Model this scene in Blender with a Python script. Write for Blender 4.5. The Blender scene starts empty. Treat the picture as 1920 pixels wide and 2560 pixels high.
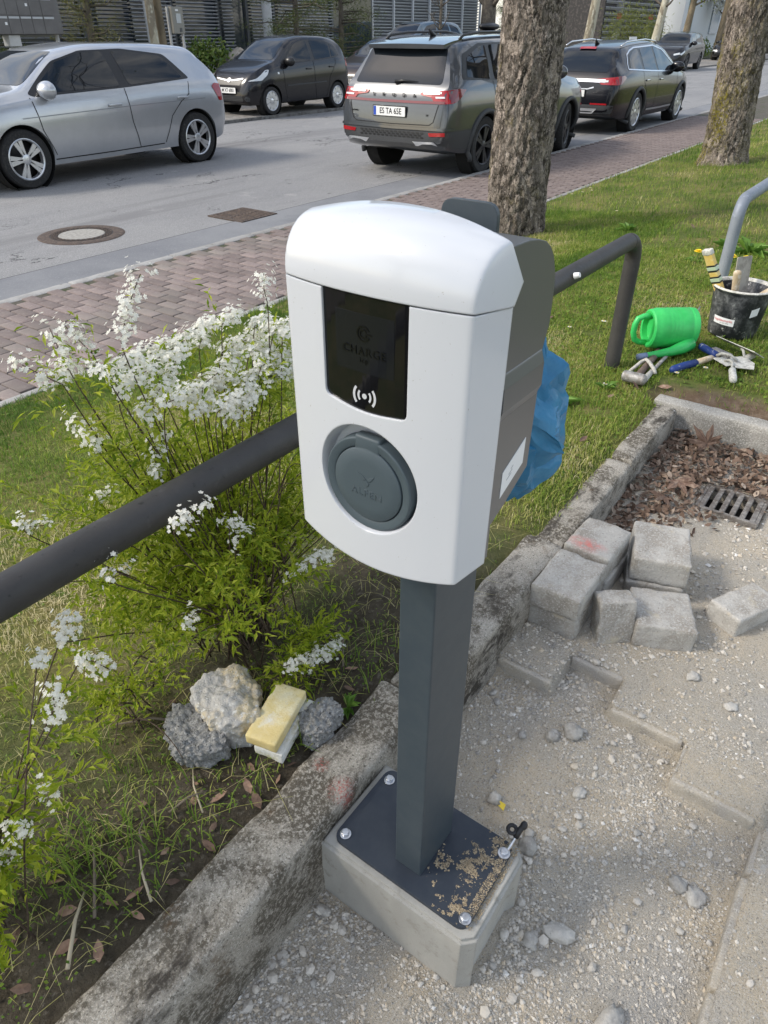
import bpy, bmesh, math, random
import numpy as np
from mathutils import Vector, Matrix, noise
from mathutils.bvhtree import BVHTree

# ------------------------------------------------------------------ camera, sky, sun, exposure
SC = bpy.context.scene
COL = SC.collection
R = math.radians
cam_d = bpy.data.cameras.new('camera'); cam = bpy.data.objects.new('camera', cam_d); COL.objects.link(cam)
cam.location = (0, 0, 1.57); cam.rotation_euler = (R(90-34.5), 0, R(36-90))
cam_d.sensor_fit = 'VERTICAL'; cam_d.sensor_height = 36; cam_d.lens = 36*1745/2560
cam_d.clip_start = .02; cam_d.clip_end = 900
SC.camera = cam
SUN_EL, SUN_DIR = 40, Vector((-.68, .733, 0))        # the sun stands over the far side of the street
wd = bpy.data.worlds.new('World'); SC.world = wd; wd.use_nodes = True
def build_world():
    nt = wd.node_tree; N = nt.nodes; L = nt.links; N.clear()
    out = N.new('ShaderNodeOutputWorld'); bg = N.new('ShaderNodeBackground'); bg.inputs[1].default_value = .15
    sky = N.new('ShaderNodeTexSky'); sky.sky_type = 'NISHITA'; sky.sun_disc = False
    sky.sun_elevation = R(SUN_EL); sky.sun_rotation = math.atan2(SUN_DIR.x, SUN_DIR.y)
    sky.air_density = 1.2; sky.dust_density = 1.6; sky.ozone_density = 1.2
    tc = N.new('ShaderNodeTexCoord'); mp = N.new('ShaderNodeMapping'); mp.inputs['Scale'].default_value = (1.0, 1.0, 3.2)
    mp.inputs['Rotation'].default_value = (.3, .2, .5)
    nz = N.new('ShaderNodeTexNoise'); nz.inputs['Scale'].default_value = 2.6; nz.inputs['Detail'].default_value = 7; nz.inputs['Roughness'].default_value = .62
    nz.inputs['Distortion'].default_value = .5
    rp = N.new('ShaderNodeValToRGB'); rp.color_ramp.elements[0].position = .43; rp.color_ramp.elements[1].position = .70
    mx = N.new('ShaderNodeMix'); mx.data_type = 'RGBA'; mx.inputs[7].default_value = (7.4, 7.2, 6.9, 1)
    L.new(tc.outputs['Generated'], mp.inputs[0]); L.new(mp.outputs[0], nz.inputs['Vector']); L.new(nz.outputs['Fac'], rp.inputs[0])
    L.new(rp.outputs[0], mx.inputs[0]); L.new(sky.outputs[0], mx.inputs[6]); L.new(mx.outputs[2], bg.inputs[0]); L.new(bg.outputs[0], out.inputs[0])
build_world()
sd = bpy.data.lights.new('sun', 'SUN'); sun = bpy.data.objects.new('sun', sd); COL.objects.link(sun)
sd.energy = 2.0; sd.angle = R(11); sd.color = (1, .93, .82)
_s = SUN_DIR.normalized()*math.cos(R(SUN_EL)); sun.rotation_euler = Vector((_s.x, _s.y, math.sin(R(SUN_EL)))).to_track_quat('Z', 'Y').to_euler()
vs = SC.view_settings; vs.view_transform = 'Standard'; vs.look = 'None'; vs.exposure = 0.70; vs.gamma = 1; vs.use_curve_mapping = False
SC.render.engine = 'CYCLES'
SC.cycles.max_bounces = 6; SC.cycles.transparent_max_bounces = 8

rng = random.Random(7); nrg = np.random.default_rng(11)
PI = math.pi

# ------------------------------------------------------------------ helpers: objects
def tag(o, label=None, cat=None, group=None, kind=None):
    if label: o['label'] = label
    if cat: o['category'] = cat
    if group: o['group'] = group
    if kind: o['kind'] = kind
    return o
def link(name, me, mat=None, parent=None, smooth=None):
    o = bpy.data.objects.new(name, me); COL.objects.link(o)
    if mat is not None and me is not None and len(me.materials) == 0: me.materials.append(mat)
    if parent is not None: o.parent = parent
    return o
def empty(name, loc=(0,0,0), rz=0, label=None, cat=None, group=None):
    o = bpy.data.objects.new(name, None); COL.objects.link(o); o.location = loc; o.rotation_euler = (0,0,rz); o.empty_display_size = .05
    return tag(o, label, cat, group)
def copy_tree(o, parent=None):
    c = o.copy(); COL.objects.link(c)
    if parent is not None: c.parent = parent
    for ch in [x for x in bpy.data.objects if x.parent == o]: copy_tree(ch, c)
    return c
def shade(me, on=True, angle=None):
    me.polygons.foreach_set('use_smooth', [on]*len(me.polygons))
    if on and angle is not None:
        try: me.set_sharp_from_angle(angle=R(angle))
        except Exception: pass
    return me
def bulk(name, V, F, mats=None, smooth=False, attr=None, midx=None):
    """V (n,3) F (m,k) -> mesh, fast"""
    V = np.asarray(V, np.float32); F = np.asarray(F, np.int32)
    me = bpy.data.meshes.new(name); n, (m, k) = len(V), F.shape
    me.vertices.add(n); me.vertices.foreach_set('co', V.ravel())
    me.loops.add(m*k); me.loops.foreach_set('vertex_index', F.ravel())
    me.polygons.add(m); me.polygons.foreach_set('loop_start', np.arange(0, m*k, k, dtype=np.int32))
    me.polygons.foreach_set('loop_total', np.full(m, k, np.int32))
    me.polygons.foreach_set('use_smooth', np.full(m, smooth))
    for mt in (mats or []): me.materials.append(mt)
    if midx is not None: me.polygons.foreach_set('material_index', np.asarray(midx, np.int32))
    if attr is not None:
        for an, av in attr.items():
            a = me.attributes.new(an, 'FLOAT', 'POINT'); a.data.foreach_set('value', np.asarray(av, np.float32))
    me.update(); me.validate()
    return me
class MB:
    """collects simple solids into one mesh"""
    def __init__(s): s.bm = bmesh.new()
    def box(s, c, d, rot=None, bev=0, seg=2):
        b = bmesh.new(); bmesh.ops.create_cube(b, size=1)
        for v in b.verts: v.co = Vector((v.co.x*d[0], v.co.y*d[1], v.co.z*d[2]))
        if bev: bmesh.ops.bevel(b, geom=list(b.edges), offset=bev, segments=seg, profile=.5, affect='EDGES')
        return s.add(b, c, rot)
    def add(s, b, c=(0,0,0), rot=None):
        M = Matrix.Translation(c)
        if rot is not None: M = M @ (rot if isinstance(rot, Matrix) else Matrix.Rotation(rot, 4, 'Z'))
        b.transform(M); me = bpy.data.meshes.new('t'); b.to_mesh(me); b.free(); s.bm.from_mesh(me); bpy.data.meshes.remove(me); return s
    def cyl(s, p, q, r, r2=None, n=16, cap=True):
        p, q = Vector(p), Vector(q); b = bmesh.new(); d = q-p
        bmesh.ops.create_cone(b, cap_ends=cap, segments=n, radius1=r, radius2=r if r2 is None else r2, depth=d.length)
        return s.add(b, (p+q)/2, d.to_track_quat('Z', 'Y').to_matrix().to_4x4())
    def sph(s, c, r, n=2, sc=(1,1,1), rot=None):
        b = bmesh.new(); bmesh.ops.create_icosphere(b, subdivisions=n, radius=r)
        for v in b.verts: v.co = Vector((v.co.x*sc[0], v.co.y*sc[1], v.co.z*sc[2]))
        return s.add(b, c, rot)
    def tube(s, pts, r, n=12, cap=True, flat=1.0):
        pts = [Vector(p) for p in pts]; rs = r if isinstance(r, (list, tuple)) else [r]*len(pts)
        rings = []; up = Vector((0,0,1)); prev = None
        for i, p in enumerate(pts):
            t = (pts[min(i+1, len(pts)-1)]-pts[max(i-1, 0)]).normalized()
            if prev is None:
                a = t.cross(up); a = a.normalized() if a.length > 1e-3 else Vector((1,0,0))
            else:
                a = prev-t*prev.dot(t); a.normalize()
            prev = a; b2 = t.cross(a)
            rings.append([s.bm.verts.new(p+(a*math.cos(2*PI*j/n)+b2*math.sin(2*PI*j/n)*flat)*rs[i]) for j in range(n)])
        for i in range(len(rings)-1):
            for j in range(n): s.bm.faces.new((rings[i][j], rings[i][(j+1)%n], rings[i+1][(j+1)%n], rings[i+1][j]))
        if cap:
            s.bm.faces.new(rings[0][::-1]); s.bm.faces.new(rings[-1])
        return s
    def lathe(s, prof, n=32, c=(0,0,0), rot=None):
        b = bmesh.new(); rings = []
        for r, z in prof: rings.append([b.verts.new((r*math.cos(2*PI*j/n), r*math.sin(2*PI*j/n), z)) for j in range(n)] if r > 1e-6 else [b.verts.new((0,0,z))])
        for A, B in zip(rings, rings[1:]):
            for j in range(n):
                f = []
                for v in (A[j%len(A)], A[(j+1)%len(A)], B[(j+1)%len(B)], B[j%len(B)]):
                    if v not in f: f.append(v)
                if len(f) >= 3: b.faces.new(f)
        return s.add(b, c, rot)
    def prism(s, poly, h, M=None):
        """2D poly extruded along +z by h, then transformed by M"""
        b = bmesh.new(); lo = [b.verts.new((x, y, 0)) for x, y in poly]; hi = [b.verts.new((x, y, h)) for x, y in poly]; n = len(poly)
        b.faces.new(lo[::-1]); b.faces.new(hi)
        for i in range(n): b.faces.new((lo[i], lo[(i+1)%n], hi[(i+1)%n], hi[i]))
        return s.add(b, (0,0,0), M)
    def mesh(s, name, smooth=False, angle=None):
        bmesh.ops.recalc_face_normals(s.bm, faces=s.bm.faces); me = bpy.data.meshes.new(name); s.bm.to_mesh(me); s.bm.free()
        if smooth: shade(me, True, angle)
        return me
    def build(s, name, mat, parent=None, smooth=False, angle=None):
        return link(name, s.mesh(name, smooth, angle), mat, parent)
def frame_M(o, ex, ey, ez):
    return Matrix(((ex[0], ey[0], ez[0], o[0]), (ex[1], ey[1], ez[1], o[1]), (ex[2], ey[2], ez[2], o[2]), (0,0,0,1)))
def text_mesh(txt, size, depth=.001, align='CENTER', spacing=1.0, offset=0):
    cu = bpy.data.curves.new('txt', 'FONT'); cu.body = txt; cu.size = size; cu.extrude = depth; cu.align_x = align; cu.align_y = 'CENTER'; cu.space_character = spacing; cu.resolution_u = 3; cu.offset = offset
    o = bpy.data.objects.new('txt', cu); COL.objects.link(o); me = bpy.data.meshes.new_from_object(o.evaluated_get(bpy.context.evaluated_depsgraph_get()))
    bpy.data.objects.remove(o); bpy.data.curves.remove(cu); return me
def text_part(name, txt, size, M, mat, parent, depth=.001, spacing=1.0, offset=0):
    me = text_mesh(txt, size, depth, spacing=spacing, offset=offset); me.transform(M); me.materials.clear(); return link(name, me, mat, parent)
def roundpoly(pts, r, n=4):
    out = []; m = len(pts)
    for i in range(m):
        rr = r[i] if isinstance(r, (list, tuple)) else r
        p = Vector(pts[i]); a = Vector(pts[i-1])-p; b = Vector(pts[(i+1)%m])-p
        k = min(rr, a.length*.48, b.length*.48)
        if k < 1e-5: out.append(tuple(p)); continue
        A = p+a.normalized()*k; B = p+b.normalized()*k
        for t in range(n+1):
            u = t/n; out.append(tuple(A*(1-u)**2+p*2*u*(1-u)+B*u*u))
    return out
def fbm(p, o=4, lac=2.1, gain=.5):
    a = 0; w = 1; q = Vector(p)
    for _ in range(o): a += w*noise.noise(q); q = q*lac+Vector((3.1,1.7,5.3)); w *= gain
    return a
def rough_box(d, bev=.012, amp=.003, fr=30, cuts=6, seed=0, chips=0):
    """subdivided box with worn, uneven edges and faces"""
    b = bmesh.new(); bmesh.ops.create_cube(b, size=1)
    for v in b.verts: v.co = Vector((v.co.x*d[0], v.co.y*d[1], v.co.z*d[2]))
    n = [max(1, int(cuts*x/max(d))) for x in d]
    for ax in range(3):
        for i in range(1, n[ax]+1):
            co = Vector((0,0,0)); co[ax] = -d[ax]/2+d[ax]*i/(n[ax]+1); no = Vector((0,0,0)); no[ax] = 1
            bmesh.ops.bisect_plane(b, geom=list(b.verts)+list(b.edges)+list(b.faces), plane_co=co, plane_no=no)
    sh = [e for e in b.edges if len(e.link_faces) == 2 and e.calc_face_angle(0) > 1]
    bmesh.ops.bevel(b, geom=sh, offset=bev, segments=2, profile=.5, affect='EDGES')
    S = Vector((seed*3.7, seed*1.3, seed*7.1)); b.normal_update()
    for v in b.verts:
        q = v.co*fr+S; k = fbm(q, 3)*amp
        e = sum(1 for i in range(3) if abs(v.co[i]) > d[i]/2-bev*1.6)
        if chips and e >= 2: k -= max(0, noise.noise(q*.45+Vector((9,9,9))))*chips
        v.co += v.normal*k
    return b
def boulder(r, sc=(1,1,1), amp=.25, fr=2.2, sub=3, seed=0, lump=0, lfr=12):
    b = bmesh.new(); bmesh.ops.create_icosphere(b, subdivisions=sub, radius=1); S = Vector((seed*5.1, seed*2.3, seed*.7))
    for v in b.verts:
        n = v.co.normalized(); k = 1+amp*fbm(n*fr*.5+S, 3)+(lump*abs(noise.noise(n*lfr+S)) if lump else 0)
        v.co = Vector((n.x*sc[0], n.y*sc[1], n.z*sc[2]))*k*r
    return b
def bm_obj(b, name, mat, parent=None, smooth=True, angle=None):
    bmesh.ops.recalc_face_normals(b, faces=b.faces)
    me = bpy.data.meshes.new(name); b.to_mesh(me); b.free()
    if smooth: shade(me, True, angle)
    return link(name, me, mat, parent)
def bool_cut(o, cutters):
    for c in cutters:
        md = o.modifiers.new('b', 'BOOLEAN'); md.operation = 'DIFFERENCE'; md.solver = 'EXACT'; md.object = c
    dg = bpy.context.evaluated_depsgraph_get(); dg.update()
    me = bpy.data.meshes.new_from_object(o.evaluated_get(dg)); o.modifiers.clear(); old = o.data; o.data = me; bpy.data.meshes.remove(old)
    for c in cutters: bpy.data.objects.remove(c)
    return o

# ------------------------------------------------------------------ helpers: materials
def newmat(name):
    m = bpy.data.materials.new(name); m.use_nodes = True; nt = m.node_tree; nt.nodes.clear()
    o = nt.nodes.new('ShaderNodeOutputMaterial'); p = nt.nodes.new('ShaderNodeBsdfPrincipled'); nt.links.new(p.outputs[0], o.inputs[0])
    return m, nt, p
def C4(c): return (c[0], c[1], c[2], 1)
class G:
    """tiny node graph helper"""
    def __init__(s, nt): s.nt = nt; s._pos = None
    def n(s, t, **kw):
        x = s.nt.nodes.new(t)
        for a, b in kw.items(): setattr(x, a, b)
        return x
    def l(s, a, b): s.nt.links.new(a, b)
    def pos(s, scale=(1,1,1), obj=False):
        if obj:
            g = s.n('ShaderNodeTexCoord').outputs['Object']
        else:
            g = s.n('ShaderNodeNewGeometry').outputs['Position']
        if tuple(scale) == (1,1,1): return g
        m = s.n('ShaderNodeVectorMath', operation='MULTIPLY'); m.inputs[1].default_value = scale; s.l(g, m.inputs[0]); return m.outputs[0]
    def noise(s, scale, detail=4, rough=.6, vec=None, dist=0):
        x = s.n('ShaderNodeTexNoise'); x.inputs['Scale'].default_value = scale; x.inputs['Detail'].default_value = detail; x.inputs['Roughness'].default_value = rough; x.inputs['Distortion'].default_value = dist
        s.l(vec if vec is not None else s.pos(), x.inputs['Vector']); return x.outputs['Fac']
    def vor(s, scale, vec=None, feature='F1', out='Distance', rnd=1):
        x = s.n('ShaderNodeTexVoronoi', feature=feature); x.inputs['Scale'].default_value = scale; x.inputs['Randomness'].default_value = rnd
        s.l(vec if vec is not None else s.pos(), x.inputs['Vector']); return x.outputs[out]
    def ramp(s, fac, lo, hi, a=0., b=1.):
        x = s.n('ShaderNodeMapRange'); x.inputs[1].default_value = lo; x.inputs[2].default_value = hi; x.inputs[3].default_value = a; x.inputs[4].default_value = b; x.clamp = True
        s.l(fac, x.inputs[0]); return x.outputs[0]
    def cramp(s, fac, stops):
        x = s.n('ShaderNodeValToRGB'); e = x.color_ramp.elements
        while len(e) < len(stops): e.new(.5)
        for q, (p, c) in zip(e, stops): q.position = p; q.color = C4(c)
        s.l(fac, x.inputs[0]); return x.outputs[0]
    def mix(s, fac, a, b, blend='MIX'):
        x = s.n('ShaderNodeMix', data_type='RGBA', blend_type=blend)
        for v, i in ((fac, 0), (a, 6), (b, 7)):
            if isinstance(v, (int, float)): x.inputs[i].default_value = v
            elif isinstance(v, tuple): x.inputs[i].default_value = C4(v)
            else: s.l(v, x.inputs[i])
        return x.outputs[2]
    def math(s, op, a, b=0.):
        x = s.n('ShaderNodeMath', operation=op)
        for v, i in ((a, 0), (b, 1)):
            if isinstance(v, (int, float)): x.inputs[i].default_value = v
            else: s.l(v, x.inputs[i])
        return x.outputs[0]
    def bump(s, h, strength, dist, nrm=None):
        x = s.n('ShaderNodeBump'); x.inputs['Strength'].default_value = strength; x.inputs['Distance'].default_value = dist; s.l(h, x.inputs['Height'])
        if nrm is not None: s.l(nrm, x.inputs['Normal'])
        return x.outputs[0]
def surf(name, base, layers=(), rough=.8, metal=0., spec=.4, coat=0., bump=(), rand=0., rvar=0., sss=0, obj=False, bevel=0, rcoat=.05):
    """base colour with noise-masked colour layers (colour, scale, lo, hi[, stretch]); bump = ((scale, strength, dist), ...)"""
    m, nt, p = newmat(name); g = G(nt); col = base
    for ly in layers:
        c, sc, lo, hi = ly[:4]; st = ly[4] if len(ly) > 4 else (1,1,1)
        f = g.ramp(g.noise(sc, 5, .65, g.pos(st, obj)), lo, hi); col = g.mix(f, col, c)
    if rand:
        r = g.n('ShaderNodeObjectInfo').outputs['Random']; v = g.ramp(r, 0, 1, 1-rand, 1+rand)
        h = g.n('ShaderNodeHueSaturation'); g.l(v, h.inputs['Value'])
        if isinstance(col, tuple): h.inputs['Color'].default_value = C4(col)
        else: g.l(col, h.inputs['Color'])
        col = h.outputs[0]
    if isinstance(col, tuple): p.inputs['Base Color'].default_value = C4(col)
    else: g.l(col, p.inputs['Base Color'])
    p.inputs['Roughness'].default_value = rough; p.inputs['Metallic'].default_value = metal; p.inputs['Specular IOR Level'].default_value = spec
    p.inputs['Coat Weight'].default_value = coat; p.inputs['Coat Roughness'].default_value = rcoat
    if rvar: g.l(g.ramp(g.noise(9, 4), .3, .7, rough-rvar, rough+rvar), p.inputs['Roughness'])
    nrm = None
    if bevel:
        bv = g.n('ShaderNodeBevel'); bv.samples = 4; bv.inputs[0].default_value = bevel; nrm = bv.outputs[0]
    for b in bump: nrm = g.bump(g.noise(b[0], 5, .6, g.pos(obj=obj)), b[1], b[2], nrm)
    if nrm is not None: g.l(nrm, p.inputs['Normal'])
    return m
def plain(name, c, rough=.5, metal=0., spec=.5, coat=0., **k): return surf(name, c, (), rough, metal, spec, coat, **k)
def leafmat(name, stops, rough=.55, trans=.35, attr=None, spec=.3):
    m, nt, p = newmat(name); g = G(nt)
    if attr:
        a = g.n('ShaderNodeAttribute'); a.attribute_name = attr; fac = a.outputs['Fac']
    else: fac = g.n('ShaderNodeNewGeometry').outputs['Random Per Island']
    col = g.cramp(fac, stops); g.l(col, p.inputs['Base Color']); p.inputs['Roughness'].default_value = rough; p.inputs['Specular IOR Level'].default_value = spec
    if trans:
        t = g.n('ShaderNodeBsdfTranslucent'); g.l(col, t.inputs[0]); mx = g.n('ShaderNodeMixShader'); mx.inputs[0].default_value = trans
        g.l(p.outputs[0], mx.inputs[1]); g.l(t.outputs[0], mx.inputs[2]); g.l(mx.outputs[0], nt.nodes['Material Output'].inputs[0])
    return m
# ------------------------------------------------------------------ materials of the setting
MT = {}
def asphalt():
    m, nt, p = newmat('asphalt'); g = G(nt)
    col = g.mix(g.ramp(g.noise(.35, 5), .35, .7), (.205, .205, .208), (.26, .258, .256))
    col = g.mix(g.ramp(g.noise(1.3, 6, .7, g.pos((.25, 1, 1))), .5, .75), col, (.165, .165, .172))
    col = g.mix(g.ramp(g.noise(90, 2, .5), .52, .72), col, (.37, .365, .36))
    col = g.mix(g.ramp(g.noise(130, 2, .5), .56, .75), col, (.09, .09, .095))
    col = g.mix(g.ramp(g.noise(.8, 5, .6, g.pos((.12, 1.4, 1))), .56, .66), col, (.17, .168, .17)); col = g.mix(g.ramp(g.noise(2.7, 6, .75), .60, .70), col, (.29, .285, .28))
    crk = g.math('MULTIPLY', g.ramp(g.math('ABSOLUTE', g.math('SUBTRACT', g.noise(.55, 7, .62, g.pos((.6, 1, 1))), .5)), .0045, .0012), g.ramp(g.noise(.5, 2), .48, .56)); col = g.mix(crk, col, (.05, .05, .052))
    col = g.mix(g.ramp(g.noise(5, 3, .5), .72, .76), col, (.10, .098, .098))
    g.l(col, p.inputs['Base Color']); p.inputs['Roughness'].default_value = .85; p.inputs['Specular IOR Level'].default_value = .3
    g.l(g.bump(g.noise(140, 3), .5, .006), p.inputs['Normal']); return m
MT['asphalt'] = asphalt()
MT['gutter'] = surf('gutter_asphalt', (.20, .205, .215), (((.14, .145, .16), .8, .45, .7), ((.31, .31, .31), 100, .55, .75), ((.05, .05, .055), 40, .68, .75)), .85, bump=((120, .5, .004),))
MT['ground'] = surf('ground', (.12, .12, .08), (((.07, .09, .03), .4, .4, .6),), .95)
MT['bay'] = surf('bay_cobbles', (.25, .235, .215), (((.16, .15, .14), 9, .45, .6), ((.33, .31, .28), 2, .55, .75)), .9, bump=((16, .8, .02),))
MT['brick'] = surf('pavement_brick', (.215, .172, .159), (((.158, .125, .116), 3, .4, .7), ((.28, .238, .218), 45, .52, .75), ((.11, .085, .08), 60, .6, .75), ((.19, .17, .15), 1.1, .5, .7)), .9, rand=.22, bump=((180, .4, .003),))
MT['joint'] = surf('joint_sand', (.085, .075, .062), (((.05, .06, .025), 5, .5, .65), ((.16, .145, .12), 60, .55, .7)), .95, bump=((90, .6, .006),))
MT['kerbstone'] = surf('kerb_granite', (.31, .305, .295), (((.20, .195, .185), 4, .45, .65), ((.42, .41, .40), 80, .55, .7), ((.11, .11, .09), 10, .6, .75)), .88, rand=.1, bump=((120, .5, .004),))
def old_concrete():
    m, nt, p = newmat('weathered_concrete'); g = G(nt); P = g.pos()
    col = g.mix(g.ramp(g.noise(7, 6, .7), .35, .65), (.27, .245, .205), (.37, .345, .30))
    col = g.mix(g.ramp(g.noise(260, 3, .7), .5, .66), col, (.50, .47, .42)); col = g.mix(g.ramp(g.noise(190, 3, .7), .56, .66), col, (.10, .09, .075))
    lich = g.math('MULTIPLY', g.ramp(g.noise(5.5, 6, .72, dist=.4), .47, .56), g.ramp(g.noise(110, 4, .75), .40, .52))
    col = g.mix(lich, col, (.105, .092, .072))
    blk = g.math('MULTIPLY', g.ramp(g.noise(3.1, 6, .7, g.pos((.55, 1.6, 1.6))), .54, .62), g.ramp(g.noise(38, 5, .7), .36, .52))
    col = g.mix(blk, col, (.055, .048, .04))
    rust = g.math('MULTIPLY', g.ramp(g.noise(4.2, 5, .6, g.pos((1, 1, .7))), .60, .70), g.ramp(g.noise(60, 4, .7), .42, .6))
    col = g.mix(rust, col, (.10, .055, .022))
    white = g.math('MULTIPLY', g.ramp(g.noise(14, 6, .7), .66, .72), g.ramp(g.noise(90, 3), .45, .55)); col = g.mix(white, col, (.55, .55, .54))
    # red marking-paint spray spots on the kerb beside the footing
    for (x, y, z, r) in ((.668, .598, .236, .030), (.690, .672, .242, .018), (.665, .570, .215, .022)):
        d = g.n('ShaderNodeVectorMath', operation='DISTANCE'); g.l(P, d.inputs[0]); d.inputs[1].default_value = (x, y, z)
        f = g.math('MULTIPLY', g.ramp(d.outputs['Value'], r*1.25, r*.2), g.ramp(g.noise(190, 3, .7), .46, .60, 0, .7)); col = g.mix(f, col, (.46, .10, .085))
    g.l(col, p.inputs['Base Color']); p.inputs['Roughness'].default_value = .93; p.inputs['Specular IOR Level'].default_value = .25
    b = g.bump(g.noise(240, 4, .7), .7, .004); b = g.bump(g.noise(40, 5, .7), .7, .008, b); g.l(b, p.inputs['Normal']); return m
MT['oldconc'] = old_concrete()
def dust_gravel():
    m, nt, p = newmat('gravel_ground'); g = G(nt)
    col = g.mix(g.ramp(g.noise(3.2, 5, .65), .38, .62), (.44, .40, .335), (.52, .445, .335))
    col = g.mix(g.ramp(g.noise(9, 5, .7), .55, .72), col, (.54, .455, .335))
    col = g.mix(g.ramp(g.noise(1.9, 4, .6), .55, .7), col, (.43, .41, .375))
    col = g.mix(g.ramp(g.noise(330, 3, .7), .52, .66), col, (.58, .555, .51))
    col = g.mix(g.ramp(g.noise(210, 3, .7), .58, .68), col, (.19, .175, .155))
    g.l(col, p.inputs['Base Color']); p.inputs['Roughness'].default_value = .97; p.inputs['Specular IOR Level'].default_value = .2
    b = g.bump(g.noise(320, 3, .7), .8, .006); b = g.bump(g.noise(70, 5, .7), .7, .012, b); g.l(b, p.inputs['Normal']); return m
MT['gravelbed'] = dust_gravel()
MT['pebble'] = leafmat('pebble_stone', [(0, (.28, .265, .24)), (.2, (.40, .38, .345)), (.45, (.50, .465, .41)), (.7, (.57, .535, .475)), (.9, (.50, .425, .32)), (1, (.70, .69, .66))], .9, 0, attr='tint')
MT['stone'] = surf('loose_stone', (.46, .44, .40), (((.35, .33, .30), 30, .4, .6), ((.50, .48, .44), 140, .5, .65), ((.20, .19, .17), 120, .62, .72)), .9, rand=.28, bump=((160, .5, .004),))
MT['block'] = surf('concrete_block', (.43, .41, .375), (((.29, .265, .23), 12, .42, .62), ((.50, .485, .45), 160, .5, .66), ((.14, .13, .115), 150, .62, .70), ((.26, .225, .185), 9, .62, .74), ((.45, .40, .31), 16, .60, .72)), .93, rand=.08, bump=((240, .6, .005), (45, .5, .008)))
MT['soil'] = None
def lawn_soil():
    m, nt, p = newmat('lawn_soil'); g = G(nt)
    col = g.mix(g.ramp(g.noise(2.1, 5, .65), .42, .6), (.10, .125, .032), (.19, .175, .065))
    col = g.mix(g.ramp(g.noise(6, 5, .7), .52, .66), col, (.085, .125, .026))
    col = g.mix(g.ramp(g.noise(4.4, 5, .7), .60, .7), col, (.23, .19, .10))
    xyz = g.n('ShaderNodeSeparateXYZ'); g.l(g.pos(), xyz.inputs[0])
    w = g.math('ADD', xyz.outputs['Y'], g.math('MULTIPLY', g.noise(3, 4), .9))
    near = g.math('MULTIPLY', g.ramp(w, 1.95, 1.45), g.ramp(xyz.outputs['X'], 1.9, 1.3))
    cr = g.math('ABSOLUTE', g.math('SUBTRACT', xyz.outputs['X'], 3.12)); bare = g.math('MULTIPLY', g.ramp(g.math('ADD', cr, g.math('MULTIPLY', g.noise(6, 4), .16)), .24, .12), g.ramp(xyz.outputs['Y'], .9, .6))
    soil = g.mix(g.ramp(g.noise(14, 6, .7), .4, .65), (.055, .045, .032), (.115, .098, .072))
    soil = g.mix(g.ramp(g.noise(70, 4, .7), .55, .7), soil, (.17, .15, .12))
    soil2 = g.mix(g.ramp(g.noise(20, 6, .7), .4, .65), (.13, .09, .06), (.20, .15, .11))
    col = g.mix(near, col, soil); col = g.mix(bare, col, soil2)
    g.l(col, p.inputs['Base Color']); p.inputs['Roughness'].default_value = .97; p.inputs['Specular IOR Level'].default_value = .15
    b = g.bump(g.noise(90, 5, .75), .9, .012); g.l(g.bump(g.noise(22, 5, .7), .6, .02, b), p.inputs['Normal']); return m
MT['soil'] = lawn_soil()

# ------------------------------------------------------------------ big sheets
def sheet(name, x0, x1, y0, y1, z, mat, nx=1, ny=1):
    xs = np.linspace(x0, x1, nx+1); ys = np.linspace(y0, y1, ny+1)
    V = np.array([(x, y, z) for y in ys for x in xs]); F = [(j*(nx+1)+i, j*(nx+1)+i+1, (j+1)*(nx+1)+i+1, (j+1)*(nx+1)+i) for j in range(ny) for i in range(nx)]
    return tag(link(name, bulk(name, V, F, [mat])), kind='structure')
sheet('ground', -400, 500, -400, 500, -.16, MT['ground'])
sheet('road', -60, 260, 5.20, 13.02, -.08, MT['asphalt'])
sheet('road_gutter', -60, 200, 5.21, 5.86, -.075, MT['gutter'])
mb = MB(); mb.box((40, 5.868, -.078), (160, .012, .004)); tag(mb.build('gutter_joint', plain('joint_tar', (.03, .03, .032), .9)), kind='structure')
sheet('parking_bay', -60, 200, 13.09, 16.6, -.02, MT['bay'], 1, 1)
sheet('planting_bed', -60, 200, 16.6, 40, .02, surf('planting_soil', (.06, .07, .03), (((.11, .09, .05), 2, .45, .65), ((.05, .085, .02), .9, .5, .7)), .95, bump=((8, 1, .05),)))
kerb = tag(bpy.data.objects.new('street_kerb', None), kind='structure'); COL.objects.link(kerb)
for i in range(34):
    b = rough_box((.992, .115, .16), .012, .003, 14, 10, i % 6); o = bm_obj(b, 'kerb_stone', MT['kerbstone'], kerb, True, 40); o.location = (-.5+i, 5.185, -.118+.002*(i % 3))
farkerb = tag(bpy.data.objects.new('far_kerb', None), kind='structure'); COL.objects.link(farkerb)
kme = None
for i in range(60):
    if kme is None:
        b = rough_box((.99, .11, .16), .012, .003, 14, 6, 9); o = bm_obj(b, 'kerb_stone', surf('dark_kerb', (.16, .155, .145), (((.08, .075, .07), 6, .45, .6),), .9, bump=((80, .5, .004),)), farkerb, True, 40); kme = o.data
    else: o = link('kerb_stone', kme, None, farkerb)
    o.location = (2+i, 13.045, -.095)

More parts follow.
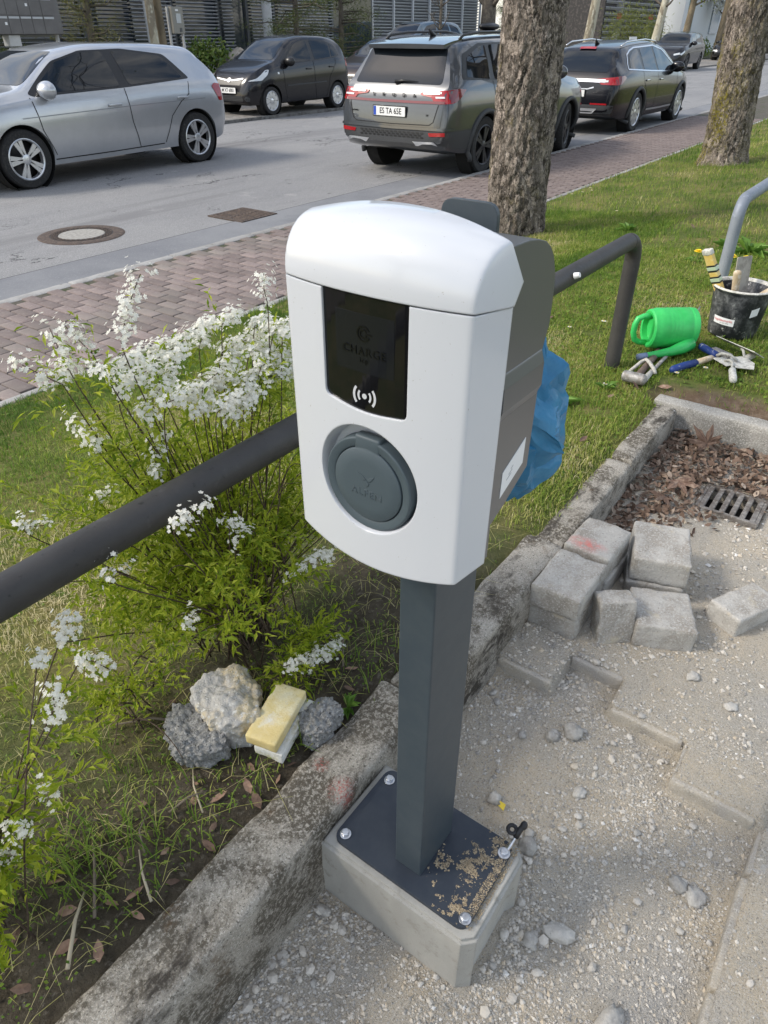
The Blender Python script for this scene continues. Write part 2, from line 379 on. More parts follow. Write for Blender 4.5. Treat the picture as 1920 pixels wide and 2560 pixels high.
# ------------------------------------------------------------------ brick pavement
pav = sheet('pavement', -8, 80, 3.60, 5.127, -.042, MT['joint'])
def brick_mesh(seed):
    b = rough_box((.094, .194, .06), .005, .0012, 40, 3, seed); bmesh.ops.recalc_face_normals(b, faces=b.faces); me = bpy.data.meshes.new('brick'); b.to_mesh(me); b.free(); shade(me, True, 40); me.materials.append(MT['brick']); return me
BR = [brick_mesh(s) for s in range(5)]
brick_spots = []
for i in range(-10, 185):
    x = .9+i*.1
    for j in range(9):
        y = 3.63+(.1 if i % 2 else 0)+j*.2-.1
        if y < 3.62 or y > 5.04: continue
        brick_spots.append((x, y))
vis = sorted([s for s in brick_spots if s[0] > 1.55+max(0, (4.6-s[1]))*-.0], key=lambda s: s[0]**2+s[1]**2)
near = vis[:300]; nearset = set(near); rest = [s for s in brick_spots if s not in nearset]
for q, (x, y) in enumerate(near):
    o = link('brick', BR[q % 5], None, pav); o.location = (x+rng.uniform(-.001, .001), y+rng.uniform(-.001, .001), -.06+rng.uniform(-.0025, .002)); o.rotation_euler = (rng.uniform(-.008, .008), rng.uniform(-.008, .008), rng.uniform(-.012, .012)+(PI if q % 2 else 0))
V, F = [], []
for (x, y) in rest:
    n = len(V); z = -.03+rng.uniform(-.002, .002); a, b2 = .0468, .0968
    V += [(x-a, y-b2, -.06), (x+a, y-b2, -.06), (x+a, y+b2, -.06), (x-a, y+b2, -.06), (x-a+.003, y-b2+.003, z), (x+a-.003, y-b2+.003, z), (x+a-.003, y+b2-.003, z), (x-a+.003, y+b2-.003, z)]
    F += [(n+4, n+5, n+6, n+7), (n, n+1, n+5, n+4), (n+1, n+2, n+6, n+5), (n+2, n+3, n+7, n+6), (n+3, n, n+4, n+7)]
m2 = surf('pavement_brick_far', (.208, .168, .155), (((.15, .118, .109), 7, .4, .65), ((.29, .235, .21), 45, .52, .75), ((.11, .085, .08), 60, .6, .75)), .9, bump=((180, .4, .003),))
tag(link('brick_field', bulk('brick_field', V, F, [m2]), None, pav), kind='stuff')
# flat edging strip between bricks and lawn
ed = tag(bpy.data.objects.new('pavement_edging', None), kind='structure'); COL.objects.link(ed)
for i in range(30):
    b = rough_box((.99, .06, .12), .006, .002, 14, 6, i % 4); o = bm_obj(b, 'edging_stone', MT['kerbstone'], ed, True, 40); o.location = (-1+i, 3.575, -.088)

# ------------------------------------------------------------------ lawn
def lawnz(x, y):
    t = min(max((y-.70)/2.95, -.3), 1.02); z = .245-.275*t if t > 0 else .245-.03*t
    if y < .76: z -= .030*max(0, min(1, (.76-y)/.08))*(1 if x < 3.1 else 0)
    if y < .72: z -= .030*max(0, min(1, (3.18-x)/.08))*(1 if x > 3.0 else 0)
    return z+.010*noise.noise(Vector((x*2.2, y*2.2, 0)))+.004*noise.noise(Vector((x*9, y*9, 4)))-.012
def in_lawn(x, y): return (.66 < y < 3.55) or (x > 3.06 and y <= .66)
def grid_mesh(name, xs, ys, hf, keep, mats):
    nx, ny = len(xs), len(ys); idx = -np.ones((ny, nx), int); V = []
    for j, y in enumerate(ys):
        for i, x in enumerate(xs): idx[j, i] = len(V); V.append((x, y, hf(x, y)))
    F = [(idx[j, i], idx[j, i+1], idx[j+1, i+1], idx[j+1, i]) for j in range(ny-1) for i in range(nx-1) if keep((xs[i]+xs[i+1])/2, (ys[j]+ys[j+1])/2)]
    me = bulk(name, V, F, mats, True)
    b = bmesh.new(); b.from_mesh(me); bmesh.ops.delete(b, geom=[v for v in b.verts if not v.link_faces], context='VERTS'); b.to_mesh(me); b.free(); return me
xs = list(np.arange(-4, 0, .2))+list(np.arange(0, 7, .05))+list(np.arange(7, 14, .2))+list(np.arange(14, 40.1, 1.0))+[3.06]
xs = sorted(set(np.round(xs, 3))); ys = sorted(set(np.round(list(np.arange(-9, -.6, .6))+list(np.arange(-.6, 3.56, .05))+[.66, 3.55], 3)))
tag(link('lawn', grid_mesh('lawn', xs, ys, lawnz, in_lawn, [MT['soil']])), kind='structure')

# ------------------------------------------------------------------ dug-up gravel
def pit_edge(y):
    if y > .40: return 1.345
    if y > .245: return 1.475
    if y > .045: return 1.36
    return 1.24
def gravz(x, y):
    n1 = noise.noise(Vector((x*5, y*5, 1.3))); n2 = noise.noise(Vector((x*17, y*17, 2.2))); n3 = noise.noise(Vector((x*45, y*45, 7)))
    if y < -.172: base = .050
    else:
        e = pit_edge(y)+.004; d = x-e
        inside = .004+.022*max(0, min(1, (x-.85)/.5))
        base = .080 if d > .012 else (inside if d < -.004 else inside+(.080-inside)*(d+.004)/.016)
    a = .9 if base < .03 else .30
    z = base+a*(.008*n1+.005*n2)+.002*n3
    # loose ridge of dug material in front of the slab edges
    z += .022*math.exp(-(((x-1.22)/.10)**2+((y-.30)/.13)**2))*(1 if base < .05 else 0)
    if 2.462 < x < 2.638 and .115 < y < .335: return .02
    if x > 2.2 and y > .25: z += .012*max(0, min(1, (x-2.2)/.3))
    return z
def in_grav(x, y): return x < 3.0 and y < .60
gx = np.round(np.concatenate([np.arange(-1.2, .2, .05), np.arange(.2, 2.1, .011), np.arange(2.1, 3.03, .02)]), 4); gy = np.round(np.concatenate([np.arange(-3.2, -.9, .1), np.arange(-.9, .605, .011), [.60]]), 4); gy = np.array(sorted(set(gy)))
tag(link('gravel_ground', grid_mesh('gravel_ground', list(gx), list(gy), gravz, in_grav, [MT['gravelbed']])), kind='structure')
OCT = np.array([(1,0,0),(-1,0,0),(0,1,0),(0,-1,0),(0,0,1),(0,0,-1)], float); OCF = np.array([(0,2,4),(2,1,4),(1,3,4),(3,0,4),(2,0,5),(1,2,5),(3,1,5),(0,3,5)])
def ico():
    b = bmesh.new(); bmesh.ops.create_icosphere(b, subdivisions=1, radius=1); V = np.array([v.co[:] for v in b.verts]); F = np.array([[v.index for v in f.verts] for f in b.faces]); b.free(); return V, F
ICV, ICF = ico()
def scatter(P, rad, tint, flat=.7, base=(OCT, OCF), jit=.35):
    """many small stones in one mesh"""
    bv, bf = base; n = len(P); k = len(bv)
    Q = bv[None]*(1+nrg.uniform(-jit, jit, (n, k, 1)))*np.asarray(rad)[:, None, None]*(1+nrg.uniform(-.3, .3, (n, 1, 3)))
    Q[:, :, 2] *= flat; th = nrg.uniform(0, 2*PI, n); c, s = np.cos(th)[:, None], np.sin(th)[:, None]; x = Q[:, :, 0]*c-Q[:, :, 1]*s; y = Q[:, :, 0]*s+Q[:, :, 1]*c
    tl = nrg.uniform(-.5, .5, (n, 1)); z = Q[:, :, 2]+x*tl; Q = np.stack([x, y, z], 2)+np.asarray(P)[:, None, :]
    F = (bf[None]+(np.arange(n)*k)[:, None, None]).reshape(-1, 3)
    return Q.reshape(-1, 3), F, np.repeat(tint, k)
def gravel_points(n, x0, x1, y0, y1, keepf):
    out = []
    while len(out) < n:
        x, y = rng.uniform(x0, x1), rng.uniform(y0, y1)
        if keepf(x, y): out.append((x, y, gravz(x, y)))
    return np.array(out)
def footprint(x, y): return .57 < x < .81 and .215 < y < .59
def dens(x, y):
    if footprint(x, y) or y > .585: return 0
    c = .38+1.0*noise.noise(Vector((x*3.3+5, y*3.3, 3)))+.5*noise.noise(Vector((x*9, y*9, 8)))
    if y < -.17 or x > pit_edge(y)+.03: return max(.03, .30*c)
    if x < .62: c += .55
    return max(.12, min(1, c))
P1 = gravel_points(60000, .12, 1.75, -.62, .585, lambda x, y: rng.random() < dens(x, y)); r1 = nrg.gamma(2.2, .00085, len(P1)).clip(.0009, .0062); P1[:, 2] += r1*.25
P2 = gravel_points(6500, 1.4, 3.0, -.75, .57, lambda x, y: rng.random() < dens(x, y)*.9); r2 = nrg.gamma(2.4, .0016, len(P2)).clip(.002, .010); P2[:, 2] += r2*.25
A = scatter(P1, r1, nrg.random(len(P1))**1.0); B = scatter(P2, r2, nrg.random(len(P2)))
P3 = gravel_points(420, .15, 2.6, -.7, .57, lambda x, y: rng.random() < dens(x, y)**2); r3 = nrg.gamma(5, .0014, len(P3)).clip(.004, .011); P3[:, 2] += r3*.3
D = scatter(P3, r3, nrg.uniform(.2, .85, len(P3)), .65, (ICV, ICF), .14)
V = np.concatenate([A[0], B[0], D[0]]); F = np.concatenate([A[1], B[1]+len(A[0]), D[1]+len(A[0])+len(B[0])]); T = np.concatenate([A[2], B[2], D[2]])
tag(link('gravel', bulk('gravel', V, F, [MT['pebble']], False, {'tint': T})), 'loose grey crushed gravel spread over the dug-up ground', 'gravel', kind='stuff')

# ------------------------------------------------------------------ kerb round the plot
edge = tag(bpy.data.objects.new('concrete_edging', None), 'old weathered concrete kerb edging between lawn and gravel', 'kerb'); COL.objects.link(edge)
def edging(name, x0, x1, y0, y1, z0, z1, seed, mat='oldconc'):
    b = rough_box((x1-x0, y1-y0, z1-z0), .014, .0045, 16, int(max(x1-x0, y1-y0)*34), seed, chips=.012)
    o = bm_obj(b, name, MT[mat], edge, True, 45); o.location = ((x0+x1)/2, (y0+y1)/2, (z0+z1)/2); return o
edging('kerb_stone', -.62, .975, .578, .712, -.1, .238, 2)
edging('kerb_stone', .982, 1.76, .572, .70, -.1, .232, 3)
edging('kerb_stone', 1.768, 2.42, .582, .685, -.1, .212, 4)
edging('kerb_stone', 2.427, 2.985, .585, .68, -.1, .222, 5)
e2 = tag(bpy.data.objects.new('cross_edging', None), 'pale concrete kerb across the end of the gravel, behind dry leaves', 'kerb'); COL.objects.link(e2)
for i, (a, b2) in enumerate(((.16, .70), (-.40, .153), (-.96, -.407))):
    b = rough_box((.085, b2-a, .32), .010, .003, 18, 16, 20+i, chips=.006); o = bm_obj(b, 'kerb_stone', surf('exposed_concrete_%d' % i, (.33, .315, .285), (((.24, .23, .205), 10, .42, .6), ((.50, .48, .44), 170, .5, .64), ((.13, .12, .105), 160, .6, .7)), .92, bump=((200, .7, .006),)), e2, True, 45); o.location = (3.045, (a+b2)/2, .065+.002*i)
# pavers left in place round the pit
slab = tag(bpy.data.objects.new('paved_yard', None), kind='structure'); COL.objects.link(slab)
def paver(x0, x1, y0, y1, top, seed, h=.09):
    b = rough_box((x1-x0-.004, y1-y0-.004, h), .006, .0028, 30, 12, seed, chips=.005); o = bm_obj(b, 'paver', MT['dustblock'], slab, True, 45); o.location = ((x0+x1)/2, (y0+y1)/2, top-h/2); o.rotation_euler = (rng.uniform(-.012, .012), rng.uniform(-.012, .012), rng.uniform(-.02, .02))
MT['dustblock'] = surf('dusty_paver', (.45, .405, .335), (((.45, .40, .32), 5, .45, .62), ((.31, .29, .26), 9, .5, .66), ((.56, .535, .49), 260, .52, .66), ((.20, .185, .165), 210, .6, .69), ((.36, .35, .335), 2.2, .5, .66)), .95, rand=.05, bump=((240, .7, .006), (40, .5, .008)))
paver(1.345, 1.53, .405, .575, .0745, 31); paver(1.475, 1.69, .245, .402, .0745, 32); paver(1.36, 1.58, .048, .242, .0745, 33); paver(1.24, 1.46, -.15, .045, .0745, 34)
for i, (a, b2) in enumerate(((.20, .525), (.53, .845), (.85, 1.12), (1.125, 1.30))): paver(a, b2, -.355, -.157-.004*(i % 2), .048, 41+i, .08)
# ------------------------------------------------------------------ charging station
def lamp_white():
    m, nt, p = newmat('white_gloss_plastic'); g = G(nt)
    col = g.mix(g.ramp(g.noise(300, 2), .72, .76), (.57, .588, .62), (.40, .39, .38)); g.l(col, p.inputs['Base Color'])
    p.inputs['Roughness'].default_value = .22; p.inputs['Specular IOR Level'].default_value = .5; p.inputs['Coat Weight'].default_value = .35; p.inputs['Coat Roughness'].default_value = .04
    bv = g.n('ShaderNodeBevel'); bv.samples = 6; bv.inputs[0].default_value = .0028; g.l(bv.outputs[0], p.inputs['Normal']); return m
MT['white'] = lamp_white()
MT['slate'] = surf('slate_powder_coat', (.042, .057, .070), (((.049, .064, .076), 30, .4, .6),), .45, spec=.45, bump=((900, .06, .0006),), bevel=.0015)
MT['slateplastic'] = surf('slate_plastic', (.064, .086, .100), (), .5, spec=.4, bevel=.0012, bump=((1200, .05, .0005),))
def metal_house():
    m, nt, p = newmat('grey_metal_housing'); g = G(nt)
    p.inputs['Base Color'].default_value = (.15, .155, .165, 1); p.inputs['Metallic'].default_value = .4; p.inputs['Roughness'].default_value = .30
    bv = g.n('ShaderNodeBevel'); bv.samples = 4; bv.inputs[0].default_value = .002; g.l(g.bump(g.noise(60, 2, .5, g.pos((1, 1, .05))), .03, .001, bv.outputs[0]), p.inputs['Normal']); return m
MT['housing'] = metal_house()
MT['glassblack'] = plain('black_glass', (.006, .006, .007), .045, spec=.55)
MT['lcd'] = plain('dim_display', (.009, .010, .0125), .12, spec=.4)
MT['lcdtext'] = plain('display_print', (.003, .003, .004), .2)
MT['printgrey'] = plain('print_light_grey', (.55, .56, .58), .4)
MT['steel'] = surf('zinc_steel', (.62, .63, .65), (((.45, .46, .48), 80, .45, .65),), .28, metal=1, bevel=.0008)
MT['rubber'] = plain('black_rubber', (.012, .012, .014), .45)
MT['sand'] = leafmat('dry_sand', [(0, (.22, .17, .11)), (.5, (.36, .29, .195)), (1, (.46, .39, .28))], .95, 0, attr='tint')
MT['sticker'] = plain('white_sticker', (.75, .76, .77), .45)
def footing_mat():
    m, nt, p = newmat('cast_concrete'); g = G(nt)
    col = g.mix(g.ramp(g.noise(9, 5, .6, g.pos((1, 1, .35))), .35, .65), (.335, .325, .295), (.42, .41, .375))
    col = g.mix(g.ramp(g.noise(34, 5, .65), .56, .72), col, (.27, .255, .22)); col = g.mix(g.ramp(g.noise(500, 2), .62, .7), col, (.22, .21, .19))
    col = g.mix(g.ramp(g.vor(85), .05, .028), col, (.16, .15, .135))
    g.l(col, p.inputs['Base Color']); p.inputs['Roughness'].default_value = .85
    bv = g.n('ShaderNodeBevel'); bv.samples = 4; bv.inputs[0].default_value = .006
    g.l(g.bump(g.noise(120, 4), .25, .003, bv.outputs[0]), p.inputs['Normal']); return m
MT['cast'] = footing_mat()

YC = .405                                   # centre line of the station, facing -x
ST = empty('charging_station', (.69, .40, 0), 0, 'white and slate electric car charging station bolted to a low concrete footing', 'charger')
def part(o):
    """keep world-space geometry while parenting to the station"""
    o.parent = ST; o.matrix_parent_inverse = ST.matrix_world.inverted() if False else Matrix.Translation((-.69, -.40, 0)); return o
# footing
b = bmesh.new(); bmesh.ops.create_cube(b, size=1)
for v in b.verts: v.co = Vector((.69+v.co.x*.232, .402+v.co.y*.362, .065+v.co.z*.25))
bmesh.ops.bevel(b, geom=[e for e in b.edges if abs(e.verts[0].co.z-e.verts[1].co.z) > .1 and e.verts[0].co.y < .3], offset=.022, segments=1, affect='EDGES')
bmesh.ops.bevel(b, geom=[e for e in b.edges if e.verts[0].co.z > .18 and e.verts[1].co.z > .18], offset=.007, segments=2, affect='EDGES')
b.faces.ensure_lookup_table()
f = min(b.faces, key=lambda f: f.calc_center_median().y+(0 if abs(f.normal.y) > .9 else 9))
bmesh.ops.inset_region(b, faces=[f], thickness=.03, depth=-.012)
foot = part(bm_obj(b, 'concrete_footing', MT['cast'], None, True, 35))
# base plate, bolts
def rrect(x0, x1, y0, y1, r, n=6): return roundpoly([(x0, y0), (x1, y0), (x1, y1), (x0, y1)], r, n)
plate = part(MB().prism(rrect(.592, .796, .246, .562, .024), .009, Matrix.Translation((0, 0, .1905))).build('base_plate', surf('slate_plate', (.026, .034, .048), (((.034, .042, .055), 20, .4, .6),), .5, bump=((800, .06, .0006),), bevel=.0015)))
for i, (x, y) in enumerate(((.612, .257), (.612, .543), (.768, .258), (.768, .543))):
    mb = MB(); mb.lathe([(.0, .0), (.0118, 0), (.0118, .0022), (.0095, .0026), (.0, .0026)], 24, (x, y, .2))
    hx = [(.0088*math.cos(PI/3*k+.3*i), .0088*math.sin(PI/3*k+.3*i)) for k in range(6)]
    mb.prism(hx, .0062, Matrix.Translation((x, y, .2028))); mb.lathe([(.0076, .0), (.0066, .0012), (.0, .0014)], 24, (x, y, .2091))
    part(mb.build('bolt', MT['steel'], None, True, 30))
# earthing lug with a black end
lug = part(MB().lathe([(.0065, 0), (.0125, 0), (.0125, .0015), (.0065, .0015)], 24, (.768, .258, .2008)).tube([(.776, .256, .2018), (.786, .254, .206), (.797, .2515, .218), (.803, .250, .226)], [.0045, .0042, .0035, .003], 8).build('cable_lug', MT['steel'], None, True, 40))
mb = MB(); mb.tube([(.800, .2508, .222), (.806, .2492, .230), (.813, .2475, .238), (.820, .2455, .241)], .0062, 10)
mb.tube([(.806+.0075*math.cos(t), .2625+.0085*math.sin(t), .2310+.003*math.cos(t)) for t in np.linspace(0, 2*PI, 17)], .0042, 8, False)
mb.sph((.821, .245, .241), .0095, 2, (1, .8, 1)); part(mb.build('rubber_end', MT['rubber'], None, True))
# dry sand left on the plate
pts = []
while len(pts) < 9000:
    x, y = rng.uniform(.595, .80), rng.uniform(.236, .46)
    w = noise.noise(Vector((x*26, y*26, .5)))+.75*noise.noise(Vector((x*75, y*75, 3)))+.5*noise.noise(Vector((x*190, y*190, 9)))+rng.gauss(0, .10)
    if y > .37 and x < .64: continue
    lim = .30+max(0, (y-.335))*7+max(0, .66-x)*3.2
    if w < lim and not (y < .262 and x > .62 and rng.random() < .35): continue
    if .628 < x < .752 and .368 < y < .432: continue
    if y < .249 and x < .60: continue
    pts.append((x, y, .1995+(.0 if y > .246 else -.0075)))
Q = np.array(pts); rr = nrg.gamma(3, .00024, len(Q)).clip(.0003, .0024); Q[:, 2] += rr*.3
S = scatter(Q, rr, nrg.random(len(Q)), .6); tag(part(link('sand', bulk('sand', S[0], S[1], [MT['sand']], False, {'tint': S[2]}))), kind='stuff')
# post: rectangular tube with crisp folded edges
part(MB().prism(roundpoly([(.630, .370), (.750, .370), (.750, .430), (.630, .430)], .003, 3), 1.16, Matrix.Translation((0, 0, .1998))).build('post', MT['slate'], None))
# --- housing (grey metal box behind the white cover)
prof = [(.588, 1.052), (.606, 1.052), (.606, 1.098), (.640, 1.112), (.690, 1.138), (.692, 1.236), (.6905, 1.252), (.6885, 1.268), (.6880, 1.280), (.694, 1.296), (.700, 1.312)]
prof += [(.700+.000, 1.340), (.699, 1.356), (.695, 1.370), (.688, 1.384), (.678, 1.395), (.665, 1.403), (.648, 1.408), (.628, 1.411), (.596, 1.412), (.596, 1.36), (.588, 1.36)]
mbh = MB(); Mside = frame_M((0, YC+.117, 0), (1,0,0), (0,0,1), (0,-1,0)); mbh.prism(prof, .234, Mside); part(mbh.build('back_housing', MT['housing'], None, True, 28))
mb = MB(); mb.prism([(.6745, 1.150), (.6755, 1.1835), (.6235, 1.1600), (.6225, 1.1265)], .0006, frame_M((0, YC-.1171, 0), (1,0,0), (0,0,1), (0,-1,0))); sk = part(mb.build('type_label', MT['sticker'], None))
mb = MB()
for q in range(3): mb.box((.640+.003*q, YC-.1179, 1.146+.0050*q+.002), (.012-.003*(q % 3), .0002, .0006), Matrix.Rotation(R(-24.5), 4, 'Y'))
o = mb.build('small_print', plain('print_grey', (.25, .25, .26), .6), sk)
for sy in (-1, 1):
    mb = MB(); mb.prism([(sy*.1165+YC, 1.288), (sy*.1215+YC, 1.272), (sy*.1220+YC, 1.246), (sy*.1165+YC, 1.232)], .092, frame_M((.597, 0, 0), (0,1,0), (0,0,1), (1,0,0))); part(mb.build('side_step', MT['housing'], None))
# mounting tab standing up behind
part(MB().prism(roundpoly([(.362, 1.30), (.432, 1.30), (.432, 1.4225), (.362, 1.4225)], [.001, .001, .016, .016], 6), .006, frame_M((.7015, 0, 0), (0,1,0), (0,0,1), (1,0,0))).build('mounting_tab', MT['slate'], None))
# --- white cover: curved front shell
def xf(s): return .5375-.0135*(1-s*s)                 # bulge across the face
HW = .1135
def front_cover():
    b = bmesh.new(); ss = [-1, -.985, -.95]+list(np.linspace(-.9, .9, 25))+[.95, .985, 1]; zs = 14; top = 1.3625; Vf = []
    for s in ss:
        y = YC+s*HW; zb = 1.0525-.0165*(1-s*s); x = xf(s)+(.0018 if abs(s) > .995 else (.0004 if abs(s) > .98 else 0))
        Vf.append([b.verts.new((x, y, zb+(top-zb)*k/zs)) for k in range(zs+1)])
    for i in range(len(ss)-1):
        for k in range(zs): b.faces.new((Vf[i][k], Vf[i][k+1], Vf[i+1][k+1], Vf[i+1][k]))
    back = {}
    for i, s in enumerate(ss):
        y = YC+(HW+.0075)*s; x = .592; zb = Vf[i][0].co.z+.001*0
        back[i] = (b.verts.new((x, y, 1.0525-.004*(1-s*s))), b.verts.new((x+.006, y, top-.006)))
    for i in range(len(ss)-1):
        b.faces.new((Vf[i][0], Vf[i+1][0], back[i+1][0], back[i][0])); b.faces.new((Vf[i+1][zs], Vf[i][zs], back[i][1], back[i+1][1])); b.faces.new((back[i][0], back[i+1][0], back[i+1][1], back[i][1]))
    b.faces.new([Vf[0][k] for k in range(zs, -1, -1)]+[back[0][0], back[0][1]]); n = len(ss)-1
    b.faces.new([Vf[n][k] for k in range(zs+1)]+[back[n][1], back[n][0]])
    return part(bm_obj(b, 'front_cover', MT['white'], None, True, 32))
fc = front_cover()
SCR = roundpoly([(.354, 1.3623), (.4600, 1.3623), (.4610, 1.2480), (.4075, 1.2395), (.3545, 1.2450)], [.0005, .0005, .008, .09, .008], 6)
RX = frame_M((0, 0, 0), (0,1,0), (0,0,1), (1,0,0))    # 2D (y,z) -> world, extrude +x
cut1 = MB().prism([(y, z+(.004 if z > 1.362 else 0)) for y, z in SCR], .046, Matrix.Translation((.4875, 0, 0)) @ RX).build('cut', None)
CY, CZ = .4065, 1.1525
mb = MB(); mb.lathe([(.0, -.05), (.0700, -.05), (.0682, .0095), (.0625, .0305), (.0, .0305)], 72, (.5145, CY, CZ+.0035), Matrix.Rotation(R(90), 4, 'Y')); cut2 = mb.build('cut', None)
bool_cut(fc, [cut1, cut2]); shade(fc.data, True, 30)
# lid of the cover
def lid():
    b = bmesh.new(); ss = [-1, -.992, -.975, -.95]+list(np.linspace(-.9, .9, 25))+[.95, .975, .992, 1]; rows = []
    pc = [(.5240, 1.3640), (.5235, 1.3760), (.5255, 1.3900), (.5300, 1.4030), (.5375, 1.4150), (.5480, 1.4245), (.5610, 1.4305), (.5760, 1.4340), (.5930, 1.4352)]
    pe = [(.5378, 1.3640), (.5378, 1.3720), (.5392, 1.3815), (.5425, 1.3905), (.5475, 1.3990), (.5540, 1.4060), (.5625, 1.4118), (.5725, 1.4160), (.5850, 1.4185)]
    for s in ss:
        a = abs(s); w = 1-a**2.2; y = YC+s*HW; dx = .0022 if a > .995 else (.0009 if a > .99 else (.0002 if a > .97 else 0))
        pr = [(pc[k][0]*w+pe[k][0]*(1-w)+dx, pc[k][1]*w+pe[k][1]*(1-w)-dx*(k/8)) for k in range(9)]
        y2 = YC+s*(HW+.0085*a**6)
        row = [b.verts.new((x, YC+s*(HW+.0085*max(0, (x-.5375)/.0755)*a**6), z)) for x, z in pr]
        row += [b.verts.new((.6130, y2, 1.3770+.045*w*.9+(.008*w))), b.verts.new((.5985, y2, 1.3575)), b.verts.new((.592, y2, 1.3575))]
        rows.append(row)
    m = len(rows[0])
    for A, B in zip(rows, rows[1:]):
        for k in range(m): b.faces.new((A[k], A[(k+1)%m], B[(k+1)%m], B[k]))
    b.faces.new(rows[0][::-1]); b.faces.new(rows[-1])
    return part(bm_obj(b, 'top_cover', MT['white'], None, True, 34))
lid()
# display
def dpanel(poly, x_off, th, name, mat, parent=None):
    """panel following the bulged face at depth x_off"""
    b = bmesh.new(); vs_ = [b.verts.new((0, y, z)) for y, z in poly]; b.faces.new(vs_)
    for k in range(1, 14):
        bmesh.ops.bisect_plane(b, geom=list(b.verts)+list(b.edges)+list(b.faces), plane_co=(0, .34+k*.01, 0), plane_no=(0,1,0))
    for v in b.verts: v.co.x = xf((v.co.y-YC)/HW)+x_off
    r = bmesh.ops.extrude_face_region(b, geom=list(b.faces))
    for v in [g for g in r['geom'] if isinstance(g, bmesh.types.BMVert)]: v.co.x += th
    o = bm_obj(b, name, mat, None, False)
    if parent is None: part(o)
    else: o.parent = parent
    return o
disp = dpanel([(y, z-.0002) for y, z in SCR], .0026, .003, 'display_panel', MT['glassblack'])
def sub(o): o.parent = disp; return o
dpanel([(.371, 1.345), (.444, 1.345), (.444, 1.284), (.371, 1.284)], .00235, .0004, 'screen', MT['lcd'], disp)
DX = lambda y, z, e: frame_M((xf((y-YC)/HW)+e, y, z), (0,-1,0), (0,0,1), (-1,0,0))   # face-on frame, x to the viewer's right
sub(text_part('screen_text', 'CHARGE', .0125, DX(.4075, 1.3065, .0019), MT['lcdtext'], None, .0001, 1.18))
sub(text_part('screen_text', 'icp', .008, DX(.4075, 1.2975, .0019), MT['lcdtext'], None, .0001, 1.2))
def arc_ring(r0, r1, a0, a1, n=24): return [(r1*math.cos(t), r1*math.sin(t)) for t in np.linspace(a0, a1, n)]+[(r0*math.cos(t), r0*math.sin(t)) for t in np.linspace(a1, a0, n)]
mb = MB(); F0 = DX(.4075, 1.3255, .0019); mb.prism(arc_ring(.0066, .0082, R(25), R(335)), .0002, F0); mb.prism(arc_ring(.0034, .0048, R(25), R(335)), .0002, F0); mb.box((xf(0)+.0018, YC-.004, 1.3255), (.0003, .008, .0012)); sub(mb.build('screen_logo', MT['lcdtext'], None))
mb = MB(); F0 = DX(.4073, 1.2585, .0022); mb.prism([(.0030*math.cos(t), .0030*math.sin(t)) for t in np.linspace(0, 2*PI, 25)[:-1]], .0003, F0)
for a in (0, PI):
    for r0, r1, h in ((.0066, .0090, 40), (.0122, .0150, 40)): mb.prism(arc_ring(r0, r1, a-R(h), a+R(h), 14), .0003, F0)
sub(mb.build('contactless_symbol', MT['printgrey'], None))
# socket: ring, flap with hinge, raised lettering
SOC = Matrix.Rotation(R(-90), 4, 'Y')        # lathe axis z -> -x
mb = MB(); mb.lathe([(.0475, .004), (.0475, -.006), (.0495, -.0072), (.0572, -.0078), (.0588, -.0068), (.0594, -.003), (.0594, .006), (.0475, .006)], 72, (.5352, CY, CZ-.0035), Matrix.Rotation(R(90), 4, 'Y')); ring = part(mb.build('socket_ring', MT['slateplastic'], None, True, 30))
mb = MB(); mb.lathe([(.0, -.0105), (.030, -.0104), (.0445, -.0098), (.0463, -.0085), (.0466, -.0062), (.0466, .002), (.0, .002)], 72, (.5362, CY, CZ-.0035), Matrix.Rotation(R(90), 4, 'Y'))
mb.box((.5342, CY, CZ+.0475), (.0135, .0345, .019), None, .003, 3); flap = part(mb.build('socket_flap', MT['slateplastic'], None, True, 35))
def subf(o): o.parent = flap; return o
FX = frame_M((.5258, CY, CZ-.014), (0,-1,0), (0,0,1), (-1,0,0))
subf(text_part('raised_lettering', 'ALFEN', .0135, FX, MT['slateplastic'], None, .0005, 1.15))
mb = MB(); F1 = frame_M((.5258, CY, CZ+.006), (0,-1,0), (0,0,1), (-1,0,0))
for sx in (-1, 1): mb.prism([(sx*x, z) for x, z in ((.0008, -.0015), (.0035, .0018), (.0112, .0052), (.0070, -.0010), (.0052, -.0025), (.0035, -.0035))], .0006, F1)
mb.prism([(-.0038, -.005), (0, -.0018), (.0038, -.005), (.0032, -.0085), (0, -.0108), (-.0032, -.0085)], .0006, F1); subf(mb.build('raised_emblem', MT['slateplastic'], None))
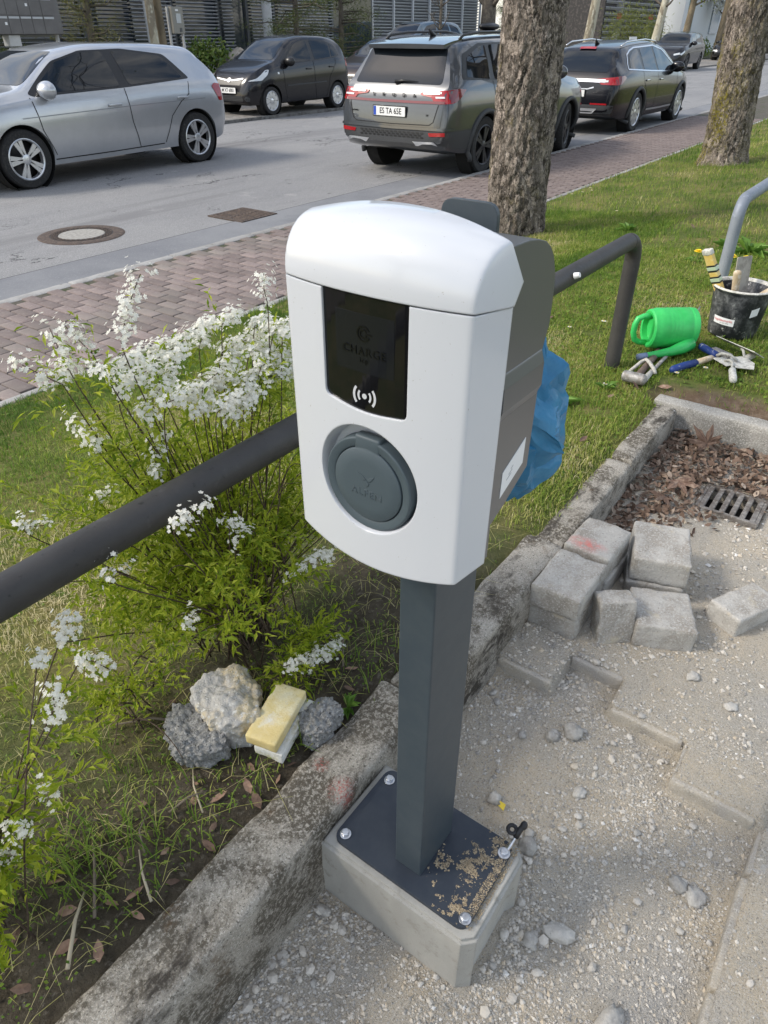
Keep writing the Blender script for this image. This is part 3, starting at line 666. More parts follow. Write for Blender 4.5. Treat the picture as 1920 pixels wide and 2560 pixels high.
# ------------------------------------------------------------------ stacked concrete blocks
def oriented(corners, z0, z1):
    """centre, size, yaw from four top corners (front-left, back-left, back-right, front-right)"""
    c = [Vector((x, y, 0)) for x, y in corners]; m = (c[0]+c[1]+c[2]+c[3])/4; ex = ((c[1]-c[0])+(c[2]-c[3]))/2; ey = ((c[1]-c[2])+(c[0]-c[3]))/2
    return Vector((m.x, m.y, (z0+z1)/2)), (ex.length, ey.length, z1-z0), math.atan2(ex.y, ex.x)
def block(name, corners, z0, z1, label, seed, tilt=(0, 0), mat='block', group=None):
    c, d, yaw = oriented(corners, z0, z1); b = rough_box(d, .0065, .003, 26, 14, seed, chips=.006); o = bm_obj(b, name, MT[mat], None, True, 50)
    o.location = c; o.rotation_euler = (tilt[0], tilt[1], yaw); return tag(o, label, 'concrete block', group)
def pinkblock():
    m = MT['block'].copy(); m.name = 'concrete_block_pink_mark'; nt = m.node_tree; g = G(nt); p = [n for n in nt.nodes if n.type == 'BSDF_PRINCIPLED'][0]
    src = p.inputs['Base Color'].links[0].from_socket; P = g.pos(); d = g.n('ShaderNodeVectorMath', operation='DISTANCE'); mm = g.n('ShaderNodeVectorMath', operation='MULTIPLY'); mm.inputs[1].default_value = (1.5, .8, 1)
    g.l(P, mm.inputs[0]); g.l(mm.outputs[0], d.inputs[0]); d.inputs[1].default_value = (1.795*1.5, .515*.8, .245)
    f = g.math('MULTIPLY', g.ramp(d.outputs['Value'], .060, .012), g.ramp(g.noise(60, 4, .7), .36, .62)); g.l(g.mix(f, src, (.58, .20, .17)), p.inputs['Base Color']); return m
MT['blockpink'] = pinkblock()
Ac = [(1.525, .577), (1.738, .577), (1.745, .423), (1.532, .421)]
block('paving_block', [(x+.010, y+.001) for x, y in Ac], .070, .150, 'lower concrete paving block of the stack touching the kerb, nearest the post', 61)
block('paving_block', Ac, .151, .236, 'upper concrete paving block of the stack touching the kerb, nearest the post', 62)
Bc = [(1.752, .578), (1.945, .570), (1.950, .422), (1.765, .423)]
block('paving_block', [(x, y-.004) for x, y in Bc], .070, .152, 'concrete paving block underneath the one sprayed with pink paint', 63)
block('paving_block', Bc, .153, .242, 'concrete paving block with a pink paint mark on top', 64, mat='blockpink')
Cc = [(1.818, .376), (2.036, .436), (2.098, .288), (1.915, .214)]
block('paving_block', [(x-.006, y+.004) for x, y in Cc], .065, .135, 'lower concrete paving block of the right-hand pair near the drain', 65)
block('paving_block', Cc, .136, .226, 'pale upper concrete paving block of the right-hand pair near the drain', 66)
b_ = block('paving_block', [(1.612, .382), (1.672, .428), (1.738, .343), (1.678, .297)], .060, .205, 'narrow concrete block standing on end between the stacks', 67, (.0, .22)); b_.location = (1.640, .350, .137)
block('paving_block', [(1.604, .279), (1.782, .342), (1.862, .212), (1.714, .120)], .070, .158, 'low single concrete block with dusty top, in front of the right-hand pair', 68, (.02, .02))
block('paving_block', [(1.835, .040), (1.880, .133), (2.060, .060), (2.010, -.045)], .066, .142, 'single concrete block lying apart at the right edge', 69, (.03, -.02))
def stone(loc, r, sc, label, seed, cat='stone', mat='stone', amp=.22, sub=3, lump=0, group=None, name='stone', rz=0, fr=2.4, lfr=12):
    b = boulder(r, sc, amp, fr, sub, seed, lump, lfr); o = bm_obj(b, name, MT[mat], None, True); o.location = loc; o.rotation_euler.z = rz; return tag(o, label, cat, group)
MT['darkstone'] = surf('dark_stone', (.15, .15, .165), (((.10, .10, .11), 20, .4, .6),), .85, bump=((120, .4, .004),))
MT['lumpconc'] = surf('broken_concrete', (.37, .37, .365), (((.24, .24, .24), 60, .45, .6), ((.52, .52, .51), 120, .5, .65), ((.10, .10, .10), 90, .60, .66)), .95, bump=((110, 1.0, .02), (45, .8, .02)))
MT['lumptan'] = surf('broken_concrete_tan', (.42, .41, .395), (((.50, .43, .30), 6.5, .48, .58), ((.30, .29, .27), 50, .5, .65), ((.62, .62, .60), 100, .55, .66), ((.12, .11, .10), 80, .64, .72)), .95, bump=((130, .8, .008),))
stone((2.06, .555, .10), .035, (1, .7, .7), 'dark grey stone wedged between kerb and pink-marked block', 3, mat='darkstone')
# rubble on the soil under the shrub
def chunk(name, outline, z0, h, label, seed, mat, amp=.010, lfr=85, cat='rubble'):
    """flat-lying broken lump: outline in plan, domed and knobbly"""
    c = Vector((sum(p[0] for p in outline)/len(outline), sum(p[1] for p in outline)/len(outline))); b = bmesh.new(); bmesh.ops.create_icosphere(b, subdivisions=6, radius=1)
    ang = [(math.atan2(p[1]-c.y, p[0]-c.x), math.hypot(p[0]-c.x, p[1]-c.y)) for p in outline]; ang.sort()
    def rad(t):
        for i in range(len(ang)):
            a0, r0 = ang[i]; a1, r1 = ang[(i+1) % len(ang)]
            if i == len(ang)-1: a1 += 2*PI
            tt = t if t >= ang[0][0] else t+2*PI
            if a0 <= tt <= a1: u = (tt-a0)/(a1-a0+1e-9); return r0*(1-u)+r1*u
        return ang[0][1]
    S = Vector((seed*3.3, seed, seed*2.1))
    for v in b.verts:
        n = v.co.copy(); t = math.atan2(n.y, n.x); h2 = math.hypot(n.x, n.y); rr = rad(t)
        q = 1-(1-min(1, h2))**1.7; zz = math.copysign(abs(n.z)**.55, n.z); p = Vector((math.cos(t)*rr*q, math.sin(t)*rr*q, zz*h*.5*(1+.25*noise.noise(Vector((n.x*2, n.y*2, seed))))))
        w = Vector((p.x, p.y, p.z)); cell = noise.voronoi(w*lfr*.9+S)[0]; k = amp*(1.1*(.55-min(1, cell[0]*1.3))+.7*noise.noise(w*lfr*.35+S)+.25*noise.noise(w*lfr*2.3+S)); v.co = p+n.normalized()*k
    o = bm_obj(b, name, MT[mat], None, True); o.location = (c.x, c.y, z0+h*.42); return tag(o, label, cat)
chunk('concrete_lump', [(.550, 1.018), (.588, 1.034), (.622, .955), (.583, .852), (.540, .880), (.524, .972)], .222, .075, 'grey pebbly concrete lump at the left of the rubble row', 1, 'lumpconc')
chunk('concrete_lump', [(.640, 1.022), (.700, 1.012), (.748, .985), (.745, .93), (.700, .868), (.668, .826), (.610, .862), (.600, .955)], .222, .11, 'largest concrete lump, tan broken face, behind the yellow brick', 2, 'lumptan', .009, 60)
chunk('concrete_lump', [(.726, .772), (.770, .785), (.820, .772), (.820, .715), (.785, .715), (.762, .700), (.712, .728)], .222, .065, 'grey knobbly concrete lump between yellow brick and kerb', 3, 'lumpconc')
MT['ybrick'] = surf('yellow_brick', (.62, .52, .26), (((.70, .64, .44), 18, .45, .62), ((.64, .64, .60), 11, .55, .64), ((.40, .33, .17), 140, .60, .70), ((.58, .45, .19), 7, .5, .65)), .85, bump=((260, .4, .003),))
MT['wbrick'] = surf('mortared_brick', (.62, .62, .58), (((.50, .46, .32), 16, .5, .62), ((.72, .73, .73), 40, .5, .65)), .92, bump=((160, .7, .006),))
yc, yd, yy = oriented([(.618, .828), (.766, .866), (.787, .797), (.636, .752)], .25, .288)
b = rough_box((yd[0], yd[1], .030), .003, .0012, 26, 12, 71); o = bm_obj(b, 'yellow_brick', MT['ybrick'], None, True, 50); o.location = (yc.x, yc.y, .290); o.rotation_euler = (.05, -.07, yy); tag(o, 'pale yellow brick slip lying on top of a mortared one', 'brick')
b = rough_box((yd[0]*1.02, yd[1]*.95, .030), .003, .0025, 30, 12, 72, chips=.005); o = bm_obj(b, 'mortared_brick', MT['wbrick'], None, True, 50); o.location = (yc.x+.010, yc.y-.016, .254); o.rotation_euler = (.02, -.05, yy-.06); tag(o, 'white mortar-smeared brick slip underneath the yellow one', 'brick')
# single stones in the gravel that can be told apart
for (x, y, r, sc, lab, sd) in ((1.032, -.052, .021, (1, .8, .6), 'round pale pebble touching a larger flat one, by the slab corner', 1), (1.027, -.088, .023, (.9, 1, .55), 'flat pale pebble beside a round one, by the slab corner', 2),
        (.686, -.027, .028, (1.5, .7, .5), 'oblong tan stone lying alone near the slab edge at lower right', 3), (.985, .378, .017, (1, 1, .7), 'round pale pebble against the lower right of the post', 4),
        (.785, .120, .022, (1.5, .85, .7), 'smooth oval pebble just right of the footing', 5), (.738, .160, .016, (1, 1, .8), 'round tan pebble close to the right side of the footing', 6),
        (.918, .255, .022, (1.1, .9, .8), 'rough grey stone behind the footing corner with the cable lug', 7), (.535, .640-.09, .015, (1.3, .7, .6), 'brown oval pebble at the left foot of the footing beside the kerb', 8),
        (1.115, .215, .016, (1, .9, .8), 'round brown pebble lying in the middle of the gravel', 9), (1.255, .295, .024, (1.1, 1, .8), 'large pale lump in the dug-out heap before the slabs', 10), (1.215, .335, .018, (1, 1, .8), 'pale round stone in the heap nearest the post', 11),
        (1.60, .092, .020, (1, .7, .5), 'angular pale stone at the foot of the low dusty block', 12), (1.55, -.02, .016, (1, 1, .5), 'small white stone lying on the dusty slab', 13), (.40, .33, .024, (1.3, .9, .6), 'grey angular stone in the gravel left of the footing', 14),
        (.37, .255, .02, (1.1, .9, .6), 'tan round stone in the gravel left of the footing', 15)):
    stone((x, y, gravz(x, y)+r*sc[2]*.45), r, sc, lab, sd, 'pebble', amp=.40, fr=3.2, sub=3, name='pebble', rz=sd)
PBM = []
for s in range(6):
    b = boulder(1, (1.15, .9, .66), .55, 4.2, 2, 30+s); bmesh.ops.recalc_face_normals(b, faces=b.faces); me = bpy.data.meshes.new('pebble'); b.to_mesh(me); b.free(); shade(me); me.materials.append(MT['stone']); PBM.append(me)
n = 0
while n < 80:
    x, y = rng.uniform(.2, 1.7), rng.uniform(-.5, .56)
    if rng.random() > dens(x, y)**1.5 or footprint(x, y) or x > 1.5 and y > .1: continue
    r = min(.013, rng.gammavariate(6, .0010)+.0012); o = link('pebble', PBM[n % 6]); o.location = (x, y, gravz(x, y)+r*.28); o.scale = (r,)*3; o.rotation_euler = (rng.uniform(-.3, .3), rng.uniform(-.3, .3), rng.uniform(0, 6.28))
    tag(o, 'small rounded grey pebble lying loose in the gravel', 'pebble', 'loose pebbles in the gravel'); n += 1
# litter
b = MB(); b.box((0,0,0), (.05, .014, .002), Matrix.Rotation(.5, 4, 'Z'), .0008); o = b.build('wrapper', surf('blue_foil', (.06, .35, .6), (((.75, .8, .85), 60, .5, .56),), .3)); o.location = (.352, .262, .012); o.rotation_euler = (.2, .1, .2); tag(o, 'crumpled blue and white wrapper on the gravel at the bottom edge', 'wrapper')
b = MB(); b.prism([(-.012, -.006), (.010, -.008), (.012, .008), (0, .004), (-.004, .010)], .001); o = b.build('plastic_scrap', plain('yellow_plastic', (.65, .48, .03), .5)); o.location = (.972, .352, .020); o.rotation_euler = (.3, .2, .3); tag(o, 'small yellow plastic scrap on the gravel by the post', 'scrap')

# ------------------------------------------------------------------ handrails
def railmat(n, c1, c2): return surf(n, c1, ((c2, 4, .4, .65), ((c1[0]*1.7, c1[1]*1.7, c1[2]*1.75), 26, .6, .72), ((c1[0]*.5, c1[1]*.5, c1[2]*.5), 60, .62, .72)), .55, metal=.15, spec=.4, bump=((60, .18, .004),))
MT['railgrey'] = railmat('grey_painted_pipe', (.044, .042, .041), (.062, .059, .057)); MT['railgalv'] = railmat('galvanised_pipe', (.20, .225, .27), (.27, .295, .33))
def hoop(x0, x1, y, zt, z0, r, rb, label, mat):
    t = empty('handrail', (x0, y, z0), 0, label, 'handrail'); L = x1-x0; H = zt-z0; A = []
    def bend(cx, cz, a0, a1): return [(cx+rb*math.cos(a), 0, cz+rb*math.sin(a)) for a in np.linspace(a0, a1, 12)]
    mb = MB(); mb.tube([(rb*.98, 0, H)]+[(u, 0, H) for u in np.linspace(rb, L-rb, 14)]+[(L-rb*.98, 0, H)], r, 28, False); rail = mb.build('rail', MT[mat], t, True)
    for sx in (0, 1):
        pts = bend(rb, H-rb, PI/2, PI); pts += [(0, 0, z) for z in np.linspace(H-rb-.02, -.15, 8)]
        if sx: pts = [(L-x, y_, z) for x, y_, z in pts]
        mb = MB(); mb.tube(pts, r, 28); mb.build('post', MT[mat], t, True)
    return t
r1 = hoop(-1.05, 3.27, .995, .822, .245, .0355, .10, 'dark grey tubular handrail running behind the charging station', 'railgrey')
b = MB(); b.cyl((0,0,0), (0, 0, .02), .012, .009); o = b.build('plug', plain('white_cap', (.75, .75, .74), .5), r1, True, 40); o.location = (2.50+1.05, .957-.995, .838-.245); o.rotation_euler = (R(70), 0, 0); o['label'] = 'small white plastic plug'
r2 = hoop(4.93, 9.3, .915, .735, .245, .036, .10, 'light grey galvanised handrail at the right edge behind the bucket', 'railgalv')

# ------------------------------------------------------------------ blue plastic bag behind the charger
def bag():
    b = bmesh.new(); rg = random.Random(4); lv = [(.118, .010, 0), (.100, .022, .3), (.070, .042, .1), (.038, .062, .5), (.010, .072, .2), (-.030, .066, .6), (-.065, .058, .3), (-.095, .040, .7), (-.115, .014, .4)]; n = 9; rings = []
    for z, r, ph in lv:
        rings.append([b.verts.new(((r*rg.uniform(.62, 1.15))*math.cos(2*PI*(j+ph)/n)*.95, (r*rg.uniform(.62, 1.2))*math.sin(2*PI*(j+ph)/n), z+rg.uniform(-.012, .012))) for j in range(n)])
    for A, B in zip(rings, rings[1:]):
        for j in range(n):
            if rg.random() < .5: b.faces.new((A[j], B[j], B[(j+1) % n])); b.faces.new((A[j], B[(j+1) % n], A[(j+1) % n]))
            else: b.faces.new((A[j], B[j], A[(j+1) % n])); b.faces.new((B[j], B[(j+1) % n], A[(j+1) % n]))
    b.faces.new(rings[0]); b.faces.new(rings[-1][::-1]); bmesh.ops.subdivide_edges(b, edges=list(b.edges), cuts=3, use_grid_fill=True, smooth=.25); b.normal_update()
    for v in b.verts: v.co += v.normal*(.006*noise.noise(v.co*38)+.004*abs(noise.noise(v.co*80)))
    return bm_obj(b, 'plastic_bag', MT['bag'], None, True, 22)
def bagmat():
    m, nt, p = newmat('blue_bag'); g = G(nt); g.l(g.mix(g.ramp(g.noise(30, 4), .4, .6), (.035, .21, .40), (.055, .26, .46)), p.inputs['Base Color']); p.inputs['Roughness'].default_value = .33
    t = g.n('ShaderNodeBsdfTranslucent'); t.inputs[0].default_value = (.04, .25, .45, 1); mx = g.n('ShaderNodeMixShader'); mx.inputs[0].default_value = .2; g.l(p.outputs[0], mx.inputs[1]); g.l(t.outputs[0], mx.inputs[2]); g.l(mx.outputs[0], nt.nodes['Material Output'].inputs[0])
    nr = g.bump(g.noise(45, 3, .5), .5, .006); g.l(nr, p.inputs['Normal']); return m
MT['bag'] = bagmat(); bg_ = bag(); bg_.location = (.800, .352, 1.140); bg_.rotation_euler = (0, .10, 0); tag(bg_, 'crumpled blue plastic bag hanging behind the charging station', 'bag')

# ------------------------------------------------------------------ drain grate and dry leaves
gr = empty('drain_grate', (2.55, .225, .098), 0, 'slotted iron drain grate half buried in gravel and leaves', 'grate')
MT['castiron'] = surf('cast_iron', (.22, .205, .19), (((.13, .11, .095), 14, .4, .6), ((.33, .31, .28), 60, .5, .65)), .7, metal=.3, bump=((120, .4, .004),))
MB().box((0, 0, -.055), (.17, .20, .004)).build('sump', plain('dark_void', (.01, .009, .008), .9), gr)
for i in range(6): MB().box((0, -.090+i*.036, -.004), (.165, .019, .018), None, .003).build('bar', MT['castiron'], gr)
fr = MB()
for s in (-1, 1): fr.box((s*.090, 0, -.006), (.014, .22, .022), None, .002); fr.box((0, s*.106, -.0065), (.18, .012, .021), None, .002)
fr.build('frame', MT['castiron'], gr)
LFS = [(0, (.10, .065, .045)), (.3, (.16, .105, .075)), (.55, (.22, .15, .11)), (.8, (.29, .21, .155)), (1, (.42, .34, .27))]
MT['deadleaf'] = leafmat('dead_leaf', LFS, .8, .12, attr='tint'); MT['deadleaf1'] = surf('dry_leaf', (.21, .135, .095), (((.14, .085, .06), 40, .42, .6), ((.32, .235, .175), 25, .55, .7)), .75, rand=.45, bump=((200, .4, .002),))
def leaf_bulk(name, pts, size, tint, flat=.5):
    V, F, T = [], [], []
    for (x, y, z), s, t in zip(pts, size, tint):
        a = rng.uniform(0, 6.28); M = Matrix.Rotation(a, 3, 'Z') @ Matrix.Rotation(rng.gauss(0, flat), 3, 'X') @ Matrix.Rotation(rng.gauss(0, flat), 3, 'Y'); n = len(V); w = rng.uniform(.32, .6); c = rng.uniform(-.25, .35)
        for q in ((-1, 0, 0), (-.35, -w, c*.6), (.4, -w*.8, c*.5), (1, 0, c), (.35, w*.9, c*.5), (-.4, w, c*.6), (0, 0, -.05)): p = M @ Vector((q[0]*s, q[1]*s, q[2]*s)); V.append((x+p.x, y+p.y, z+p.z)); T.append(t)
        F += [(n+6, n+i, n+(i+1) % 6) for i in range(6)]
    return bulk(name, V, F, [MT['deadleaf']], False, {'tint': T})
pts = []; 
while len(pts) < 2600:
    x, y = rng.uniform(2.12, 3.0), rng.uniform(-.5, .58); d = .40-(3.0-x)*.36
    if y < .58-(x-2.05)*.85+rng.gauss(0, .05) and x < 2.75: continue
    if 2.46 < x < 2.64 and .12 < y < .33 and rng.random() < .9: continue
    h = .03*max(0, min(1, (x-2.25)/.35)); pts.append((x, y, gravz(x, y)+rng.uniform(.002, .006+h)))
tag(link('leaf_litter', leaf_bulk('leaf_litter', pts, [rng.uniform(.008, .022) for _ in pts], [rng.random() for _ in pts])), 'drift of small brown dead leaves in the kerb corner behind the blocks', 'leaves', kind='stuff')
def maple(name, loc, r, rz, tilt, label, curl=.25):
    b = bmesh.new(); out = []; lob = [(90, 1.0), (38, .92), (142, .92), (-8, .68), (188, .68)]; ang = []
    pk = sorted(lob); ctrl = [(-60, .16)]
    for i, (a, l) in enumerate(pk):
        ctrl += [(a-15, l*.60), (a-9, l*.72), (a, l), (a+9, l*.72), (a+15, l*.60)]
        if i < len(pk)-1: ctrl.append(((a+pk[i+1][0])/2, .36))
    ctrl.append((240, .16)); c0 = b.verts.new((0, 0, 0)); vs_ = []
    for a, l in ctrl:
        l *= rng.uniform(.9, 1.08); x, y = r*l*math.cos(R(a)), r*l*math.sin(R(a)); vs_.append(b.verts.new((x, y, r*(curl*l*l+.12*noise.noise(Vector((x*40, y*40, loc[0])))))))
    for A, B in zip(vs_, vs_[1:]+vs_[:1]): b.faces.new((c0, A, B))
    bmesh.ops.subdivide_edges(b, edges=list(b.edges), cuts=1)
    for v in b.verts: v.co.z += r*.10*noise.noise(v.co*60)
    o = bm_obj(b, name, MT['deadleaf1'], None, False); o.location = loc; o.rotation_euler = (tilt[0], tilt[1], rz); return tag(o, label, 'leaf')
maple('maple_leaf', (2.86, .415, .160), .095, -.6, (.35, -.4), 'large upturned brown maple leaf against the cross kerb', .35)
maple('maple_leaf', (2.535, .425, .134), .088, 2.2, (-.15, .10), 'large flat reddish brown maple leaf in the middle of the leaf litter', .1)
maple('maple_leaf', (2.415, .440, .118), .065, 1.2, (.1, -.15), 'grey brown maple leaf at the near edge of the leaf litter', .12)
# dead leaves on the soil under the shrub
dl = []
for s in range(4):
    m_ = leaf_bulk('dry_leaf', [(0, 0, 0)], [1.0], [.5], .12); m_.materials.clear(); m_.materials.append(MT['deadleaf1']); dl.append(m_)
spots = [(.505, .80, .021), (.55, .735, .022), (.56, .77, .02), (.615, .735, .016), (.42, .69+.05, .021), (.20, .93, .024), (.18, .86, .02), (.27, .78, .022), (.235, .80, .018), (.33, .74, .014), (.60, .80, .016), (.66, .735, .013), (.50, .87, .016), (.47, .84, .018), (.71, .80, .015), (.40, .93, .017), (.56, .91, .012), (.30, .86, .015), (.14, .80, .022), (.96, .80, .018), (.90, .74+.02, .016), (.62, 1.10, .018), (.36, .80, .012), (.10, .90, .02), (.25, .72+.02, .016), (.45, .76, .013), (.17, .745, .02), (.06, .80, .022)]
for i, (x, y, s) in enumerate(spots):
    o = link('dry_leaf', dl[i % 4]); o.location = (x, y, lawnz(x, y)+.006+rng.uniform(0, .004)); o.scale = (s,)*3; o.rotation_euler = (rng.gauss(0, .3), rng.gauss(0, .3), rng.uniform(0, 6.28)); tag(o, 'curled brown dead leaf on the shaded soil beside the kerb', 'leaf', 'dead leaves on the soil along the kerb')
lsp = [(1.45, 1.95), (1.62, 1.42), (3.6, 2.3), (3.45, 2.35), (4.2, 1.9), (3.9, 1.6), (3.15, 1.25), (2.9, .86), (3.05, .80), (3.15, .70), (3.2, .62), (4.9, 2.0), (2.3, 1.5), (2.1, .95), (1.3, 1.7), (1.75, 2.2), (5.6, 1.8), (6.8, 1.6), (4.4, 1.3), (3.25, .85), (2.45, .8), (5.2, 2.6)]
for i, (x, y) in enumerate(lsp):
    o = link('dry_leaf', dl[i % 4]); s = rng.uniform(.018, .032); o.location = (x, y, lawnz(x, y)+.02); o.scale = (s,)*3; o.rotation_euler = (rng.gauss(0, .3), rng.gauss(0, .3), rng.uniform(0, 6.28)); tag(o, 'dry tan leaf lying on the open lawn', 'leaf', 'dry leaves scattered on the lawn')
twigs = [((.46, .80), (.52, .90)), ((.33, .82), (.40, .90)), ((.60, 1.02), (.50, 1.16)), ((.56, .93), (.70, 1.05)), ((.72, 1.0), (.83, 1.02)), ((.20, .80), (.30, .95)), ((.28, .74), (.33, .84)), ((.95, .82), (1.08, .90)), ((.42, .86), (.50, .83)), ((.12, .76), (.22, .86))]
for i, (p, q) in enumerate(twigs):
    a = Vector((p[0], p[1], lawnz(*p)+.010)); c = Vector((q[0], q[1], lawnz(*q)+.014)); m_ = (a+c)/2+Vector((rng.uniform(-.012, .012), rng.uniform(-.012, .012), .012)); r = rng.uniform(.0018, .0042)
    o = MB().tube([Vector((0, 0, 0)), m_-a, c-a], [r, r*.85, r*.5], 6).build('twig', surf('grey_twig_%d' % i, (.16, .13, .10) if i % 3 else (.42, .36, .26), (), .85), None, True); o.location = a; tag(o, 'dry twig lying on the shaded soil behind the kerb', 'twig', 'twigs on the soil behind the kerb')
# ------------------------------------------------------------------ watering can, bucket, tools
MT['canplastic'] = surf('green_plastic', (.030, .44, .095), (((.045, .50, .12), 12, .4, .6), ((.10, .42, .13), 60, .66, .74)), .34, spec=.45)
def oval_ring(n, a, b2): return [(a*math.cos(2*PI*i/n), b2*math.sin(2*PI*i/n)) for i in range(n)]
wc = empty('watering_can', (3.61, .845, .345), 0, 'bright green plastic watering can lying on its side in the grass', 'watering can')
# can built standing (z along its axis), then laid down: axis points to the left end
ax = Vector((-.67, .742, .02)).normalized(); upv = Vector((0,0,1)); side = ax.cross(upv).normalized(); up2 = side.cross(ax)
CM = frame_M((0,0,0), tuple(side), tuple(up2), tuple(ax))      # local x=side(to viewer -), y=up, z=axis
prof = [(.0, -.118), (.088, -.118), (.098, -.110), (.100, -.085), (.0985, -.083), (.0985, -.075), (.100, -.072), (.100, -.028), (.0992, -.024), (.100, -.018), (.100, -.006), (.0992, -.001), (.100, .004), (.100, .014), (.0992, .018), (.100, .022), (.100, .034), (.0992, .038), (.100, .042), (.100, .085), (.097, .090), (.094, .112), (.085, .118), (.070, .116), (.068, .09), (.0, .08)]
mb = MB(); mb.lathe(prof, 48); mb.bm.transform(CM @ Matrix.Diagonal((.92, 1.0, 1, 1))); mb.build('body', MT['canplastic'], wc, True, 40)
mb = MB(); mb.tube([CM @ Vector((p[0], p[1], p[2])) for p in ((0, .060, .110), (0, .062, .150), (0, .050, .178), (0, .020, .188), (0, -.020, .188), (0, -.055, .175), (0, -.070, .150), (0, -.074, .110))], .0145, 12); mb.build('handle', MT['canplastic'], wc, True)
sp = [CM @ Vector(p) for p in ((-.070, -.055, -.080), (-.100, -.068, -.030), (-.118, -.078, .030), (-.130, -.084, .100), (-.140, -.088, .165))]
mb = MB(); mb.tube(sp, [.040, .031, .023, .018, .015], 16); mb.build('spout', MT['canplastic'], wc, True)
mb = MB(); mb.tube([sp[-1]+(sp[-1]-sp[-2])*k for k in (-.02, .35, .72)], [.0162, .0160, .0155], 16); mb.build('spout_tip', plain('blue_grey_plastic', (.20, .25, .38), .5), wc, True)
# bucket
def bucketmat():
    m, nt, p = newmat('dirty_black_bucket'); g = G(nt)
    f = g.math('MULTIPLY', g.ramp(g.noise(9, 6, .7, g.pos((1, 1, .8))), .44, .68), g.ramp(g.noise(50, 4, .7), .3, .6)); col = g.mix(f, (.016, .018, .024), (.26, .265, .275))
    col = g.mix(g.ramp(g.noise(22, 6, .75), .60, .68), col, (.50, .50, .49)); g.l(col, p.inputs['Base Color']); p.inputs['Roughness'].default_value = .55; return m
MT['bucket'] = bucketmat(); MT['mortarwhite'] = surf('mortar_smear', (.55, .54, .50), (((.36, .35, .32), 40, .45, .62), ((.68, .67, .63), 90, .5, .65)), .92, bump=((150, .6, .004),))
BX, BY, BZ = 4.02, .628, .250
bk = empty('mortar_bucket', (BX, BY, BZ), 0, 'black mortar bucket caked with white, full of tools, on the lawn', 'bucket')
mb = MB(); mb.lathe([(.0, .004), (.112, .004), (.116, .0), (.119, .004), (.140, .225), (.143, .232), (.150, .234), (.152, .242), (.147, .248), (.139, .246), (.134, .235), (.114, .012), (.0, .010)], 56); mb.build('body', MT['bucket'], bk, True, 40)
mb = MB(); mb.lathe([(.1395, .2465), (.147, .2492), (.1523, .244), (.1526, .241), (.153, .244), (.1475, .2515), (.139, .249), (.1345, .238), (.1340, .236)], 56); mb.build('rim', MT['mortarwhite'], bk, True)
mb = MB(); mb.lathe([(.0, .12), (.06, .135), (.12, .118), (.1225, .10), (.0, .10)], 40); mb.build('mortar_residue', MT['mortarwhite'], bk, True)
def bucket_patch(name, a0, a1, z0, z1, mat, off, parent, slant=0, n=16):
    b = bmesh.new(); rows = []
    for j in range(3):
        row = []
        for i in range(n+1):
            a = a0+(a1-a0)*i/n; z = z0+(z1-z0)*j/2+slant*(i/n); r = .119+(.140-.119)*(z-.004)/.221+off; row.append(b.verts.new((r*math.cos(a), r*math.sin(a), z)))
        rows.append(row)
    for A, B in zip(rows, rows[1:]):
        for i in range(n): b.faces.new((A[i], A[i+1], B[i+1], B[i]))
    return bm_obj(b, name, mat, parent, True)
va = math.atan2(-BY, -BX)                                   # direction from bucket to the viewer
bl = bucket_patch('printed_label', va-.86, va+.02, .070, .107, MT['sticker'], .0008, bk, -.004)
bucket_patch('price_sticker', va+.52, va+.83, .118, .160, MT['sticker'], .0008, bk, .012)
def bucket_text(txt, size, a, z, mat):
    me = text_mesh(txt, size, 0); 
    for v in me.vertices: t = a+v.co.x/.128; r = .1305-.0+(.0016)+(z+v.co.y-.1)*.095; v.co = Vector((r*math.cos(t), r*math.sin(t), z+v.co.y))
    me.materials.clear(); return link('lettering', me, mat, bl)
bucket_text('hagebaumarkt', .0172, va-.43, .0915, plain('red_print', (.55, .03, .04), .5)); bucket_text('mit der hilfe', .009, va-.36, .0785, plain('dark_print', (.10, .10, .11), .5))
# spirit level standing in the bucket
def ori(p, q, roll=0):
    d = (Vector(q)-Vector(p)); return Matrix.Translation(p) @ d.to_track_quat('Z', 'Y').to_matrix().to_4x4() @ Matrix.Rotation(roll, 4, 'Z'), d.length
MT['lvlyellow'] = surf('yellow_aluminium', (.66, .47, .14), (((.72, .60, .30), 30, .5, .65), ((.45, .36, .18), 60, .62, .72)), .45)
lv = empty('spirit_level', (BX-.045, BY+.045, BZ+.115), 0, 'yellow spirit level standing slanted in the bucket', 'spirit level')
M, L = ori((0,0,0), (-.06, .145, .285), .75)
mb = MB(); mb.box((0, 0, 0), (.050, .021, L), M @ Matrix.Translation((0, 0, L/2)), .002); o = mb.build('bar', MT['lvlyellow'], lv)
mb = MB(); mb.add(rough_box((.054, .025, .030), .004, .003, 60, 5, 5), (0,0,0), M @ Matrix.Translation((0, 0, L+.006))); mb.build('end_cap', MT['mortarwhite'], lv, True)
for zz in (L*.56, L*.75):
    mb = MB(); mb.box((0, 0, 0), (.0525, .0235, .038), M @ Matrix.Translation((0, 0, zz)), .002); v = mb.build('vial_window', plain('vial_surround', (.02, .02, .022), .3), lv)
    mb = MB(); mb.box((0, 0, 0), (.054, .025, .020), M @ Matrix.Translation((0, 0, zz)), .002); mb.build('vial', plain('vial_glass', (.45, .55, .40), .15), v)
fl = empty('plaster_float', (BX+.02, BY+.005, BZ+.10), 0, 'grey metal plastering float blade standing upright in the bucket', 'float')
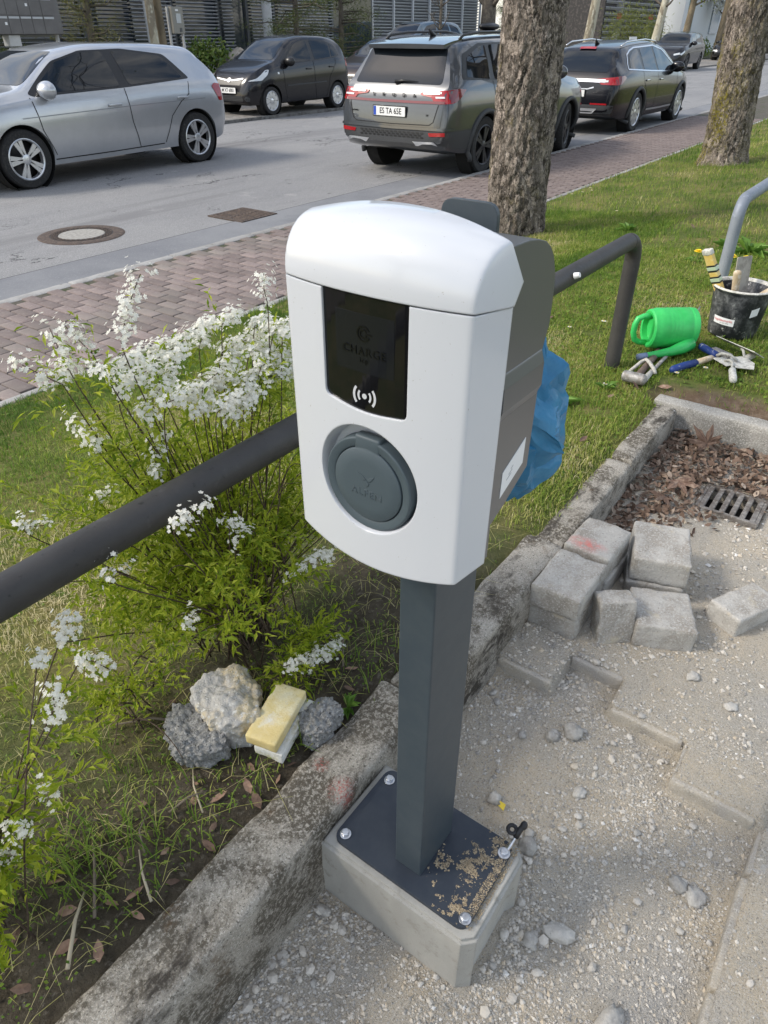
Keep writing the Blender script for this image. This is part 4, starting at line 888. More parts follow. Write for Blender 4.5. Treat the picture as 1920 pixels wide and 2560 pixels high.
M, L = ori((0,0,0), (.03, .035, .275), .3); mb = MB(); mb.prism(roundpoly([(-.06, 0), (.06, 0), (.062, L), (-.058, L)], .008, 3), .004, M @ frame_M((0,0,0), (1,0,0), (0,0,1), (0,-1,0))); mb.build('blade', surf('mortar_steel', (.36, .335, .29), (((.25, .23, .20), 22, .45, .62), ((.55, .53, .48), 60, .6, .7)), .85, bump=((90, .4, .003),)), fl)
mb = MB(); mb.tube([M @ Vector((0, -.03, z)) for z in (.03, .06, .12, .15)], [.010, .014, .014, .011], 12); mb.build('grip', MT['mortarwhite'], fl, True)
MT['palewood'] = surf('worn_wood', (.52, .43, .31), (((.40, .31, .20), 20, .45, .62, (1,1,.2)), ((.62, .56, .46), 40, .5, .66)), .7, bump=((120, .3, .002),))
def handle_tool(name, p, q, r, label, cat, mat):
    t = empty(name, p, 0, label, cat); d = Vector(q)-Vector(p); mb = MB(); mb.tube([d*k for k in (0, .1, .5, .9, .97, 1.0)], [r*.9, r, r*.95, r*1.05, r*.95, r*.5], 14); mb.build('grip', mat, t, True)
    mb = MB(); mb.tube([d*-.02, d*-.12, d*-.30], [r*.5, r*.35, r*.3], 8); mb.build('tang', MT['steel'], t, True); return t
handle_tool('brush_tool', (BX-.060, BY+.020, BZ+.175), (BX-.090, BY+.035, BZ+.335), .019, 'short pale wooden tool handle sticking out of the bucket', 'tool handle', MT['palewood'])
handle_tool('shovel_handle', (BX+.005, BY-.045, BZ+.16), (BX+.08, BY-.26, BZ+.36), .020, 'long pale wooden handle leaning out of the bucket to the right', 'tool handle', MT['palewood'])
# tools on the grass
MT['darkwood'] = surf('dark_wood', (.105, .075, .06), (((.17, .13, .105), 20, .45, .62, (1,1,.2)),), .75, bump=((120, .3, .002),)); MT['greysteel'] = surf('dull_steel', (.33, .32, .31), (((.22, .20, .18), 40, .45, .6), ((.50, .49, .47), 70, .55, .7)), .6, metal=.5, bump=((100, .3, .002),)); MT['mortargrey'] = surf('mortar_grey', (.46, .45, .41), (((.33, .32, .29), 60, .45, .6), ((.58, .57, .53), 90, .55, .7)), .92, bump=((150, .5, .004),))
MT['bluegrip'] = surf('blue_grip', (.012, .035, .17), (((.45, .46, .47), 55, .60, .66),), .5)
def ground(x, y, h=.015): return Vector((x, y, lawnz(x, y)+h))
hm = empty('sledge_hammer', ground(3.09, .828), 0, 'hammer with dark wooden shaft, head towards the viewer, below the watering can', 'hammer'); o0 = hm.location
mb = MB(); mb.tube([ground(x, y, .028)-o0 for x, y in ((3.10, .829), (3.25, .836), (3.40, .844), (3.53, .851))], [.0175, .016, .0165, .018], 12); mb.build('shaft', MT['darkwood'], hm, True)
mb = MB(); hx = Vector((3.095, .829, 0)); mb.cyl(Vector((0, -.045, .028)), Vector((0, .045, .028)), .026, .026, 12); mb.sph((0, .045, .028), .025, 2, (1, .5, 1)); mb.sph((0, -.045, .028), .025, 2, (1, .5, 1)); mb.build('head', MT['greysteel'], hm, True, 40)
rd = empty('reinforcing_rod', ground(3.11, .795), 0, 'thin grey rod with a caked end lying under the watering can', 'rod'); o0 = rd.location
mb = MB(); mb.tube([ground(x, y, h)-o0 for x, y, h in ((3.26, .797, .02), (3.57, .800, .025), (3.9, .83, .03), (4.29, .868, .05))], [.009, .009, .008, .004], 10); mb.build('rod', MT['greysteel'], rd, True); mb = MB(); mb.tube([ground(x, y, .022)-o0 for x, y in ((3.11, .795), (3.16, .796), (3.27, .797))], [.014, .015, .011], 10); mb.build('caked_end', MT['mortargrey'], rd, True)
hk = empty('bent_hook', ground(3.25, .85), 0, 'bent pale metal hook lying across the hammer shaft', 'hook'); o0 = hk.location
mb = MB(); mb.tube([ground(x, y, h)-o0 for x, y, h in ((3.215, .893, .015), (3.26, .880, .03), (3.305, .866, .045), (3.315, .850, .055), (3.29, .825, .05), (3.255, .790, .035), (3.24, .775, .02))], .0085, 10); mb.build('hook', MT['mortargrey'], hk, True)
ml = empty('mallet', ground(3.31, .72), 0, 'brick hammer with worn blue and wooden handle beside the trowels', 'hammer'); o0 = ml.location
mb = MB(); mb.tube([ground(x, y, .025)-o0 for x, y in ((3.30, .724), (3.315, .717), (3.38, .686), (3.45, .652))], [.011, .0185, .0185, .0175], 12); mb.build('grip', MT['bluegrip'], ml, True); mb = MB(); mb.tube([ground(x, y, .025)-o0 for x, y in ((3.448, .653), (3.52, .62), (3.60, .583))], [.015, .0145, .013], 12); mb.build('shaft', MT['palewood'], ml, True)
mb = MB(); c = ground(3.61, .578, .03)-o0; mb.box(c, (.035, .11, .035), Matrix.Rotation(-.5, 4, 'Z'), .006); mb.build('head', MT['greysteel'], ml)
def trowel(label, hp, hq, bl_c, bl_rot, bl, matg, neck, tilt=(0,0,0)):
    t = empty('trowel', hp, 0, label, 'trowel'); o0 = Vector(hp); d = Vector(hq)-o0
    mb = MB(); mb.tube([d*k for k in (0, .04, .3, .7, .95, 1)], [.010, .0165, .0175, .016, .0165, .010], 12); mb.build('grip', matg, t, True)
    mb = MB(); mb.tube([Vector(p)-o0 for p in neck], .0065, 8); mb.build('neck', MT['mortargrey'], t, True)
    mb = MB(); mb.prism(bl, .003, Matrix.Translation(Vector(bl_c)-o0) @ Matrix.Rotation(bl_rot, 4, 'Z') @ Matrix.Rotation(tilt[0], 4, 'X') @ Matrix.Rotation(tilt[1], 4, 'Y')); mb.build('blade', MT['mortarblade'], t); return t
MT['mortarblade'] = surf('mortar_blade', (.56, .55, .50), (((.30, .29, .27), 25, .48, .62), ((.66, .65, .60), 60, .5, .65)), .85, bump=((120, .5, .004),))
trowel('bricklaying trowel with dark blue grip, mortar-caked blade', ground(3.632, .687, .045), ground(3.555, .588, .04), ground(3.545, .465, .035), .5, [(-.075, -.03), (.0, -.055), (.085, -.03), (.07, .04), (-.06, .05)], MT['bluegrip'], [ground(3.555, .588, .04), ground(3.545, .565, .06), ground(3.540, .53, .065), ground(3.545, .49, .045)])
trowel('rectangular trowel with pale blade propped against the blue-gripped one', ground(3.62, .47, .03), ground(3.70, .45, .03), ground(3.70, .52, .055), 1.05, [(-.12, -.045), (.12, -.045), (.12, .045), (-.12, .045)], MT['mortargrey'], [ground(3.62, .47, .03), ground(3.64, .49, .06), ground(3.68, .51, .06)], (.5, 0))
trowel('small trowel with white caked handle pointing at the viewer', ground(3.325, .452, .03), ground(3.455, .488, .03), ground(3.53, .54, .03), .9, [(-.05, -.028), (.05, -.03), (.055, .03), (-.05, .03)], MT['mortarwhite'], [ground(3.455, .488, .03), ground(3.49, .50, .05), ground(3.515, .52, .05), ground(3.53, .54, .035)])
# ------------------------------------------------------------------ grass and weeds
GS = [(0, (.085, .165, .024)), (.28, (.175, .275, .040)), (.52, (.29, .37, .065)), (.70, (.42, .42, .12)), (.86, (.56, .50, .24)), (1, (.68, .60, .38))]
MT['grass'] = leafmat('grass_blades', GS, .6, .45, attr='tint')
def blades(P, h, w, tint, lean=.55):
    n = len(P); a = nrg.uniform(0, 2*PI, n); d = np.stack([np.cos(a), np.sin(a), np.zeros(n)], 1); s = np.stack([-np.sin(a), np.cos(a), np.zeros(n)], 1)
    l = nrg.gamma(2.2, lean/2.2, n); h = np.asarray(h); w = np.asarray(w); Z = np.array([0, 0, 1.])
    m = P+Z*(h*.55)[:, None]+d*(h*l*.30)[:, None]; t = P+Z*(h*np.clip(1-.30*l, .15, 1))[:, None]+d*(h*l)[:, None]
    V = np.stack([P-s*(w*.5)[:, None], P+s*(w*.5)[:, None], m-s*(w*.42)[:, None], m+s*(w*.42)[:, None], t], 1).reshape(-1, 3)
    o = (np.arange(n)*5)[:, None]; F = np.concatenate([o+np.array([0, 1, 3]), o+np.array([0, 3, 2]), o+np.array([2, 3, 4])])
    return V, F, np.repeat(tint, 5)
def dry(x, y):
    d = .42+.50*noise.noise(Vector((x*1.3, y*1.3, 5)))+.25*noise.noise(Vector((x*4.5, y*4.5, 9)))
    d += .62*math.exp(-(((x-1.05)/.85)**2+((y-1.95)/.60)**2))+.35*math.exp(-(((x-2.35)/.5)**2+((y-.85)/.22)**2))
    d -= .30*math.exp(-((y-3.35)/.30)**2)*(1 if x < 5 else .4)
    return d
def lawn_pts(n, x0, x1, y0, y1, keep=None):
    out = []; tr = 0
    while len(out) < n and tr < n*8:
        tr += 1; x, y = rng.uniform(x0, x1), rng.uniform(y0, y1)
        if not in_lawn(x, y): continue
        if y < .735 and x < 1.78 and rng.random() < .8: continue
        if y < .70 and x < 3.1 and rng.random() < .5: continue
        if abs(x-3.16) < .13 and y < .75 and rng.random() < .9: continue
        if x < 1.75 and y < 1.45+.25*noise.noise(Vector((x*4, y*4, 0))) and rng.random() < .78: continue
        if keep and not keep(x, y): continue
        if noise.noise(Vector((x*6, y*6, 3)))+.3 < rng.uniform(-.4, .15): continue
        out.append((x, y, lawnz(x, y)-.003))
    return np.array(out)
parts_ = []
for (n, a, b2, c, d2, h0, h1, w0) in ((84000, .2, 3.4, .67, 3.55, .014, .036, .0025), (120000, 1.9, 6.0, -.9, 3.0, .016, .040, .0030), (44000, 3.2, 7.5, 1.8, 3.56, .020, .045, .0030), (46000, 5.5, 15, -3.5, 3.55, .030, .06, .0050), (9000, 12, 26, -3.5, 3.55, .04, .08, .012)):
    P = lawn_pts(n, a, b2, c, d2); T = np.array([dry(p[0], p[1]) for p in P])+nrg.normal(0, .17, len(P)); H = nrg.uniform(h0, h1, len(P))*(1+.5*np.clip(.4-T, 0, 1)); parts_.append(blades(P, H, w0*nrg.uniform(.7, 1.4, len(P)), np.clip(T, 0, 1)))
# taller tufts along pavement edge and in the shaded bed
tp = []
for (x, y, n, sp_) in [(1.9+i*.22+rng.uniform(-.1, .1), 3.46+rng.uniform(-.06, .06), 60, .06) for i in range(26)]+[(.22, .93, 110, .05), (.30, .88, 60, .05), (.12, .98, 60, .05), (.42, 1.0, 50, .06), (.75, .78, 20, .04), (1.0, .78, 50, .08), (.38, .80, 40, .05), (5.9, 3.05, 60, .12), (11.1, 2.7, 200, .25), (10.9, 2.4, 120, .2), (3.27, 1.02, 50, .05), (4.93, .93, 60, .06), (6.55, 2.75, 60, .1), (4.0, .5, 50, .06)]:
    for _ in range(n): q, w_ = rng.gauss(x, sp_), rng.gauss(y, sp_); tp.append((q, w_, lawnz(q, w_)-.003))
tp = np.array([p for p in tp if in_lawn(p[0], p[1])]); parts_.append(blades(tp, nrg.uniform(.04, .095, len(tp)), nrg.uniform(.002, .0035, len(tp)), np.clip(nrg.normal(.28, .15, len(tp)), 0, 1), .5))
# straw lying flat on the soil
P = np.array([(x, y, lawnz(x, y)+.004) for x, y in ((rng.uniform(.0, 1.7), rng.uniform(.73, 1.5)) for _ in range(1000))]); parts_.append(blades(P, nrg.uniform(.014, .045, len(P)), nrg.uniform(.001, .0019, len(P)), nrg.uniform(.66, .95, len(P)), 2.6))
V, F, T, k0 = [], [], [], 0
for v, f, t in parts_: V.append(v); F.append(f+k0); T.append(t); k0 += len(v)
tag(link('grass', bulk('grass', np.concatenate(V), np.concatenate(F), [MT['grass']], False, {'tint': np.concatenate(T)})), 'short patchy spring grass with dry straw-coloured patches', 'grass', kind='stuff')
def leaf_arr(P, D, N, L, W, fold=.25, droop=.15):
    """diamond leaves: 4 verts, 2 tris each"""
    S = np.cross(D, N); S /= np.linalg.norm(S, axis=1)[:, None]+1e-9; L = np.asarray(L)[:, None]; W = np.asarray(W)[:, None]
    m = P+D*L*.45; t = P+D*L-np.array([0, 0, 1.])*L*droop
    V = np.stack([P, m+S*W*.5+N*W*fold, t, m-S*W*.5+N*W*fold], 1).reshape(-1, 3); o = (np.arange(len(P))*4)[:, None]
    return V, np.concatenate([o+np.array([0, 1, 2]), o+np.array([0, 2, 3])])
def unit(n, up=.0):
    v = nrg.normal(0, 1, (n, 3)); v[:, 2] += up; return v/np.linalg.norm(v, axis=1)[:, None]
def weed_cover(n, x0, x1, y0, y1, l0, l1, keep=None):
    P = lawn_pts(n, x0, x1, y0, y1, keep); P[:, 2] += nrg.uniform(.004, .022, len(P)); D = unit(len(P), .25); D[:, 2] = np.abs(D[:, 2])*.5; D /= np.linalg.norm(D, axis=1)[:, None]; N = unit(len(P), 2.5); L = nrg.uniform(l0, l1, len(P)); V, F = leaf_arr(P, D, N, L, L*nrg.uniform(.5, .8, len(P)), .1, .1); return V, F, np.repeat(np.clip(nrg.normal(.22, .17, len(P)), 0, .62), 4)
W = [weed_cover(14000, 2.0, 6.5, -.8, 3.2, .010, .022), weed_cover(6000, .6, 3.5, 1.1, 3.5, .008, .018), weed_cover(2600, .0, 1.5, .73, 1.3, .004, .011), weed_cover(5000, 3.15, 5.2, -.5, 1.6, .012, .026)]
V = np.concatenate([w[0] for w in W]); F = []; k0 = 0
for w in W: F.append(w[1]+k0); k0 += len(w[0])
tag(link('clover_weeds', bulk('clover_weeds', V, np.concatenate(F), [MT['grass']], False, {'tint': np.concatenate([w[2] for w in W])})), 'low broad-leaved weeds and clover among the lawn grass', 'weeds', kind='stuff')

# ------------------------------------------------------------------ flowering shrubs
MT['shrubleaf'] = leafmat('shrub_leaf', [(0, (.13, .21, .012)), (.35, (.25, .33, .02)), (.7, (.36, .43, .03)), (1, (.50, .54, .08))], .5, .55)
MT['petal'] = leafmat('white_petal', [(0, (.82, .81, .74)), (1, (.90, .89, .84))], .6, .45); MT['twig'] = surf('brown_twig', (.055, .035, .025), (((.09, .065, .045), 60, .45, .6),), .85)
SPRAYS = [[(0.717, 1.12, 1.098), (0.735, 1.12, 1.137), (0.759, 1.12, 1.173), (0.786, 1.12, 1.207)], [(1.079, 1.1, 1.084), (1.073, 1.1, 1.113), (1.075, 1.1, 1.148)], [(0.657, 1.22, 1.049), (0.659, 1.24, 1.08), (0.664, 1.26, 1.112)], [(0.702, 1.2, 1.062), (0.693, 1.22, 1.088), (0.684, 1.24, 1.115)], [(0.601, 1.15, 1.049), (0.581, 1.175, 1.068), (0.565, 1.2, 1.086)], [(0.621, 1.15, 1.069), (0.653, 1.22, 1.045)], [(0.829, 1.18, 1.015), (0.933, 1.215, 1.016), (1.052, 1.25, 1.01)], [(0.707, 1.15, 1.04), (0.79, 1.185, 1.027), (0.899, 1.22, 1.015)], [(0.674, 1.1, 1.018), (0.731, 1.125, 1.023), (0.805, 1.15, 1.016)], [(0.746, 1.1, 0.981), (0.827, 1.14, 0.991), (0.884, 1.18, 1.013)], [(0.74, 1.05, 0.987), (0.835, 1.085, 0.966), (0.928, 1.12, 0.95)], [(0.798, 1.05, 0.934), (0.868, 1.085, 0.939), (0.967, 1.12, 0.936)], [(0.833, 1.02, 0.939), (0.935, 1.06, 0.931), (1.034, 1.1, 0.94)], [(0.857, 1.08, 0.975), (0.955, 1.115, 0.974), (1.029, 1.15, 0.963)], [(0.865, 1.02, 0.9), (0.913, 1.04, 0.912), (0.99, 1.06, 0.916)], [(0.977, 1.15, 0.99), (1.08, 1.185, 0.977), (1.184, 1.22, 0.962)], [(0.941, 1.18, 1.011), (0.993, 1.215, 1.013), (1.032, 1.25, 1.016)], [(0.987, 1.15, 1.05), (1.037, 1.175, 1.041), (1.083, 1.2, 1.039)], [(1.023, 1.08, 0.959), (1.096, 1.1, 0.947), (1.156, 1.12, 0.94)], [(1.022, 1.06, 0.937), (1.086, 1.08, 0.915), (1.154, 1.1, 0.898)], [(1.012, 1.1, 0.99), (1.093, 1.125, 0.964), (1.15, 1.15, 0.956)], [(1.097, 1.08, 1.006), (1.142, 1.1, 1.011), (1.18, 1.12, 1.012)], [(1.081, 1.15, 1.018), (1.129, 1.175, 1.015), (1.161, 1.2, 1.007)], [(1.088, 1.1, 1.01), (1.15, 1.15, 1.004)], [(0.617, 1.12, 0.919), (0.618, 1.15, 0.939), (0.625, 1.18, 0.962)], [(0.653, 1.08, 1.049), (0.66, 1.1, 1.059), (0.647, 1.12, 1.068)], [(0.69, 1.06, 0.971), (0.73, 1.1, 0.962)], [(0.696, 1.06, 0.882), (0.726, 1.08, 0.893), (0.755, 1.1, 0.895)], [(0.684, 1.04, 0.853), (0.696, 1.06, 0.856)], [(0.61, 0.92, 0.814), (0.635, 0.92, 0.831), (0.686, 0.92, 0.836)], [(0.746, 0.93, 0.746), (0.755, 0.93, 0.761)], [(0.749, 0.92, 0.708), (0.776, 0.92, 0.71)], [(0.872, 0.88, 0.552), (0.937, 0.88, 0.557), (0.995, 0.88, 0.541)], [(0.579, 0.9, 0.617), (0.605, 0.9, 0.628)], [(0.476, 0.93, 0.79), (0.499, 0.93, 0.787)], [(0.483, 0.97, 0.817), (0.514, 0.97, 0.808)], [(0.784, 0.84, 0.368), (0.854, 0.84, 0.324), (0.972, 0.84, 0.212)], [(0.362, 0.95, 0.724), (0.395, 0.95, 0.715)], [(0.473, 1.2, 0.786), (0.511, 1.2, 0.769)], [(0.638, 1.2, 0.767), (0.671, 1.2, 0.761)]]
LSPRAYS = [[(0.316, 0.93, 0.726), (0.326, 0.93, 0.723)], [(0.384, 0.93, 0.674), (0.404, 0.93, 0.646), (0.427, 0.93, 0.604)], [(0.309, 0.92, 0.609), (0.314, 0.92, 0.64), (0.328, 0.92, 0.661)], [(0.231, 0.9, 0.495), (0.239, 0.9, 0.492)], [(0.167, 0.88, 0.475), (0.176, 0.88, 0.477)], [(0.129, 0.88, 0.432), (0.14, 0.88, 0.429)], [(0.384, 0.95, 0.74), (0.401, 0.95, 0.737)]]
def bez(a, b2, c, d, n):
    t = np.linspace(0, 1, n)[:, None]; a, b2, c, d = (np.array(q, float) for q in (a, b2, c, d)); return (1-t)**3*a+3*t*(1-t)**2*b2+3*t*t*(1-t)*c+t**3*d
def flowers(P, N, r):
    n = len(P); A = np.cross(N, unit(n)); A /= np.linalg.norm(A, axis=1)[:, None]; B = np.cross(N, A); Vs, Fs = [], []
    for k in range(5):
        a = 2*PI*k/5; d = A*math.cos(a)+B*math.sin(a); s = np.cross(N, d); R_ = np.asarray(r)[:, None]
        Vs.append(np.stack([P, P+d*R_*.6+s*R_*.40+N*R_*.12, P+d*R_*1.05+N*R_*.22, P+d*R_*.6-s*R_*.40+N*R_*.12], 1))
    V = np.concatenate(Vs, 1).reshape(-1, 3); o = (np.arange(n)*20)[:, None]; return V, np.concatenate([o+k*4+np.array([0, 1, 2, 3]) for k in range(5)])
def shrub(name, base, sprays, label, nstems, ntw, vol, seed, dens_f=1.0):
    """stems fan out from the base; sprays carry flower umbels; twigs carry narrow leaves"""
    r_ = random.Random(seed); t = empty(name, base, 0, label, 'shrub'); B0 = np.array(base); stems = []; mb = MB(); FP, FN = [], []; LP, LD = [], []
    for sp_ in sprays:
        p0 = np.array(sp_[0]); p0[2] = max(p0[2], .27); b0 = B0+np.array([r_.gauss(0, .06), r_.gauss(0, .06), -.01]); mid = b0*.55+p0*.45+np.array([r_.gauss(0, .03), r_.gauss(0, .03), .05]); q = 2*p0-np.array(sp_[1]) if len(sp_) > 1 else p0
        c = bez(b0, mid, q*.5+p0*.5+np.array([0, 0, -.03]), p0, 14); stems.append(c); full = np.concatenate([c, np.array(sp_[1:])]); full[:, 2] = np.maximum(full[:, 2], .24)
        mb.tube([tuple(v-B0) for v in full], list(np.linspace(.0021, .0009, len(full))), 5)
        L = np.array(sp_); L[:, 2] = np.maximum(L[:, 2], .275); seg = np.linalg.norm(np.diff(L, axis=0), axis=1).sum(); nn = max(4, int(seg/.0068))
        cum = np.concatenate([[0], np.cumsum(np.linalg.norm(np.diff(L, axis=0), axis=1))])
        for s in np.linspace(0, cum[-1], nn):
            p = np.array([np.interp(s, cum, L[:, i]) for i in range(3)]); out = np.array([r_.gauss(0, 1), r_.gauss(0, 1), r_.gauss(.5, .7)]); out /= np.linalg.norm(out); cpos = p+out*r_.uniform(.005, .021)
            for _ in range(r_.randint(7, 11)):
                e = np.array([r_.gauss(0, 1), r_.gauss(0, 1), r_.gauss(0, 1)]); FP.append(cpos+e*.0080); nrm = out*.9+e*.35+np.array([-.15, -.1, .5]); FN.append(nrm/np.linalg.norm(nrm))
            if r_.random() < .55:
                d = np.array([r_.gauss(0, 1), r_.gauss(0, 1), r_.gauss(.4, .6)]); LP.append(p); LD.append(d/np.linalg.norm(d))
    for _ in range(nstems):
        a = r_.uniform(0, 2*PI); l = r_.uniform(.3, 1); tip = B0+np.array([math.cos(a)*vol[0]*l, math.sin(a)*vol[1]*l, vol[2]*r_.uniform(.45, 1)*(1-.35*l*l)]); b0 = B0+np.array([r_.gauss(0, .05), r_.gauss(0, .05), -.01])
        c = bez(b0, b0*.6+tip*.4+np.array([0, 0, .08]), tip+np.array([-math.cos(a)*.06, -math.sin(a)*.06, .02]), tip, 14); stems.append(c); mb.tube([tuple(v-B0) for v in c], list(np.linspace(.0023, .0008, 14)), 5)
    mb.build('stems', MT['twig'], t, True)
    for _ in range(ntw):
        c = stems[r_.randrange(len(stems))]; i = min(13, int(14*r_.uniform(.14, 1)**.9)); p0 = c[i]; o = p0-B0; o[2] = 0; o = o/(np.linalg.norm(o)+.05); d = o*.8+np.array([r_.gauss(0, .6), r_.gauss(0, .6), r_.gauss(.35, .45)]); d /= np.linalg.norm(d); ln = r_.uniform(.04, .13)
        if p0[2] < .27: continue
        for s in np.linspace(0, ln, int(ln/.0055)):
            e = np.array([r_.gauss(0, 1), r_.gauss(0, 1), r_.gauss(0, .8)]); e = e/np.linalg.norm(e)*.75+d*.75; LP.append(p0+d*s); LD.append(e/np.linalg.norm(e))
    LP, LD = np.array(LP), np.array(LD); ok = ~((LP[:, 1] < 1.045) & (LP[:, 2] > .68)) & ~((LP[:, 1] < 1.04) & (LP[:, 2] < .55) & (LP[:, 0] > .35) & (base[1] > .95)) & ~((LP[:, 0] < .62) & (LP[:, 2] < .52) & (base[0] > .7)); ok &= ~((LP[:, 2] > .93) & (nrg.random(len(LP)) < .62)); LP, LD = LP[ok], LD[ok]; N = np.cross(LD, np.cross(np.array([0, 0, 1.]), LD)+1e-6)+unit(len(LP))*.45; N /= np.linalg.norm(N, axis=1)[:, None]; L = nrg.uniform(.011, .029, len(LP)); V, F = leaf_arr(LP-B0, LD, N, L, L*nrg.uniform(.24, .34, len(LP)), .2, .1); tag(link('leaves', bulk('leaves', V, F, [MT['shrubleaf']]), None, t), kind='stuff')
    if FP:
        FP, FN = np.array(FP), np.array(FN); V, F = flowers(FP-B0, FN, nrg.uniform(.0042, .0058, len(FP))); tag(link('flowers', bulk('flowers', V, F, [MT['petal']]), None, t), kind='stuff')
    return t
shrub('flowering_shrub', (.88, 1.10, .235), SPRAYS, 'large shrub with sprays of white blossom behind the handrail, left of the charger', 90, 2100, (.42, .36, .68), 5)
shrub('flowering_shrub', (.08, .97, .235), LSPRAYS, 'smaller leafy shrub at the lower left edge with few white blossoms', 18, 190, (.12, .12, .36), 6)
shrub('flowering_shrub', (.56, 1.12, .235), [], 'low leafy shoots growing on the soil below the handrail', 12, 90, (.20, .24, .08), 8)
shrub('flowering_shrub', (.87, .88, .240), [], 'leafy offshoot growing just behind the concrete rubble', 12, 70, (.08, .06, .13), 9)
# dandelions and daisies
MT['dandelion'] = plain('dandelion_yellow', (.85, .62, .01), .6); MT['stalk'] = plain('flower_stalk', (.10, .19, .04), .6); MT['weedleaf'] = leafmat('weed_leaf', [(0, (.08, .18, .025)), (1, (.17, .30, .05))], .5, .3)
def dandelion(x, y, h, r, label, group=None):
    z = lawnz(x, y); t = empty('dandelion', (x, y, z), 0, label, 'flower', group); MB().tube([(0, 0, 0), (.004, .002, h*.5), (0, 0, h)], .0022, 6).build('stalk', MT['stalk'], t)
    b = bmesh.new()
    for ring, (n, rr, zz) in enumerate(((18, 1, 0), (14, .75, .25), (9, .45, .4))):
        for i in range(n):
            a = 2*PI*(i+.5*ring)/n; c, s = math.cos(a), math.sin(a); w = .16
            b.faces.new([b.verts.new(q) for q in ((0, 0, h+.002), (r*rr*c-r*w*s, r*rr*s+r*w*c, h+r*zz), (r*rr*1.1*c, r*rr*1.1*s, h+r*zz), (r*rr*c+r*w*s, r*rr*s-r*w*c, h+r*zz))])
    bm_obj(b, 'petals', MT['dandelion'], t, False)
    P = np.zeros((9, 3)); a = np.linspace(0, 2*PI, 10)[:-1]; D = np.stack([np.cos(a), np.sin(a), np.full(9, .35)], 1); D /= np.linalg.norm(D, axis=1)[:, None]; V, F = leaf_arr(P, D, np.tile([[0, 0, 1.]], (9, 1)), nrg.uniform(.07, .12, 9), np.full(9, .028), .2, .3); link('leaves', bulk('leaves', V, F, [MT['weedleaf']]), None, t)
dandelion(5.60, 1.24, .07, .030, 'yellow dandelion left of the galvanised handrail post'); dandelion(5.55, 1.00, .06, .034, 'yellow dandelion just right of the galvanised handrail post'); dandelion(5.56, .905, .055, .028, 'yellow dandelion farthest right behind the bucket'); dandelion(6.55, 5.10, .045, .028, 'yellow dandelion at the street kerb behind the shrub')
MT['daisyc'] = plain('daisy_centre', (.75, .5, .03), .6)
def daisy(x, y, label, group=None, h=.02, r=.013):
    z = lawnz(x, y); t = empty('daisy', (x, y, z), 0, label, 'flower', group); b = bmesh.new()
    for i in range(13):
        a = 2*PI*i/13; c, s = math.cos(a), math.sin(a); b.faces.new([b.verts.new(q) for q in ((0, 0, h), (r*.7*c-r*.2*s, r*.7*s+r*.2*c, h+.002), (r*c, r*s, h+.001), (r*.7*c+r*.2*s, r*.7*s-r*.2*c, h+.002))])
    bm_obj(b, 'petals', MT['petal'], t, False); MB().sph((0, 0, h+.002), r*.3, 1, (1, 1, .6)).build('centre', MT['daisyc'], t); MB().tube([(0, 0, -.005), (0, 0, h)], .001, 5).build('stalk', MT['stalk'], t)
for x, y, l in ((3.43, .60, 'white daisy beside the small white-handled trowel'), (3.30, .695, 'white daisy at the end of the blue hammer handle'), (3.02, .93, 'white daisy in front of the dark handrail post'), (2.20, .80, 'white daisy in the grass right of the charger, near the kerb'), (3.75, 1.42, 'white daisy left of the dark handrail post')): daisy(x, y, l)
for x, y in ((8.6, 3.35), (8.75, 3.30), (8.9, 3.38), (8.45, 3.42), (4.9, 1.45), (4.6, 1.9), (3.9, 1.28), (5.2, 2.9), (7.4, 2.5), (3.6, 1.85)): daisy(x, y, 'small white daisy open in the lawn grass', 'daisies in the lawn', .03, .016)
def rosette(x, y, label, n=12, l=.11):
    z = lawnz(x, y); P = np.zeros((n, 3)); a = nrg.uniform(0, 2*PI, n); D = np.stack([np.cos(a), np.sin(a), nrg.uniform(.3, 1.5, n)], 1); D /= np.linalg.norm(D, axis=1)[:, None]; L = nrg.uniform(.6, 1, n)*l; V, F = leaf_arr(P, D, np.tile([[0, 0, 1.]], (n, 1))-D*.3, L, L*.32, .25, .3); o = link('weed_plant', bulk('weed_plant', V, F, [MT['weedleaf']])); o.location = (x, y, z); tag(o, label, 'weed')
rosette(2.75, 1.03, 'upright broad-leaved weed right of the blue bag', 10, .13); rosette(5.9, .95, 'tall leafy weed clump behind the dandelions', 22, .22); rosette(6.6, 2.1, 'leafy weed clump in the open lawn', 14, .16); rosette(6.1, 1.15, 'leafy weed left of the tall clump behind the bucket', 16, .18); rosette(1.25, 1.72, 'silvery weed on the dry lawn left of the shrub', 12, .10); rosette(.86, .735, 'low green weed at the kerb edge behind the post', 10, .06); rosette(3.0, .92, 'low round-leaved weed near the hammer head', 12, .09); rosette(6.4, 3.3, 'leafy weed beside the near tree trunk', 14, .15)

